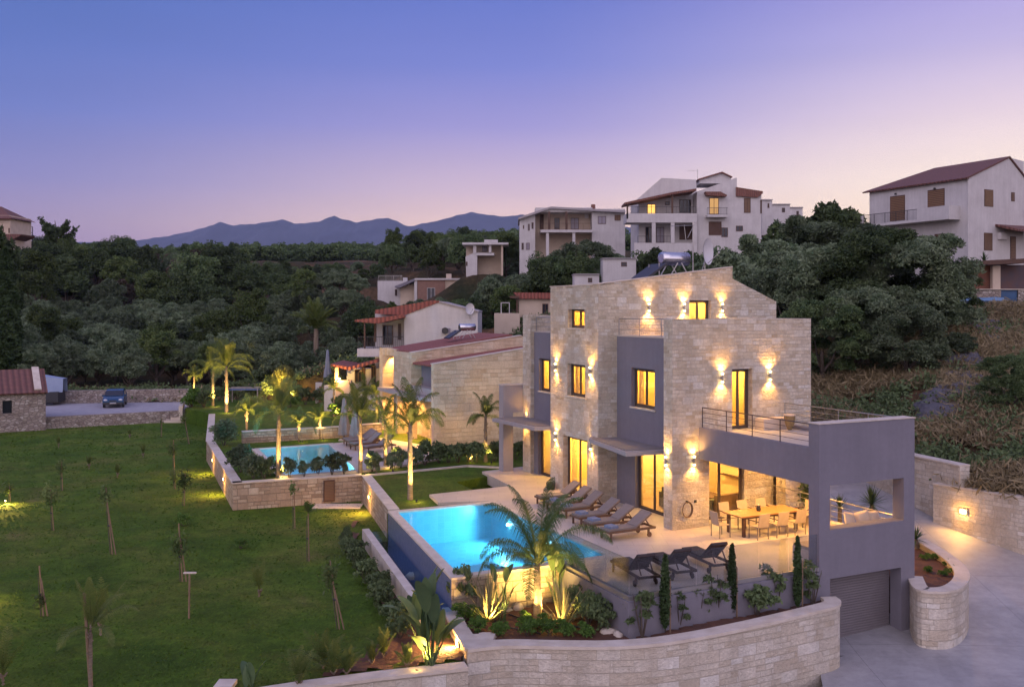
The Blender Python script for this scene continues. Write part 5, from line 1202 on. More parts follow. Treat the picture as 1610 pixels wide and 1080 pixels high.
def flax(p, n, L, label, seed=1, w=.04, m_=None, name='flax_plant', spread=55, bend=1.0):
    q = random.Random(seed); r = empty(name, label, 'plant', p); m = MB()
    for k in range(n):
        az = q.uniform(0,6.28); el = math.radians(q.uniform(90-spread,88)); d = Vector((math.cos(az)*math.cos(el), math.sin(az)*math.cos(el), math.sin(el))); c = Vector((q.uniform(-.06,.06),q.uniform(-.06,.06),-.03)); ll = L*q.uniform(.65,1.1); side = d.cross(Vector((0,0,1))).normalized(); vs = []; n_ = 7
        for i in range(n_+1): t = i/n_; ww = w*(1-t)**.5*(.6+.6*min(1,t*3)); vs += [c-side*ww, c+side*ww]; d = (d+Vector((0,0,-.07*bend*t*2))).normalized(); c = c+d*ll/n_
        m.add(vs, [(2*i,2*i+1,2*i+3,2*i+2) for i in range(n_)], smooth=True)
    m.build('leaves', m_ or FLAX, r); return r
flax(G(768,977,-1.15),60,1.5,'spiky variegated flax left of the big palm in the bed',2); flax(G(885,985,-1.15),56,1.5,'spiky variegated flax right of the big palm in the bed',4)
YUC = leaf_mat('yucca_leaves', (.05,.085,.03), (.08,.12,.05), .1, 4, .1, .4)
def yucca(p, th, label, seed=1, L=.6, n=60):
    q = random.Random(seed); r = empty('yucca_plant', label, 'plant', p); m = MB(); m.tube([(0,0,-.1),(0,0,th)], [.1,.08], 8); m.build('trunk', PBARK, r); m = MB()
    for k in range(n):
        az = q.uniform(0,6.28); el = math.radians(q.uniform(-15,85)); d = Vector((math.cos(az)*math.cos(el), math.sin(az)*math.cos(el), math.sin(el))); c = Vector((0,0,th)); side = d.cross(Vector((0,0,1))).normalized(); ll = L*q.uniform(.8,1.1)
        m.add([c-side*.012, c+side*.012, c+d*ll*.5+side*.022, c+d*ll-Vector((0,0,.05)), c+d*ll*.5-side*.022], [(0,1,2,4),(4,2,3)])
    m.build('crown', YUC, r); return r
yucca(Vector((13.42,35.1,-.9)),1.75,'bright green yucca seen through the opening of the terrace box',1,.8,110); yucca(Vector((12.75,36.6,-.6)),1.0,'dark yucca seen at the left of the terrace box opening',4,.65); yucca(Vector((*G(1440,862,-1.05)[:2],-1.05)),.35,'small spiky yucca in the rounded planter beside the garage',7,.6)
for px, py in ((1470,880),(1490,890),(1460,900),(1485,905),(1455,880),(1500,900)): shrub('box', G(px,py,-1.05), .45, 'tiny green plant in the soil of the rounded planter', 'tiny plants in the rounded planter')
for t_, s_ in ((5.9,1.6),(6.1,-.2),(6.9,2.6),(6.0,.7)): shrub('round', H(t_+.4,s_+.4,-.35), 1.4, 'leafy shrub behind the dining terrace railing', 'shrubs behind the dining terrace', sz=1.7)
# topiary
def topiary():
    p = G(446,628,NZ); rg = np.random.default_rng(2); r = empty('topiary_tree', 'uplit round topiary tree with a clipped golden crown', 'tree', p); n = 5200
    u = rg.normal(size=(n,3)); u /= np.linalg.norm(u,axis=1,keepdims=True); C = u*np.array([1.02,1.02,1.12])*rg.uniform(.82,1.03,(n,1)); C[:,2] += 2.0; V, Fq = leaves_np(C, .1, rg, 1.4); link('crown', fast_mesh('crown', V, Fq, leaf_mat('golden_leaves', (.16,.17,.05), (.22,.22,.07), 0, 4, .3)), None, r)
    m = MB(); m.tube([(0,0,-.1),(0,0,1.1)], .09, 8)
    for a in range(4): m.tube([(0,0,.5),(.3*math.cos(a*1.57),.3*math.sin(a*1.57),1.3)], [.05,.03], 6)
    m.build('trunk', BARK, r)
    ground_spot(p+Vector((.9,-2.6,0)), p+Vector((0,0,2.0)), 700, 'ground spotlight on the right under the topiary tree', spot=95); ground_spot(p+Vector((-.9,-2.4,0)), p+Vector((0,0,2.0)), 600, 'ground spotlight on the left under the topiary tree', spot=95)
topiary()
p = G(526,640,NZ); r = tree('olive', p, .5, 'small uplit tree with a dark round crown in front of the porch'); ground_spot(p+Vector((0,-.7,0)), p+Vector((0,0,1.4)), 380, 'ground spotlight under the small round-crowned tree', spot=95)
for px, py, e, lb in ((452,690,220,'ground spotlight on the low wall behind the second pool, left of the centre'),(742,727,90,'ground spotlight in the shrubs along the plain stone side wall'),(390,692,160,'ground spotlight beside the left end of the low wall')): ground_spot(G(px,py,NZ), G(px,py,NZ)+Vector((0,.5,.5)), e, lb, spot=120)
for px, py in ((8,790),(-60,935)): ground_spot(G(px,py,ZG), G(px,py,ZG)+Vector((.5,-.6,.5)), 120, 'ground spotlight in the big lawn at the left edge' if px > 0 else 'ground spotlight in the big lawn just outside the left edge', color=(1,.72,.1), spot=160)
# young trees on the lawn
def frond_plant(p, n, L, label, name='palm_seedling', seed=1, up=.5, th=.25, cat='young palm'):
    cm, tm = palm_mesh(seed, n, L, L*.22, .7, trunk_h=th, r0=.035, r1=.025, nl=16, lw=.014, upright=up, crownshaft=False); r = empty(name, label, cat, p, rng.uniform(0,6.28)); link('trunk', tm, None, r); link('crown', cm, None, r); return r
def staked(px, py, tpx, tpy, label, leafz=.7, kind='sapling', stakes=1, bushy=1.0):
    p = G(px,py,ZG); d = p.y; h = (py-tpy)/F*d; dx = (tpx-px)/F*d; r = empty('staked_sapling', label, 'sapling', p)
    for k in range(stakes): m = MB(); m.tube([(.05+k*.14,0,-.1),(dx+.05+k*.05,.05,h*(1-.25*k))], .024, 6); m.build('stake', STAKE, r)
    m = MB(); m.tube([(-.03,0,-.05),(dx*.5-.02,.02,h*.5),(dx*.85,.02,h*.85)], [.018,.013,.008], 5); m.build('trunk', BARK, r)
    m = MB(); m.tube([(dx*.4+.045,.01,h*.42),(dx*.4-.03,.01,h*.44)], .03, 6); m.build('tie', DARK, r)
    if kind == 'sapling':
        rg = np.random.default_rng(int(px)+3); n = int(150*bushy)+10; C = rg.normal(size=(n,3))*np.array([.13,.13,.20])*math.sqrt(bushy)+np.array([dx*leafz,0,h*leafz]); V, Fq = leaves_np(C, .07, rg, 2.0); link('foliage', fast_mesh('foliage', V, Fq, MIDGREEN), None, r)
    elif kind == 'palm':
        cm, tm = palm_mesh(int(px), 7, .5, .2, 1.1, trunk_h=h*leafz, r0=.01, r1=.01, nl=14, lw=.016, crownshaft=False); link('foliage', cm, None, r)
    return r
staked(97,771,94.4,726,'upright staked sapling left of the three young shrubs in the far lawn',.85)
staked(253,686.7,253,656,'bare stake with a leafless sapling beside the parking wall',.8,bushy=.1)
staked(297,698,288,654,'leaning staked sapling near the garden steps',.9); staked(273,742.6,271,692,'tall thin staked sapling left of the farthest wall lamp',.75); staked(274.5,768.7,272,744,'short leafy staked sapling left of the wall lamps',.85,bushy=.7)
staked(288,795,289,745,'leafy staked sapling left of the near corner of the stone wall',.8,bushy=1.5); staked(83,834,76.5,769.6,'staked sapling with a dense leafy top on the left lawn',.85,bushy=1.6); staked(175,871.5,163.5,766,'tall leaning sapling with two stakes in the middle left lawn',.9,stakes=2)
staked(15,788,12.5,762,'small sapling next to the lamp at the left edge',.8,bushy=.6); staked(285,914,278,823.5,'sapling tied to two tall stakes in the middle of the lawn',.6,stakes=2,bushy=1.4); staked(66,968,58,889.6,'sapling with two bare stakes near the left edge',.3,stakes=2,bushy=.4)
staked(484,882,481.7,799,'staked young palm with drooping tuft right of the lawn centre',.9,'palm'); staked(462,831,460,757,'tall thin stake with a sapling in front of the wooden wall hatch',.85,bushy=.4); staked(532,988.7,515.5,881,'leaning staked sapling with two poles near the soil bed',.8,stakes=2)
p = G(297,972,ZG); r = empty('wooden_post', 'single wooden post with a pale flat board on top in the lawn', 'post', p); m = MB(); m.tube([(0,0,-.1),(.02,0,1.38)], .03, 6); m.build('pole', STAKE, r); m = MB(); m.box(-.16,-.04,1.38,.22,.05,1.42); m.build('board', CAP, r)
frond_plant(G(92,704,ZG),7,.55,'tiny palm farthest back on the lawn','palm_seedling',2); frond_plant(G(225,719,ZG),7,.65,'tiny palm in the far lawn nearest the stone steps','palm_seedling',3); frond_plant(G(140,737,ZG),8,.55,'low bushy tiny palm in the left part of the far lawn','palm_seedling',4); frond_plant(G(184.6,751,ZG),7,.55,'tiny palm in the middle of the far lawn','palm_seedling',5); frond_plant(G(204,689,ZG),6,.45,'faint tiny palm near the parking wall','palm_seedling',6)
frond_plant(G(158,999,ZG),7,1.25,'knee-high young palm with one upright frond beside the tall staked palm','palm_seedling',8,.6,.35); frond_plant(G(407.6,937.6,ZG),4,.95,'young palm with two upright fronds in the right part of the lawn','palm_seedling',9,.5,.2); frond_plant(G(5,1076,ZG),6,1.2,'young palm cut off by the lower left corner','palm_seedling',12)
for px, py, s, lb in ((288,826,1.0,'low round lawn bush below the stone wall corner'),(379,861.7,.75,'small round lawn bush in the centre of the lawn')): shrub('box', G(px,py,ZG), s, lb)
p = G(142.6,1079,ZG); r = empty('palm_tree', 'young palm tied to a tall thick stake near the bottom left', 'palm', p)
m = MB(); m.tube([(.0,0,-.2),(-.16,0,2.35)], .04, 7); m.build('stake', STAKE, r); cm, tm = palm_mesh(91, 9, 1.25, .3, 1.6, trunk_h=1.45, r0=.05, r1=.035, nl=26, lw=.015); link('trunk', tm, None, r); link('crown', cm, None, r)
for px, py, L, k in ((508,1050,1.0,1),(525,1062,.9,2),(470,1080,.9,3),(545,1062,.7,4),(603,1035,.7,5),(585,1045,.5,6),(640,1050,.6,7)): frond_plant(G(px,py,ZG), 9, L, ['','feathery palm at the left end of the soil bed','second feathery palm in the soil bed','young palm cut by the bottom edge left of the soil bed','low feathery plant in the middle of the soil bed','upright young plant in the soil bed behind the low wall','tiny plant in the soil bed','small plant left of the lamp-lit banana'][k], 'palm_seedling', 40+k, .3, .1)

def lawn_tufts():
    rg = np.random.default_rng(8); n = 24000; d = 22.5+(rg.random(n*2)**1.35)*54; x = rg.uniform(-.62, .02, n*2)*d+0; ok = np.array([inpoly(a, b, [(p[0], p[1]) for p in lawn_pts]) for a, b in zip(x, d)]); x, d = x[ok][:n], d[ok][:n]
    keep = np.array([mnoise.noise(Vector((a*.8, b*.8, 4))) > -.25 for a, b in zip(x, d)]); x, d = x[keep], d[keep]; m_ = len(x)
    a = rg.uniform(0, 6.28, m_); w = rg.uniform(.012, .03, m_)*(d/25); h = rg.uniform(.015, .035, m_)*(1+(d-22)/70); lx = rg.normal(0, .03, m_); ly = rg.normal(0, .03, m_)
    dx = np.cos(a)*w; dy = np.sin(a)*w; z = np.full(m_, ZG)
    V = np.stack([np.stack([x-dx, d-dy, z], 1), np.stack([x+dx, d+dy, z], 1), np.stack([x+dx*.5+lx, d+dy*.5+ly, z+h], 1), np.stack([x-dx*.5+lx, d-dy*.5+ly, z+h], 1)], 1).reshape(-1, 3)
    o = link('grass_tufts', fast_mesh('grass_tufts', V, np.arange(4*m_).reshape(-1, 4), leaf_mat('lawn_blades', (.045,.10,.009), (.085,.135,.016), 0, .5, .1))); tag(o, 'short grass tufts growing all over the big lawn', 'grass', kind='stuff')
lawn_tufts()

ground_spot(G(655,1060,ZG), G(676,1050,ZG)+Vector((0,.1,1.2)), 60, 'ground spotlight in front of the tall banana-like plant', spot=100)  # extra spotlight, added to brighten the banana leaves from the front
ground_spot(G(780,988,-1.15), G(768,977,-1.15)+Vector((0,0,.7)), 55, 'ground spotlight under the left variegated flax', spot=110)
ground_spot(G(872,990,-1.15), G(885,985,-1.15)+Vector((0,0,.7)), 45, 'ground spotlight under the right variegated flax', spot=110)
# ------------------------------------------------------------------ background buildings
ROOFT = None
def tile_roof_mat(name, c1, c2, pitch=.25):
    t = NT(name); t.set(Roughness=.8); uv = t.tc.outputs['UV']
    w = t.node('ShaderNodeTexWave', Vector=uv, Scale=.314/pitch, Distortion=.3, Detail=1, p_wave_type='BANDS', p_bands_direction='X').outputs[1]
    c = t.mix(t.ramp(t.noise(uv, 3, 5), [(.3, 0.0), (.7, 1.0)]), c1, c2); c = t.mix(.7, c, t.ramp(w, [(0, .45), (.6, 1.05)]), 'MULTIPLY')
    t.color(c); t.bump(w, 1.0, .06); return t.m
ROOFT = tile_roof_mat('red_roof_tiles', (.19,.080,.06), (.135,.06,.05), .42); ROOFB = tile_roof_mat('brown_roof_tiles', (.24,.10,.07), (.17,.075,.055)); ROOFP = tile_roof_mat('red_ribbed_roof', (.30,.095,.065), (.24,.075,.055), .35)
def ribbed(poly3, name, mat_, parent, th=.08):
    """roof plane from 4 points: eave-left, eave-right, ridge-right, ridge-left; uv runs along the eave"""
    a, b, c, d = [Vector(p) for p in poly3]; u = (b-a).normalized(); n = (b-a).cross(d-a).normalized()
    if n.z < 0: n = -n
    vs = [a, b, c, d]+[p-n*th for p in (a, b, c, d)]; v = n.cross(u)
    fs = [(0,1,2,3),(7,6,5,4),(0,4,5,1),(1,5,6,2),(2,6,7,3),(3,7,4,0)]
    m = MB(); m.add(vs, fs, [[((vs[i]-a).dot(u), (vs[i]-a).dot(v)) for i in f] for f in fs])
    nn = (vs[1]-vs[0]).cross(vs[2]-vs[1])
    if nn.z < 0: m.f = [f[::-1] for f in m.f]; m.uv = {k: v_[::-1] for k, v_ in m.uv.items()}
    return m.build(name, mat_, parent)
class FH:
    """building drawn from measurements taken in the photograph, square to the view at a given distance"""
    def __init__(s, name, label, d, px, cat='house', zb=None, conv=None):
        s.d = d; s.conv = conv or (lambda a, b: (a, b)); q = Q(*s.conv(px, 0), d); s.o = Vector((q.x, d, 0)); s.r = empty(name, label, cat, s.o); s.k = d/F
    def xz(s, a, b, dd=0):
        px, py = s.conv(a, b); Y = s.d+dd; return ((px-CX)/F*Y-s.o.x, CZ-(py-HY)/F*Y)
    def box(s, name, mat_, a0, b0, a1, b1, y0=0, y1=1, zlo=None, parent=None):
        x0, z1 = s.xz(a0, b0, y0); x1, z0 = s.xz(a1, b1, y0); m = MB(); m.box(x0, y0, z0 if zlo is None else zlo, x1, y1, z1); return m.build(name, mat_, parent or s.r)
    def poly(s, name, mat_, pts, y0, y1, holes=None, parent=None):
        P = [s.xz(a, b, y0) for a, b in pts]; Hh = [[s.xz(a, b, y0) for a, b in h] for h in holes or []]; m = MB(); m.wall('y', y0, y1, P, Hh); return m.build(name, mat_, parent or s.r)
    def opening(s, a0, b0, a1, b1, y=0, kind='window', glow=None, shutter=None, frame=None, mull=1):
        x0, z1 = s.xz(a0, b0, y); x1, z0 = s.xz(a1, b1, y); fw = .07; m = MB(); e = .05
        m.box(x0, y-e, z0, x0+fw, y+.02, z1); m.box(x1-fw, y-e, z0, x1, y+.02, z1); m.box(x0+fw, y-e, z1-fw, x1-fw, y+.02, z1); m.box(x0+fw, y-e, z0, x1-fw, y+.02, z0+fw)
        for i in range(mull): xm = x0+(x1-x0)*(i+1)/(mull+1); m.box(xm-.03, y-e+.005, z0+fw, xm+.03, y+.02, z1-fw)
        f = m.build(kind, frame or WOOD, s.r); g = MB(); 
        if shutter:
            n = max(4, int((z1-z0)/.12))
            for i in range(n): z = z0+fw+(z1-z0-2*fw)*i/n; g.box(x0+fw, y-.03, z, x1-fw, y-.005, z+(z1-z0-2*fw)/n*.8)
            g.box(x0+fw, y-.012, z0+fw, x1-fw, y-.003, z1-fw)
            g.build('shutter', shutter, f)
        else: g.box(x0+fw, y-.02, z0+fw, x1-fw, y-.008, z1-fw); g.build('pane', glow or DGLASS, f)
        return f
    def rail(s, a0, b0, a1, b1, h_b, y, mat_=None, bars=True, name='railing'):
        x0, z0 = s.xz(a0, b0, y); x1, z1 = s.xz(a1, b1, y); hh = h_b; m = MB()
        m.bar((x0,y,z0+hh),(x1,y,z1+hh),.05); m.bar((x0,y,z0+.1),(x1,y,z1+.1),.03); n = max(2, int(abs(x1-x0)/.16))
        for i in range(n+1): t = i/n; m.bar((x0+(x1-x0)*t,y,z0+(z1-z0)*t),(x0+(x1-x0)*t,y,z0+(z1-z0)*t+hh),.02 if i % 8 else .045)
        return m.build(name, mat_ or DARK, s.r)
z7 = lambda a, b: (780+a/3.5, 250+b/3.5)
LIT = emit('lit_window_glow', (1, .50, .12), 1.6); LITDIM = emit('dim_lit_window_glow', (1, .55, .22), .55); DIMW = plain('pale_curtained_glass', (.25,.22,.26), None, rough=.3)
SHB = plain('brown_shutter', (.16,.09,.05), None, rough=.6)
# house with balconies on the hill
h8 = FH('hillside_house', 'large white house with stacked balconies and two lit windows high on the hill', 126, 785, conv=z7)
h8.poly('rear_wall', WHITE, [(785,215),(910,105),(1100,115),(1130,600),(785,600)], 3.2, 12)
h8.poly('front_wall', WHITE, [(1105,180),(1325,103),(1325,158),(1460,182),(1460,600),(1105,600)], .4, 12)
h8.poly('roof_gable', WHITE, [(1120,112),(1245,75),(1293,98),(1293,135),(1120,135)], 6, 11)
h8.poly('roof_gable_tiles', ROOFB, [(1112,110),(1245,70),(1300,97),(1300,103),(1245,77),(1112,117)], 5.6, 11.2)
h8.poly('porch_roof', ROOFB, [(708,240),(970,183),(1102,163),(1102,175),(970,196),(708,252)], -.6, 3.3)
h8.poly('right_roof', ROOFB, [(1322,155),(1468,178),(1468,190),(1440,212),(1322,205)], .1, 3.5)
for p_, nm in (([(715,352),(970,322),(1106,316),(1106,340),(970,350),(715,358)], 'balcony_slab'),): h8.box('balcony_slab', WHITE, 718, 300, 1106, 350, -.3, 3.2)
h8.box('lower_terrace', WHITE, 760, 462, 1106, 600, -.2, 3.2)
for x in (858, 962, 1085): h8.box('pillar', WHITE, x, 350, x+20, 465, -.25, .15)
h8.box('porch_post', WOOD, 965, 192, 975, 300, -.3, -.15); h8.box('porch_post', WOOD, 718, 248, 727, 330, -.3, -.15)
h8.rail(725,300,1104,300,.9,-.15); h8.rail(780,462,960,462,.9,-.1)
h8.opening(832,250,877,315,3.2,'glazed_door',LIT); h8.opening(1008,225,1072,298,3.2,'glazed_door',None,mull=2); h8.opening(930,235,955,255,3.2)
h8.opening(822,375,855,462,3.2,'glazed_door'); h8.opening(1008,355,1082,445,3.2,'glazed_door',shutter=WOOD); h8.opening(880,375,925,462,3.2,'glazed_door',DIMW)
h8.opening(1173,215,1225,305,.4,'glazed_door',LITDIM,mull=1); h8.opening(1364,215,1400,297,.4,shutter=SHB); h8.opening(1170,345,1240,420,.4,'glazed_door',shutter=WOOD); h8.opening(1240,378,1275,430,.4); h8.opening(1320,368,1358,398,.4)
h8.box('balcony_slab', WHITE, 1162, 308, 1275, 320, -.9, .4); h8.rail(1162,308,1275,308,.95,-.8); h8.poly('awning', ROOFB, [(1152,180),(1235,180),(1270,198),(1270,206),(1160,200)], -.7, .4)
h8.box('wall_vent', WOOD, 1455, 225, 1463, 300, .3, .6)
m = aerial(h8.o+Vector((h8.xz(1108,112,8)[0], 8, h8.xz(1108,125,8)[1])), 0, 'television aerial on the roof of the white balcony house', 1.6, 1.1)
# flat-roofed house
h7 = FH('hillside_house', 'long flat-roofed house with a deep brown-railed balcony left of the white balcony house', 146, 130, conv=z7)
h7.poly('left_wall', WHITE, [(130,330),(215,305),(215,640),(130,640)], .5, 11); h7.box('rear_wall', CREAM, 215, 275, 530, 640, 3.5, 11); h7.box('right_wall', WHITE, 528, 275, 710, 640, .5, 11)
h7.poly('flat_roof', PLASTL, [(122,322),(300,262),(712,285),(712,296),(300,274),(122,334)], -.4, 11.2); h7.box('upper_band', WHITE, 215, 268, 530, 292, .0, 3.5)
h7.box('balcony_slab', WHITE, 245, 390, 530, 404, -.6, 3.5); h7.rail(250,390,525,390,1.0,-.5,WOOD)
for x in (286, 381): h7.box('porch_post', WOOD, x, 290, x+13, 392, -.45, -.25)
for x in (275, 420): h7.box('pillar', WHITE, x, 404, x+16, 640, -.4, 0)
h7.opening(560,315,605,358,.5,'window',DIMW); h7.opening(652,308,685,340,.5,shutter=SHB); h7.opening(320,325,350,388,3.5,'glazed_door'); h7.opening(410,325,455,388,3.5,'glazed_door',DIMW); h7.opening(240,305,262,388,3.5,'glazed_door',shutter=WOOD)
h7.opening(148,365,154,385,.5); h7.opening(175,358,185,395,.5,'window',DIMW); h7.opening(195,350,206,385,.5); h7.opening(140,462,152,500,.5); h7.opening(165,462,185,500,.5,'window',DIMW)
h7.box('chimney', ROOFB, 525, 250, 546, 275, 4, 5); h7.box('air_conditioner', WHITE, 488, 300, 508, 326, 3.1, 3.5)
# small white pavilion house, brick house, rooftops
z4 = lambda a, b: (540+a/4.472, 340+b/4.472)
h6 = FH('hillside_house', 'small white flat-roofed pavilion with open terrace half hidden in trees', 150, 860, conv=z4)
h6.box('flat_roof', WHITE, 835, 185, 1160, 200, -.6, 7); h6.box('rear_wall', CREAM, 862, 200, 1120, 560, 3, 7); h6.poly('left_wall', WHITE, [(858,285),(915,258),(940,258),(940,560),(870,560)], 0, 3)
h6.box('pillar', WHITE, 912, 200, 934, 262, -.1, .5); h6.box('pillar', WHITE, 1022, 200, 1040, 262, -.1, .5); h6.box('terrace_slab', WHITE, 930, 258, 1060, 276, -.1, 3); h6.box('side_wall', CREAM, 1108, 200, 1122, 420, 0, 3)
h6.rail(940,258,1022,258,.8,0); h6.opening(975,212,1010,250,3,'window',DIMW); h6.box('roof_unit', WHITE, 990, 165, 1085, 186, 2, 4); h6.opening(862,320,872,350,0)
h5 = FH('hillside_house', 'low flat-roofed house with a rust-brown wall and white framed door', 158, 240, conv=z4)
h5.box('left_wing', WHITE, 240, 455, 418, 640, 2, 8); h5.box('brick_wall', plain('rust_render', (.26,.15,.11), (.21,.12,.09), 2, .9), 520, 450, 714, 700, 0, 8); h5.box('right_wing', CREAM, 714, 450, 852, 700, .2, 8)
h5.box('flat_roof', WHITE, 500, 436, 856, 448, -.3, 8.2); h5.box('white_edge', WHITE, 498, 448, 518, 700, -.05, 1.5); h5.opening(588,503,644,590,0,'glazed_door',DGLASS,frame=WHITE)
h5.poly('lean_to_roof', PLAST, [(360,492),(492,440),(500,446),(500,454),(395,504),(360,500)], -.3, 4); h5.box('chimney', WHITE, 418, 432, 448, 470, 1.5, 2.3); h5.box('chimney', CREAM, 722, 405, 758, 438, 2, 2.8); h5.box('entry_wall', CREAM, 400, 480, 498, 700, 1.5, 8); h5.opening(362,515,378,560,1.4)
h5.rail(245,455,412,455,.9,2.0,STEEL)
h4 = FH('hillside_house', 'small cream house with a red roof and pergola just left of the villa tower', 96, 1200, conv=z4)
h4.box('front_wall', CREAM, 1235, 575, 1560, 900, 0, 6); h4.poly('roof', ROOFP, [(1195,535),(1560,540),(1560,582),(1235,580)], -.5, 6.4); h4.opening(1398,615,1440,690,0,'window',DGLASS); h4.box('porch_post', WOOD, 1215, 580, 1228, 680, -.3, -.1)
h4.box('terrace_wall', CREAM, 1060, 682, 1240, 900, -1.2, 4); h4.box('porch_roof', WOOD, 1170, 560, 1236, 576, -.8, 4)
m = MB(); x0, zt_ = h4.xz(1108,608,-1); x1, zb_ = h4.xz(1166,690,-1)
for x in (x0, x1): m.bar((x,-1,zb_),(x,-1,zt_),.07); m.bar((x,1,zb_),(x,1,zt_),.07); m.bar((x,-1,zt_),(x,1,zt_),.07)
m.bar((x0,-1,zt_),(x1,-1,zt_),.07); m.bar((x0,1,zt_),(x1,1,zt_),.07); m.build('pergola_frame', WHITE, h4.r)
for nm, lb, px0, py0, px1, py1, d, dz in (('garden_shed','small white block building above the solar tank, left of the villa roof peak',948,407,1000,430,104,3),('garden_shed','smaller white block building just above the left end of the villa roof',903,432,942,452,98,3),('distant_house','low pale rooftop right of the white balcony house',1198,315,1214,345,140,6),('distant_house','second low pale rooftop farther right of the white balcony house',1214,322,1242,345,150,6),('distant_house','tiny pale rooftop beside the ridge pines',1240,327,1262,345,160,5)):
    hh = FH(nm, lb, d, px0); hh.box('wall', WHITE, px0, py0, px1, py1+25, 0, dz); hh.box('roof_edge', PLASTL, px0-1, py0-1.5, px1+1, py0, -.2, dz+.2); hh.opening(px0+(px1-px0)*.55, py0+5, px0+(px1-px0)*.72, py0+12, 0)
# grey gabled house behind the neighbouring one
z3 = lambda a, b: (480+a/3.374, 440+b/3.374)
h3 = FH('gabled_house', 'grey-white gabled house with red roofs, balcony and red-tiled porch', 80, 525, conv=z3)
h3.poly('gable_wall', WHITE, [(525,185),(710,115),(915,170),(915,700),(525,700)], 0, 11); h3.poly('roof', ROOFP, [(368,180),(370,160),(680,108),(712,112),(712,118),(525,188)], -.1, 9)
h3.poly('roof_right', PLASTL, [(710,112),(918,165),(918,172),(710,120)], -.15, 11.2); h3.box('recess_wall', WHITE, 370, 180, 525, 700, 3.5, 10); h3.poly('porch_roof', ROOFP, [(262,212),(520,185),(524,200),(380,232),(262,222)], -1.5, 3.6)
h3.box('balcony_slab', WHITE, 275, 365, 525, 408, -1.2, 3.6); h3.rail(280,365,520,365,1.0,-1.1); h3.box('porch_post', WOOD, 310, 225, 318, 365, -1.1, -.9); h3.box('porch_post', WOOD, 365, 228, 376, 330, .5, .7)
h3.opening(410,240,465,345,3.5,'glazed_door'); h3.opening(492,232,508,318,3.5); h3.opening(720,252,775,288,-.02,'air_conditioner_housing',DIMW,frame=WHITE,mull=0)
m = MB(); xc, zc_ = h3.xz(742,270,-.35); m.tube([(xc,-.38,zc_),(xc,-.33,zc_)], .28, 16); m.build('fan', DARK, h3.r)
h3.box('lower_wall', WHITE, 220, 470, 525, 700, 2.5, 3.4); h3.opening(262,475,300,545,2.5,'window',DGLASS); h3.opening(300,465,318,530,2.5,shutter=WOOD); h3.opening(350,455,375,545,2.5,'glazed_door')
h3.poly('lower_porch_roof', ROOFP, [(135,446),(230,462),(388,420),(388,436),(232,480),(135,455)], -3.2, 2.6); h3.box('pillar', CREAM, 158, 465, 174, 700, -3.1, -2.8); h3.box('terrace_wall', CREAM, 155, 535, 240, 700, -3.4, -2.6); h3.box('entry_wall', WHITE, 100, 560, 160, 700, -3.6, -3.2); h3.box('entry_wall', WHITE, 240, 590, 388, 700, -2.9, -2.6)
p = h3.xz(178,525,-3.5); light('POINT', (p[0],-3.5,p[1]), 300, WARM, h3.r, .1); g = MB(); g.ball((p[0],-3.3,p[1]),.09,8,6); g.build('porch_lamp', LAMPGLOW, h3.r)
p = h3.xz(870,150,-.2); dd = dish(h3.o+Vector((p[0],-.3,p[1]-.9)), R(35), 'grey satellite dish on the gable of the grey-white house', .8)
# tiled house at the right: measured corner and two real wall planes
C9 = Vector((*Q(1523.6, 300, 84)[:2], 0)); L9 = Vector((*Q(1367, 300, 94)[:2], 0)); ang9 = math.atan2((C9-L9).y, (C9-L9).x)
h9 = empty('tiled_house', 'two-storey white house with red tiled roof and long corner balcony at the right', 'house', L9, ang9); U9 = (C9-L9).normalized(); W9 = Vector((-U9.y, U9.x, 0)); LEN9 = (C9-L9).length
def on9(a, b, side=False):
    """photo point -> (coordinate along the wall, z); side: the gable wall at the near corner"""
    px, py = 1200+a/3.856, 220+b/3.856; k = (px-CX)/F; o_ = C9 if side else L9; dr = W9 if side else U9
    # (o+dr*u).x = k*(o+dr*u).y
    u = (k*o_.y-o_.x)/(dr.x-k*dr.y); Y = o_.y+dr.y*u; return u, CZ-(py-HY)/F*Y
ze = 19.95; DEP9 = 7.6
m = MB(); m.wall('y', 0, .3, [(0,5),(LEN9-.3,5),(LEN9-.3,ze),(0,ze)]); m.wall('x', LEN9-.3, LEN9, [(0,5),(DEP9,5),(DEP9,on9(1558,128,True)[1]),(on9(1490,108,True)[0],on9(1490,108,True)[1]),(0,ze)]); m.box(0,.3,5,.3,DEP9,ze); m.box(.3,DEP9-.3,5,LEN9-.3,DEP9,ze+1)
m.build('wall', WHITE, h9)
ry, rz_ = on9(1490,108,True); ribbed([(-.5,-.45,ze-.1),(LEN9+.12,-.45,ze-.1),(LEN9+.12,ry,rz_+.12),(3.2,ry,rz_+.12)], 'roof', ROOFT, h9, .14); ribbed([(LEN9+.12,DEP9+.3,ze+.4),(-.5,DEP9+.3,ze+.4),(3.2,ry,rz_+.115),(LEN9+.12,ry,rz_+.115)], 'roof', ROOFT, h9, .14)
m = MB(); m.add([(-.5,-.45,ze-.12),(-.5,DEP9+.3,ze+.38),(3.2,ry,rz_+.11)], [(0,2,1)]); m.build('roof_hip', ROOFT, h9)
m = MB(); m.box(2, ry-1.2, rz_-.1, 5, ry-.4, rz_+.02); 
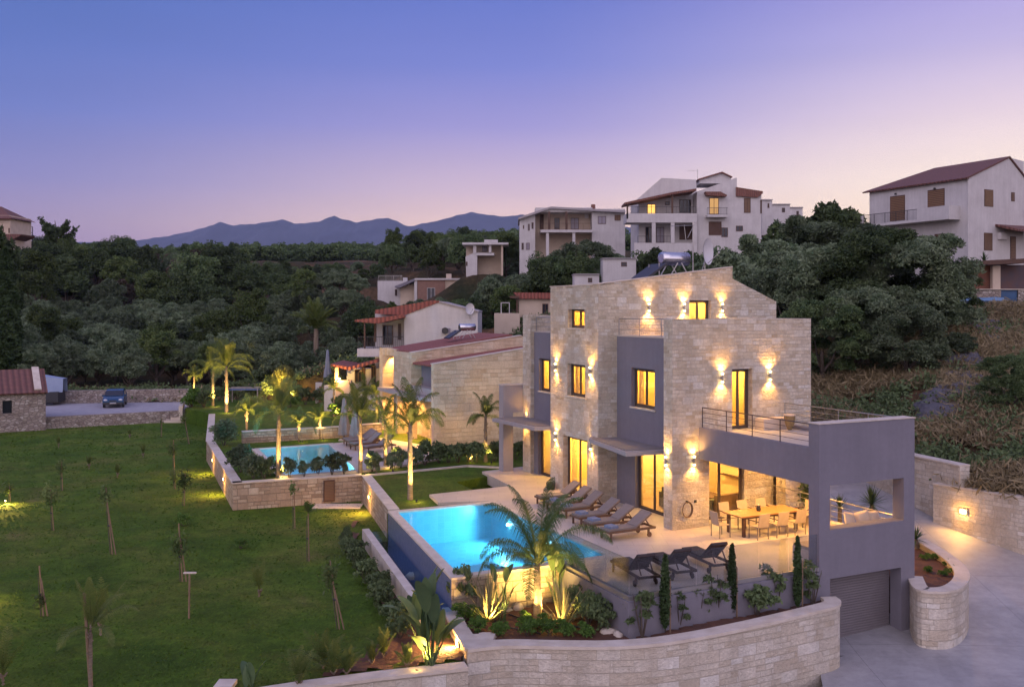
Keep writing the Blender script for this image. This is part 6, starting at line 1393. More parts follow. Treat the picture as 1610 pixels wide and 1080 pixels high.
def open9(a0, b0, a1, b1, side=False, kind='window', mat_=SHB):
    u0, z1 = on9(a0, b0, side); u1, _ = on9(a1, b0, side); z0 = on9(a0, b1, side)[1]; m = MB(); g = MB(); n = 14
    if side:
        m.box(LEN9, u0, z0, LEN9+.04, u1, z1)
        for i in range(n): z = z0+.06+(z1-z0-.12)*i/n; g.box(LEN9+.041, u0+.06, z, LEN9+.06, u1-.06, z+(z1-z0)/n*.6)
    else:
        m.box(u0, -.04, z0, u1, 0, z1)
        for i in range(n): z = z0+.06+(z1-z0-.12)*i/n; g.box(u0+.06, -.06, z, u1-.06, -.041, z+(z1-z0)/n*.6)
    f = m.build(kind, WOOD, h9); g.build('shutter', mat_, f)
SH9 = plain('ochre_shutter', (.20,.11,.05), None, rough=.6)
open9(770,345,860,495,False,'balcony_door',SH9); open9(998,307,1100,465,False,'balcony_door',SH9); open9(1040,572,1100,665); open9(1340,300,1393,403,True,'window',SH9); open9(1503,318,1523,372,True); open9(1338,563,1388,670,True); open9(1497,585,1530,722,True,'side_door')
bz = on9(860,495)[1]-.1; u1 = LEN9-.9; m = MB(); m.box(-1.0,-1.5,bz-.25,u1,-.001,bz); m.build('balcony_slab', WHITE, h9); m = MB(); ua = u1-3.4; m.box(ua,-1.5,bz,u1,-1.38,bz+1.0); m.box(u1-.12,-1.38,bz,u1,-.002,bz+1.0); m.build('balcony_parapet', WHITE, h9); m = MB(); m.box(-1.0,-1.5,bz,.6,-1.38,bz+.9); m.build('balcony_parapet', WHITE, h9)
m = MB(); n = 44
for i in range(n+1): x = .6+(ua-.6)*i/n; m.bar((x,-1.44,bz),(x,-1.44,bz+.95),.02 if i % 9 else .05)
m.bar((.6,-1.44,bz+.95),(ua,-1.44,bz+.95),.05); m.build('railing', DARK, h9)
m = MB(); m.tube([(LEN9-.05,-.06,5),(LEN9-.05,-.06,ze-.2)], .06, 8); m.build('downpipe', WHITE, h9)
for a in (808,1045): u, z = on9(a, 328 if a < 900 else 296); m = MB(); m.lathe([(.0,.1),(.09,.06),(.12,-.08),(0,-.1)], (u,-.15,z), 10); m.build('wall_lantern', DARK, h9)
m = MB(); y0, zz = on9(1415,545,True); m.wall('y', -.2+y0, DEP9+3, [(LEN9+.002,zz+.5),(LEN9+2.2,zz-.1),(LEN9+2.2,zz-.3),(LEN9+.002,zz+.3)]); m.build('side_porch_roof', ROOFT, h9)
u, z = on9(1440,585,True); m = MB(); m.box(LEN9+.002,u-.45,z-.3,LEN9+.35,u+.45,z+.3); m.build('air_conditioner', WHITE, h9)
r = empty('house_wing', 'white neighbouring building cut by the right edge behind the tiled house', 'house', Q(1640,400,96)); m = MB(); m.box(-2.0,0,-8,8,8,8.0); m.build('wall', WHITE, r); m = MB(); m.box(-2.2,-.8,4.2,3,0,4.5); m.build('balcony_slab', WHITE, r)
# pergola terrace below the tiled house
zr = lambda a, b: (1480+a/9, 380+b/9)
pg = FH('pergola_terrace', 'brown-roofed pergola terrace with rust-coloured screens above a stone wall', 73, 280, 'pergola', conv=zr)
pg.poly('roof', WOOD, [(280,292),(700,262),(1250,235),(1250,300),(700,325),(300,330)], -1, 3.2); pg.box('white_post', WHITE, 272, 540, 350, 690, -.3, .1); pg.box('blue_post', plain('turquoise_paint', (.02,.25,.40), None, rough=.6), 272, 350, 350, 540, -.3, .1)
pg.box('screen', plain('rust_screen', (.22,.075,.03), (.14,.06,.04), 1.2, .7), 350, 340, 725, 672, .3, .36); pg.box('white_post', CREAM, 728, 340, 838, 668, -.3, .1); pg.box('screen', plain('dark_screen', (.07,.05,.06), (.10,.05,.04), 1.5, .7), 838, 330, 1400, 668, .4, .46)
pg.box('deck_edge', CAP, 250, 668, 1400, 680, -.5, 3)
pw = FH('terrace_wall', 'rough stone terrace wall with a blue gate below the pergola', 72.6, 0, 'wall', conv=zr); pw.box('stone_face', RUB, -120, 690, 845, 1100, 0, .6); pw.box('stone_face', RUB, 1090, 680, 1500, 1100, 0, .6); pw.box('blue_gate', plain('blue_gate_paint', (.03,.09,.20), (.025,.075,.17), 2, .5), 845, 672, 1075, 905, .1, .2); pw.box('gate_post', DARK, 1075, 672, 1112, 905, .05, .4)
r = empty('covered_boat', 'small boat under a pale blue tarpaulin beside the stone terrace wall', 'boat', Q(1536,487,70.5)); r.location.z = Q(1536,484,70.5).z
m = MB(); n = 10; vs = []
for i in range(n+1): x = -1.9+3.9*i/n; w = .75*math.sin(math.pi*min(1,(i+1.5)/(n+2)))**.6; vs += [(x,-w,.55),(x,-w*.6,0),(x,w*.6,0),(x,w,.55)]
m.add(vs, [(4*i+j,4*i+4+j,4*i+5+j,4*i+1+j) for i in range(n) for j in range(3)]); m.build('hull', plain('boat_grey', (.12,.16,.22), None, rough=.5), r)
m = MB(); vs = []
for i in range(n+1): x = -1.9+3.9*i/n; w = .8*math.sin(math.pi*min(1,(i+1.5)/(n+2)))**.6; vs += [(x,-w,.52),(x,-w*.5,.75+.06*math.sin(i)),(x,w*.5,.78),(x,w,.52)]
m.add(vs, [(4*i+j,4*i+1+j,4*i+5+j,4*i+4+j) for i in range(n) for j in range(3)], smooth=True); m.build('tarpaulin', plain('blue_tarp', (.10,.20,.32), (.16,.26,.38), 3, .5), r)
flax(Q(1547,411,76.5),30,.9,'spiky potted plant on the roof edge of the pergola terrace',6,m_=YUC)
# far left house on the hill
zl = lambda a, b: (a/12, 310+b/12)
hl = FH('hillside_house', 'cream house with a red hipped roof at the far left edge of the hill', 182, 0, conv=zl)
hl.box('wall', CREAM, -400, 345, 195, 1100, 1, 9); ex = [hl.xz(-400,400,0), hl.xz(215,400,0), hl.xz(0,175,4), hl.xz(-250,175,4)]
ribbed([(ex[0][0],0,ex[0][1]),(ex[1][0],0,ex[1][1]),(ex[2][0],4.5,ex[2][1]),(ex[3][0],4.5,ex[3][1])], 'roof', ROOFT, hl.r, .2); m = MB(); m.add([(ex[1][0],0,ex[1][1]),(ex[1][0],9.5,ex[1][1]),(ex[2][0],4.5,ex[2][1])], [(0,1,2)]); m.build('roof_hip', ROOFT, hl.r)
hl.opening(48,555,72,650,1); hl.opening(160,585,185,680,1); hl.poly('lower_roof', ROOFT, [(-400,690),(400,700),(375,735),(230,800),(-400,790)], -4, 1.2); hl.box('lower_wall', CREAM, -400, 795, 230, 1200, -3.5, 1); hl.box('string_course', CAP, -400, 465, 200, 480, .85, 1.0)
r = empty('utility_pole', 'dark utility pole with crossbars on the left skyline', 'pole', spx(43.5,192)); m = MB(); r.location.z = 12.9; m.tube([(0,0,-4),(0,0,12.3)], .16, 8); m.build('pole', DARK, r); m = MB()
for z in (12.1,10.9,9.6): m.bar((-.2,0,z),(1.0,0,z),.12)
m.bar((1,0,12.1),(1,0,8),.12); m.build('crossbar', DARK, r)
# ------------------------------------------------------------------ neighbouring stone house in the villa frame
nb = empty('stone_house', 'warm-tinted stone house with red ribbed roofs and lit canopy beyond the villa lawn', 'house', O, RZ)
ZN = NZ
m = MB(); m.wall('y', 23.6, 23.95, [(-.45,-1),(9.5,-1),(9.5,5.3),(7.5,5.95),(-.45,4.86)]); m.build('side_wall', S_NEXT, nb)
rz1 = lambda x: 4.72+.12*(x+.45)
ribbed([(-.2,23.95,rz1(-.2)),(-.2,28.0,rz1(-.2)),(7.5,28.0,rz1(7.5)),(7.5,23.95,rz1(7.5))], 'roof', ROOFP, nb, .1)
m = MB(); m.wall('y', 28.0, 28.35, [(-.3,3),(9.0,3),(9.0,5.9),(7.5,6.35),(-.3,5.35)]); m.build('parapet_wall', S_NEXT, nb)
m = MB(); m.wall('y', 27.96, 28.4, [(-.34,5.352),(7.5,6.352),(7.5,6.40),(-.34,5.40)]); m.wall('y', 23.56, 23.99, [(-.49,4.862),(7.5,5.952),(7.5,6.0),(-.49,4.91)]); m.build('capping', CAP, nb)
ribbed([(-.1,28.4,5.42),(-.1,34,5.42),(7.0,34,6.45),(7.0,28.4,6.45)], 'roof', ROOFP, nb, .1)
m = MB(); m.box(-.3,28.352,2.85, .3,31.5,5.35); m.build('upper_block', S_NEXT, nb)
m = MB(); m.box(-.5,33.3,-1, .3,34,5.5); m.build('corner_pier', S_NEXT, nb)
m = MB(); m.box(-.3,31.5,5.0, .2,33.3,5.45); m.build('upper_beam', S_NEXT, nb)
m = MB(); m.wall('x', .5, .8, [(31.5,-1),(33.3,-1),(33.3,5.0),(31.5,5.0)], [[(31.8,3.1),(32.7,3.1),(32.7,4.4),(31.8,4.4)]]); m.build('recess_wall', S_NEXT, nb)
m = MB(); m.wall('x', .4, .7, [(23.95,2.85),(28.0,2.85),(28.0,4.75),(23.95,4.75)]); m.build('balcony_wall', PLAST, nb); m = MB(); m.box(-.3,23.97,2.86,.4,27.98,3.3); m.build('balcony_parapet', PLASTL, nb)
m = MB(); m.wall('x', .9, 1.2, [(23.95,-1),(31.5,-1),(31.5,2.85),(23.95,2.85)], [[(24.4,0),(27.4,0),(27.4,2.45),(24.4,2.45)]]); m.box(-.25,28.1,-1,.15,28.5,2.85); m.box(-.2,31.0,-1,.9,31.4,2.85); m.build('ground_wall', S_NEXT, nb)
cpts = [HL(G(607,612,2.85)), HL(G(656,624,2.85))]; m = MB(); m.prism([(-.9,33.2), (cpts[1][0],cpts[1][1]), (-.4,24.0), (.89,24.0), (.89,31.45), (.45,31.5), (.45,33.2)], 2.62, 2.84); m.build('canopy', PLASTL, nb)
window(nb, 'x', .9, 24.4, 27.4, 0.0, 2.45, leaves=3, door=True, room=2.2, power=40, sill=False, rec=.1); window(nb, 'x', .5, 31.8, 32.7, 3.1, 4.4, leaves=1, room=.8, power=8, curtain=False, rec=.12)
for p in ((-.1,25.6,2.5),(-.1,29.8,2.5),(.1,32.4,2.5),(-.45,28.3,2.5)): light('SPOT', p, 700, WARM, nb, .05, 140, .7, (.1,0,-1))
for p in ((-.0,32.9,4.9),(.0,31.9,2.4)): light('SPOT', p, 420, WARM, nb, .05, 120, .7, (.5,.2,-1))
for z in (2.2,4.4): pass
solar = solar_heater(H(4.6,30.5,6.15), RZ, 'small solar water heater on the red roof of the warm-tinted stone house', .8)
# stone shed left, tiled
sA_, sB_ = G(-60,684,ZG), G(72,676,ZG); ang = math.atan2((sB_-sA_).y, (sB_-sA_).x); shd = empty('stone_shed', 'small field-stone shed with red tiled roof at the left edge of the lawn', 'shed', sA_, ang); LN = (sB_-sA_).length; dpt = 5.0
zt = 3.1; m = MB(); k0 = LN*.86
m.wall('y', 0, .4, [(0,-.3),(LN,-.3),(LN,zt),(0,zt)], [[(LN-3.0,1.45),(LN-2.35,1.45),(LN-2.35,2.45),(LN-3.0,2.45)]]); m.wall('x', LN-.4, LN, [(.402,-.3),(dpt,-.3),(dpt,zt),(dpt/2,zt+1.5),(.402,zt+.1)], [[(1.6,.7),(2.5,.7),(2.5,2.9),(1.6,2.9)]]); m.box(.0,dpt-.4,-.3,LN-.402,dpt,zt); m.box(0,.402,-.3,.4,dpt-.402,zt); m.build('wall', RUB, shd)
for s_ in (0, 1):
    y0 = -.3 if s_ == 0 else dpt+.3; a_ = [(-.2,y0,zt-.1),(LN+.12,y0,zt-.1),(LN+.12,dpt/2,zt+1.6),(-.2,dpt/2,zt+1.6)]; ribbed(a_ if s_ == 0 else [a_[1],a_[0],a_[3],a_[2]], 'roof', ROOFT, shd, .12)
m = MB(); m.bar((LN-.55,-.1,zt+.1),(LN-.55,dpt/2,zt+1.72),.5,.12); m.build('roof_edging', CAP, shd); m = MB(); m.box(LN-3.02,.25,1.43,LN-2.33,.3,2.47); m.build('window', DGLASS, shd); m = MB(); m.box(LN-.3,1.58,.68,LN-.25,2.52,2.92); m.build('door', WOOD, shd)
m = MB(); m.box(-.5,-1.2,-.3,LN*.30,-.0,1.9); 
r = empty('stored_boat', 'pale blue covered boat or trailer behind the stone shed', 'boat', G(60,634,PZ)+Vector((0,-1.5,0)), .1); m = MB(); vs = []
for i in range(9): x = -3.1+6.2*i/8; w = 1.15*math.sin(math.pi*min(1,(i+2)/11))**.5; hz = 2.6+.25*math.sin(i*.5); vs += [(x,-w,1.2),(x,-w*.8,hz),(x,w*.8,hz),(x,w,1.2)]
m.add(vs, [(4*i+j,4*i+1+j,4*i+5+j,4*i+4+j) for i in range(8) for j in range(3)]+[(0,1,2,3)], smooth=False); m.build('cover', plain('pale_blue_cover', (.28,.34,.46), (.22,.28,.40), 1, .6), r); m = MB(); m.box(-2.8,-.9,.3,2.8,.9,1.25); m.build('trailer', DARK, r)
# electrical hatch and slab, bench table
hp = A3+(A2-A3).normalized()*1.2; r = empty('wooden_hatch', 'small brown wooden hatch with louvres in the stone retaining wall', 'hatch', (hp.x,hp.y-.03,-.72), math.atan2(dn.y,dn.x)); m = MB(); r.scale = (.6,1,1); m.box(-.45,-.06,-.52,.45,.02,.52); m.build('frame', WOOD, r); m = MB()
for i in range(12): z = -.44+i*.075; m.box(-.36,-.085,z,.36,-.062,z+.05)
m.build('louvre_panel', SHB, r); m = MB(); m.box(hp.x-.6,hp.y-1.2,ZG-.1,hp.x+1.7,hp.y-.15,ZG+.03); tag(m.build('stone_slab', CAP), 'flat stone slab on the lawn under the wooden hatch', 'slab')
r = empty('garden_bench', 'small white garden table and bench at the corner of the garden wall', 'bench', G(326,669,ZG), .2); m = MB(); m.box(-.7,-.2,.44,.7,.2,.49); m.build('seat', CAP, r)
for x in (-.55,.55): m = MB(); m.bar((x,-.15,0),(x,-.15,.44),.06); m.bar((x,.15,0),(x,.15,.44),.06); m.build('leg', STEEL, r)
m = MB(); m.box(-.7,.18,.5,.7,.24,.9); m.build('backrest', CAP, r)
# ------------------------------------------------------------------ furniture
def lounger(label, p, rz, frame=TEAK, cush=CUSH, back=34, group=None, lw=2.0):
    r = empty('sun_lounger', label, 'sun lounger', p, rz, group); m = MB()
    for y in (-.33,.33): m.box(0,y-.022,.27,lw,y+.022,.35)
    m.box(0,-.308,.275,.045,.308,.345); m.box(lw-.045,-.308,.275,lw,.308,.345)
    for i in range(12): m.box(.08+i*.095,-.308,.325,.08+i*.095+.06,.308,.345)
    m.build('frame', frame, r)
    for x, y in ((.12,-.30),(.12,.30)): g = MB(); g.box(x-.035,y-.025,0,x+.035,y+.025,.272); g.build('leg', frame, r)
    for y in (-.30,.30):
        g = MB(); g.box(lw-.32,y-.025,.09,lw-.25,y+.025,.272); g.build('leg', frame, r); g = MB(); yy = y+(.05 if y > 0 else -.05); g.tube([(lw-.285,yy-.02,.09),(lw-.285,yy+.02,.09)], .09, 16, True, False); g.build('wheel', frame, r)
    hx = 1.22; a = math.radians(back); L = .78; ux = Vector((math.cos(a),0,math.sin(a))); nz = Vector((-math.sin(a),0,math.cos(a))); b = Vector((hx,0,.36)); m = MB()
    for y in (-.26,.26): m.bar(b+Vector((0,y,0)), b+ux*L+Vector((0,y,0)), .045, .03)
    for i in range(7): q = b+ux*(.06+i*.115); m.obox(q, (0,1,0), ux, nz, .28, .03, .01)
    m.bar(b+ux*.5+Vector((0,-.2,-.02)), (hx+.62,-.2,.34), .03); m.bar(b+ux*.5+Vector((0,.2,-.02)), (hx+.62,.2,.34), .03); m.build('back_frame', frame, r)
    m = MB(); m.box(.04,-.29,.346,hx,.29,.405); m.build('seat_cushion', cush, r); m = MB(); m.obox(b+ux*L/2+nz*.045, ux, (0,1,0), nz, L/2, .29, .03); m.build('back_cushion', cush, r); return r
base = None
LD = [(-3.05,-.19,'nearest of the six tan loungers by the pool, next to the stone pillar'),(-3.0,1.1,'second of the six tan loungers counted from the stone pillar'),(-2.85,2.25,'third of the six tan loungers counted from the stone pillar'),(-2.7,3.7,'fourth of the six tan loungers counted from the stone pillar'),(-2.6,4.85,'fifth of the six tan loungers counted from the stone pillar'),(-2.45,6.05,'farthest of the six tan loungers, without a towel')]
for i, (t_, s_, lb) in enumerate(LD):
    rz = RZ+rng.uniform(-.04,.04); p = H(t_, s_, .004)
    if base is None: base = lounger(lb, p, rz, group='tan loungers in a row beside the big pool')
    else: dup(base, p, rz, label=lb)
    if i < 5:
        tw = empty('folded_towel', 'folded blue-grey towel on the '+['nearest','second','third','fourth','fifth'][i]+' tan lounger from the stone pillar', 'towel', H(t_+.32, s_, .412), rz+.1, 'folded towels on the loungers'); m = MB(); m.box(-.17,-.2,0,.17,.2,.045); m.box(-.165,-.19,.047,.16,.19,.09); o = m.build('towel_fold', TOWEL, tw)
D3 = [((1018,922),'left one of the three dark loungers behind the glass'),((1074,913),'middle one of the three dark loungers behind the glass'),((1130,902),'right one of the three dark loungers behind the glass')]
dk = None
for (px, py), lb in D3:
    q = G(px, py); dirn = (BX*-.12-BY).normalized(); rz = math.atan2(dirn.y, dirn.x)
    p = Vector((q.x, q.y, .004))-dirn*1.85
    if dk is None: dk = lounger(lb, p, rz, TEAKD, CUSHD, 42, 'dark loungers behind the glass balustrade')
    else: dup(dk, p, rz+rng.uniform(-.05,.05), label=lb)
for i, (px, py, lb) in enumerate(((540,699,'farthest of the four pale loungers by the second pool'),(545,702,'second farthest of the four pale loungers by the second pool'),(552,707,'second nearest of the four pale loungers by the second pool'),(572,712,'nearest of the four pale loungers by the second pool'))):
    if i == 0: pb = lounger(lb, G(px,py,0), .45, TEAK, CUSH, 36, 'pale loungers by the second pool')
    else: dup(pb, G(px,py,0), .45+.1*i, label=lb)
# dining set
tb = empty('dining_table', 'long teak dining table under the covered terrace', 'table', H(2.9,-1.53,.004), RZ); m = MB()
for i in range(7): m.box(-1.4,-.525+i*.15,.70,1.4,-.525+i*.15+.146,.745)
m.build('tabletop', plain('honey_teak', (.36,.19,.08), (.28,.14,.06), 4, .45, stretch=(1,6,6)), tb)
for x in (-1.2,1.2):
    for y in (-.42,.42): g = MB(); g.box(x-.05,y-.05,0,x+.05,y+.05,.70); g.build('leg', WOOD, tb)
m = MB(); m.box(-1.15,-.44,.62,1.15,-.40,.70); m.box(-1.15,.40,.62,1.15,.44,.70); m.build('apron', WOOD, tb)
def chair(label, p, rz, group):
    r = empty('dining_chair', label, 'chair', p, rz, group); SL = plain('beige_sling', (.36,.29,.21), (.40,.32,.24), 8, .85)
    for x, y, h in ((-.22,-.24,.44),(-.22,.24,.44),(.24,-.24,.64),(.24,.24,.64)): g = MB(); g.bar((x,y,0),(x*.98,y,h),.03); g.build('leg', plain('chair_metal', (.20,.17,.14), None, rough=.5), r)
    m = MB(); m.box(-.23,-.22,.43,.25,.22,.45); m.build('seat', SL, r); m = MB(); m.obox((-.27,0,.68), (-.2,0,1), (0,1,0), (1,0,.2), .25, .23, .012); m.build('backrest', SL, r)
    for y in (-.25,.25): g = MB(); g.bar((.25,y,.64),(-.27,y,.65),.035,.025); g.build('armrest', WOOD, r)
    return r
CH = [((1.0,-1.53),0,'chair at the left end of the dining table'),((4.85,-1.53),math.pi,'chair at the right end of the dining table'),((2.05,-2.35),math.pi/2,'left chair on the near side of the dining table'),((2.9,-2.38),math.pi/2,'middle chair on the near side of the dining table'),((3.75,-2.35),math.pi/2,'right chair on the near side of the dining table'),((2.05,-.68),-math.pi/2,'left chair on the far side of the dining table'),((2.9,-.66),-math.pi/2,'middle chair on the far side of the dining table'),((3.75,-.68),-math.pi/2,'right chair on the far side of the dining table')]
c0 = None
for (t_, s_), a, lb in CH:
    if c0 is None: c0 = chair(lb, H(t_, s_, .004), RZ+a, 'beige chairs around the dining table')
    else: dup(c0, H(t_, s_, .004), RZ+a+rng.uniform(-.06,.06), label=lb)
r = empty('glass_vase', 'small dark vase in the middle of the dining table', 'vase', H(2.75,-1.5,.75)); m = MB(); m.lathe([(0,0),(.07,.0),(.09,.08),(.06,.16),(.075,.2)], (0,0,0), 16); m.build('body', DARK, r); m = MB(); m.lathe([(0,.17),(.03,.19),(.03,.24),(0,.26)], (0,0,0), 10); m.build('candle', CAP, r)
# sofa + cushions by the terrace opening
r = empty('terrace_sofa', 'built-in cream bench seat behind the opening of the terrace box', 'bench', H(3.2,-5.3,.004), RZ); m = MB(); m.box(-1.9,-.38,0,1.8,.42,.40); m.build('base', CREAM, r); m = MB(); m.box(-1.88,-.36,.402,1.78,.40,.50); m.build('seat_cushion', plain('sand_cushion', (.42,.32,.20), (.36,.27,.17), 4, .9), r)
for i, (x, z, a, lb) in enumerate(((.35,.86,.25,'left cream cushion leaning in the terrace opening'),(.95,.84,-.2,'middle cream cushion leaning in the terrace opening'),(1.45,.80,.1,'right cream cushion leaning in the terrace opening'))):
    q = H(3.2+x, -5.12, z+.22); o = empty('scatter_cushion', lb, 'cushion', q, RZ+a, 'cream cushions in the terrace opening'); m = MB(); n_ = 10; vs = [( .27*(2*i3/n_-1), sg*.10*((1-abs(2*i3/n_-1)**3)*(1-abs(2*j3/n_-1)**3))**.5, .25*(2*j3/n_-1)) for sg in (-1, 1) for i3 in range(n_+1) for j3 in range(n_+1)]; N_ = (n_+1)**2
    m.add(vs, [(a_*(n_+1)+b_, (a_+1)*(n_+1)+b_, (a_+1)*(n_+1)+b_+1, a_*(n_+1)+b_+1) for a_ in range(n_) for b_ in range(n_)]+[(N_+a_*(n_+1)+b_+1, N_+(a_+1)*(n_+1)+b_+1, N_+(a_+1)*(n_+1)+b_, N_+a_*(n_+1)+b_) for a_ in range(n_) for b_ in range(n_)], smooth=True)
    c_ = m.build('pillow', plain('cream_cushion', (.66,.52,.38), (.60,.47,.34), 6, .95), o); c_.rotation_euler = (-.35, a, 0)
# upper terrace items
r = empty('round_table', 'small round golden-lit side table on the upper terrace', 'table', H(4.75,-.9,3.52)); r.scale = (.62,.62,.9); m = MB(); m.lathe([(0,.62),(.36,.62),(.36,.66),(0,.67)], (0,0,0), 20, False); m.build('tabletop', CREAM, r)
m = MB(); m.lathe([(.34,.62),(.30,.3),(.12,.02)], (0,0,0), 12); m.build('basket_base', plain('wicker', (.30,.20,.08), (.2,.13,.05), 12, .8), r)
r = empty('wall_bench', 'low cream bench against the upper terrace wall', 'bench', H(4.6,-.35,3.522), RZ); m = MB(); m.box(-.8,-.2,0,.5,.3,.42); m.build('seat', CREAM, r)
# wreath on the pillar, socket
r = empty('hose_reel', 'coiled brown hose hanging on the stone pillar', 'hose', H(.62,-.03,.72), RZ); m = MB(); n = 28
for j in range(3): m.tube([(math.cos(2*math.pi*i/n)*(.2+.015*j), -.03-.02*j, math.sin(2*math.pi*i/n)*(.27+.01*j)) for i in range(n+1)], .014, 6, False)
m.build('coil', plain('brown_hose', (.13,.07,.04), None, rough=.6), r); m = MB(); m.box(-.03,-.08,.24,.03,.02,.32); m.build('bracket', DARK, r)
m = MB(); p = H(1.02,-.02,.98); m.obox(p, BX, BY, (0,0,1), .05, .02, .05); tag(m.build('wall_socket', DARK), 'small dark outdoor socket on the stone pillar', 'socket')
r = empty('log_basket', 'dark basket on the deck beside the tower corner', 'basket', H(-.35,8.9,.004)); m = MB(); m.lathe([(0,0),(.18,0),(.22,.3),(.19,.3),(.15,.03),(0,.03)], (0,0,0), 16); m.build('body', DARK, r); m = MB(); m.bar((-.2,0,.3),(0,0,.5),.02); m.bar((.2,0,.3),(0,0,.5),.02); m.build('handle', DARK, r)
# living room furniture seen through the glass
r = empty('living_room_sofa', 'green-grey sofa inside the lit living room', 'sofa', H(2.75,2.6,.01), RZ); SG = plain('sage_fabric', (.18,.20,.13), (.15,.17,.11), 4, .9); m = MB(); m.box(-.45,-1.0,.0,.45,1.0,.42); m.build('seat', SG, r); m = MB(); m.box(-.75,-1.0,0,-.45,1.0,.82); m.build('backrest', SG, r)
for y in (-1.2,1.0): m = MB(); m.box(-.75,y,0,.45,y+.2,.6); m.build('armrest', SG, r)
r = empty('living_room_sofa', 'brown sofa inside the living room behind the dining terrace glass', 'sofa', H(3.1,1.75,.01), RZ+.1); SB = plain('ochre_fabric', (.30,.19,.09), (.26,.16,.08), 4, .9); m = MB(); m.box(-.2,-.38,.0,1.5,.38,.42); m.build('seat', SB, r); m = MB(); m.box(-.2,-.62,0,1.5,-.38,.8); m.build('backrest', SB, r)
r = empty('coffee_table', 'low coffee table in the lit living room', 'table', H(4.2,3.2,.01), RZ); m = MB(); m.box(-.4,-.6,.33,.4,.6,.38); m.build('tabletop', WOOD, r)
for x in (-.33,.33): m = MB(); m.box(x-.04,-.5,0,x+.04,.5,.33); m.build('leg', WOOD, r)
r = empty('wall_shelf', 'row of framed shelves on the back wall of the living room', 'shelf', H(5.95,3.0,1.5), RZ); m = MB(); m.box(-.2,-1.6,0,.0,1.6,.05); m.box(-.2,-1.6,-.6,0,1.6,-.55); m.build('board', WOOD, r)
for i, y in enumerate((-1.3,-.8,-.2,.5,1.1)): m = MB(); m.box(-.16,y,.052,-.05,y+.3,.25+.1*(i%2)); m.build('box', plain('shelf_dark', (.12,.07,.04), None), r)
r = empty('framed_picture', 'framed picture on the far wall of the living room', 'picture', H(4.7,5.24,1.6), RZ); m = MB(); m.box(-.5,-.03,-.35,.5,0,.35); m.build('frame', WOOD, r); m = MB(); m.box(-.42,-.04,-.27,.42,-.031,.27); m.build('canvas', CREAM, r)
r = empty('floor_lamp', 'floor lamp with a pale shade inside the tower room', 'lamp', H(2.0,7.9,.01)); m = MB(); m.tube([(0,0,0),(0,0,1.2)], .02, 6); m.build('pole', DARK, r); m = MB(); m.lathe([(.2,1.1),(.14,1.45)], (0,0,0), 14); m.build('lamp_shade', CURT, r)
# closed parasols
def parasol(p, h, label, mat_):
    r = empty('closed_parasol', label, 'parasol', p); m = MB(); m.tube([(0,0,0),(0,0,h)], .03, 8); m.build('pole', DARK, r); m = MB(); n = 22; vs = []; prof = [(.34,.35),(.30,.9),(.20,1.5),(.10,h-.15),(.02,h)]
    for rr, z in prof:
        for k in range(n): a = 2*math.pi*k/n; q = rr*(1+.28*math.cos(a*7)); vs.append((q*math.cos(a), q*math.sin(a), z))
    m.add(vs, [(i*n+k,i*n+(k+1)%n,(i+1)*n+(k+1)%n,(i+1)*n+k) for i in range(len(prof)-1) for k in range(n)], smooth=True); m.build('canopy', mat_, r); m = MB(); m.box(-.3,-.3,0,.3,.3,.07); m.build('base', CAP, r)
PF = plain('taupe_parasol', (.26,.22,.20), (.22,.18,.17), 6, .9); parasol(G(541,692,NZ), 2.7, 'closed taupe parasol at the far right corner of the second pool', PF); parasol(G(533,702,NZ)+Vector((.9,.4,0)), 2.2, 'second closed parasol close beside the first one', PF)
parasol(Q(515,602,84), 3.0, 'slim closed blue-grey parasol in front of the porch house', plain('bluegrey_parasol', (.20,.22,.28), None, rough=.9))
# low garden walls and structures beyond the second garden
for a, b, z0_, z1_, th_, mt, lb in ((G(380,622,-.4),G(432,620,-.4),-.6,.75,.3,RUB,'grey stone wall behind the uplit palms'),(G(455,624,-.3),G(494,623,-.3),-.5,.9,.3,RUB,'grey stone wall between the topiary tree and the tall palm'),(G(496,634,NZ),G(516,634,NZ),-.3,1.7,.3,WHITE,'white wall with a brown door beside the tall palm')):
    path_wall('garden_wall', [(a.x,a.y),(b.x,b.y)], th_, z0_, z1_, mt, cap=0, label=lb)
r = empty('garden_door', 'rust-brown door in the white garden wall beside the tall palm', 'door', G(508,634,NZ)+Vector((0,-.03,0))); m = MB(); m.box(-.35,-.03,.0,.4,.0,1.5); m.build('leaf', plain('rust_door', (.22,.06,.05), None), r); m = MB(); m.box(.3,-.06,.7,.34,-.031,.85); m.build('handle', DARK, r)
r = empty('garden_swing', 'white metal frame with a blue cover behind the uplit palms', 'pergola', G(382,634,NZ)); m = MB()
for x in (-1.7,1.7): m.bar((x,0,0),(x,0,1.9),.08); m.bar((x,1.4,0),(x,1.4,1.9),.08)
m.bar((-1.8,0,1.9),(1.8,0,1.9),.08); m.bar((-1.8,1.4,1.9),(1.8,1.4,1.9),.08); r.scale = (.75,.8,.7); m.build('frame', PLASTL, r); m = MB(); m.box(-1.7,.1,1.62,1.7,1.3,1.70); m.build('cover', plain('blue_cover', (.10,.15,.28), None), r)
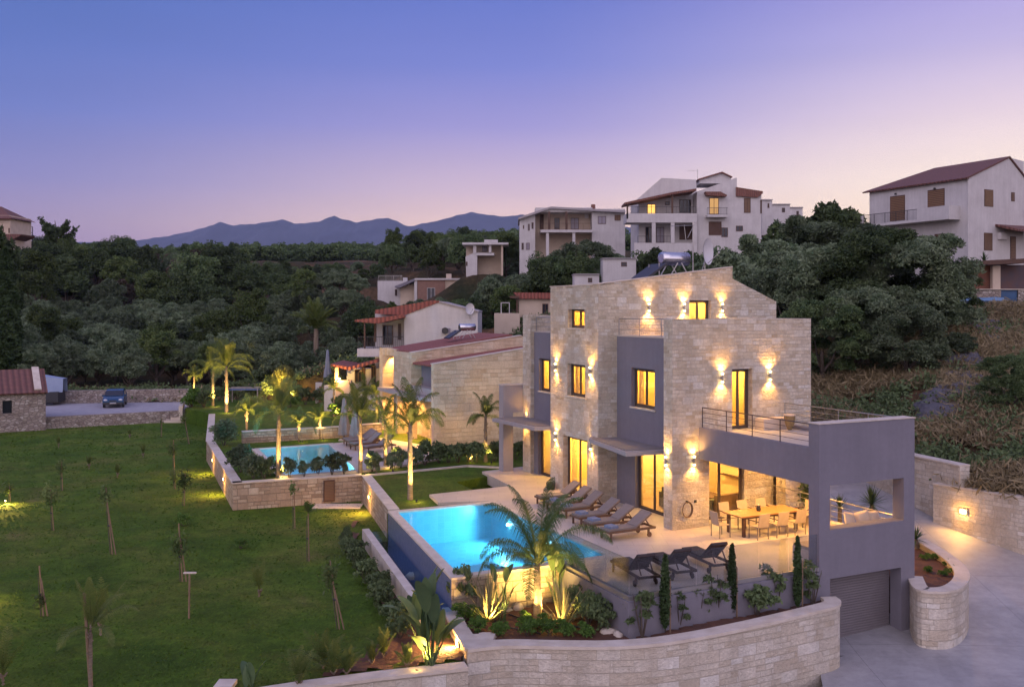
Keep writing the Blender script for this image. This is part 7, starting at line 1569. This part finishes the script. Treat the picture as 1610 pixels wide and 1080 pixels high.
# rocks
def rock(p, s, label, seed, group=None, mt=None):
    q = random.Random(seed); m = MB(); m.ball((0,0,0), s, 12, 8, .16, seed); o = m.build('rock', mt or CAP); o.location = p; tag(o, label, 'rock', group)
for i, (px, py) in enumerate(((765,1002),(795,958),(815,955),(958,995),(972,1000),(450,619),(448,612),(640,985),(648,905))): rock(G(px,py,-1.15 if px > 700 else -.3 if px < 500 else ZG), (rng.uniform(.15,.3),rng.uniform(.12,.25),rng.uniform(.08,.16)), 'pale loose stone lying among the garden plants', i, 'loose pale stones in the garden')
ROCK = plain('slope_rock', (.125,.118,.130), (.075,.07,.08), 1.2, .95, bump=.15, bscale=3)
for i in range(44):
    d = 49+(i/44)*18; px = 1488+(d-49)*3.9+rng.uniform(-26,26); q = Q(px, 480, d); rock((q.x,q.y,terr1(q.x,q.y)-.1), (rng.uniform(.8,1.7),rng.uniform(.8,1.5),rng.uniform(.4,.8)), ['flat','rounded','jagged'][i%3]+' dark rock in the outcrop above the boundary wall, '+['upper','middle','lower'][(43-i)//15]+' part', 100+i, 'rocks of the outcrop on the right slope', ROCK)
# irrigation hoses
for pts, lb in (([(770,968),(790,985),(830,990),(850,996)], 'black irrigation hose on the soil left of the big palm'),([(800,965),(830,975),(870,985),(930,985)], 'black irrigation hose on the soil behind the boxwoods')):
    m = MB(); m.tube([G(a,b,-1.12) for a, b in pts], .022, 6); tag(m.build('irrigation_hose', DARK), lb, 'hose')
# parked car
def car():
    p = G(181,638,PZ); r = empty('parked_car', 'blue car with pale headlights parked in front of the field stone wall', 'car', p, R(-72)); PAINT = plain('blue_car_paint', (.008,.055,.13), None, rough=.25, metal=.2)
    prof = [(-2.1,.35),(-2.12,.75),(-2.0,.95),(-1.75,1.35),(-1.3,1.48),(-.2,1.5),(.35,1.42),(1.05,.98),(1.85,.82),(2.1,.68),(2.12,.35)]
    m = MB(); n = len(prof); ys = [(-.86,.0),(-.80,1),(.80,1),(.86,0)]; vs = []
    for x, z in prof:
        k = max(0, (z-.95)/.55); w = .86-.17*k; vs += [(x,-w,z),(x,w,z)]
    m.add(vs, [(2*i,2*i+1,2*i+3,2*i+2) for i in range(n-1)], smooth=False); m.add([(x, -(.86-.17*max(0,(z-.95)/.55)), z) for x, z in prof], [tuple(range(n))]); m.add([(x, (.86-.17*max(0,(z-.95)/.55)), z) for x, z in prof], [tuple(range(n))[::-1]]); m.add([(2.12,-.86,.35),(2.12,.86,.35),(-2.1,.86,.35),(-2.1,-.86,.35)], [(0,1,2,3)])
    b = m.build('body', PAINT, r); bv = b.modifiers.new('bevel', 'BEVEL'); bv.width = .05; bv.segments = 2; bv.limit_method = 'ANGLE'
    g = MB(); g.add([(.40,-.70,1.41),(.40,.70,1.41),(1.04,.80,1.0),(1.04,-.80,1.0)], [(0,3,2,1)]); g.v = [(x+.02,y,z+.02) for x,y,z in g.v]; g.build('windscreen', DGLASS, r)
    for sg in (-1,1): g = MB(); g.add([(-1.5,sg*.80,1.0),(.75,sg*.83,1.0),(.28,sg*.75,1.36),(-1.2,sg*.73,1.4)], [(0,1,2,3) if sg < 0 else (3,2,1,0)]); g.v = [(x,y+sg*.02,z) for x,y,z in g.v]; g.build('side_window', DGLASS, r)
    for sg in (-1,1):
        g = MB(); g.ball((2.05,sg*.62,.72),(.1,.17,.09),10,6); g.build('headlight', plain('headlight_glass', (.6,.62,.65), None, rough=.1), r)
        g = MB(); g.box(.75,sg*.86,.95,.9,sg*1.02,1.08); g.build('wing_mirror', PAINT, r)
    g = MB(); g.box(2.1,-.8,.33,2.17,.8,.52); g.build('bumper', DARK, r); g = MB(); g.box(2.172,-.26,.40,2.18,.26,.50); g.build('number_plate', WHITE, r); g = MB(); g.box(2.10,-.3,.6,2.14,.3,.7); g.build('grille', DARK, r)
    for x in (-1.3,1.35):
        for y in (-.78,.78): g = MB(); g.tube([(x,y-.1,.31),(x,y+.1,.31)], .31, 18, True, False); w = g.build('wheel', DARK, r); g = MB(); g.tube([(x,y-.105,.31),(x,y+.105,.31)], .18, 12, True, False); g.build('rim', STEEL, w)
car()
# ------------------------------------------------------------------ haze
def haze():
    m = MB(); m.box(-8200,-60,-8,8200,7700,760); t = NT('air_haze'); t.n.remove(t.b)
    v = t.node('ShaderNodeVolumePrincipled'); v.inputs['Color'].default_value = (.62,.70,1.0,1); v.inputs['Density'].default_value = HAZE; v.inputs['Anisotropy'].default_value = .1
    t.l.new(v.outputs[0], t.out.inputs['Volume']); o = m.build('haze', t.m); tag(o, 'thin blue evening haze filling the air over the valley', 'haze', kind='stuff')
HAZE = 6e-5
haze()

# look-alikes that still share a label: count them from the left
def count_labels():
    by = {}
    for o in bpy.data.objects:
        if o.parent is None and o.get('category') and o.get('label'): by.setdefault(o['label'], []).append(o)
    names = ORD+['sixteenth','seventeenth','eighteenth','nineteenth','twentieth']
    for lb, os_ in by.items():
        if len(os_) < 2 or len(os_) > 20 or len(lb.split()) > 13: continue
        for k, o in enumerate(sorted(os_, key=lambda o: o.location.x/max(1, o.location.y))): o['label'] = lb+', '+names[k]+' from left'
count_labels()
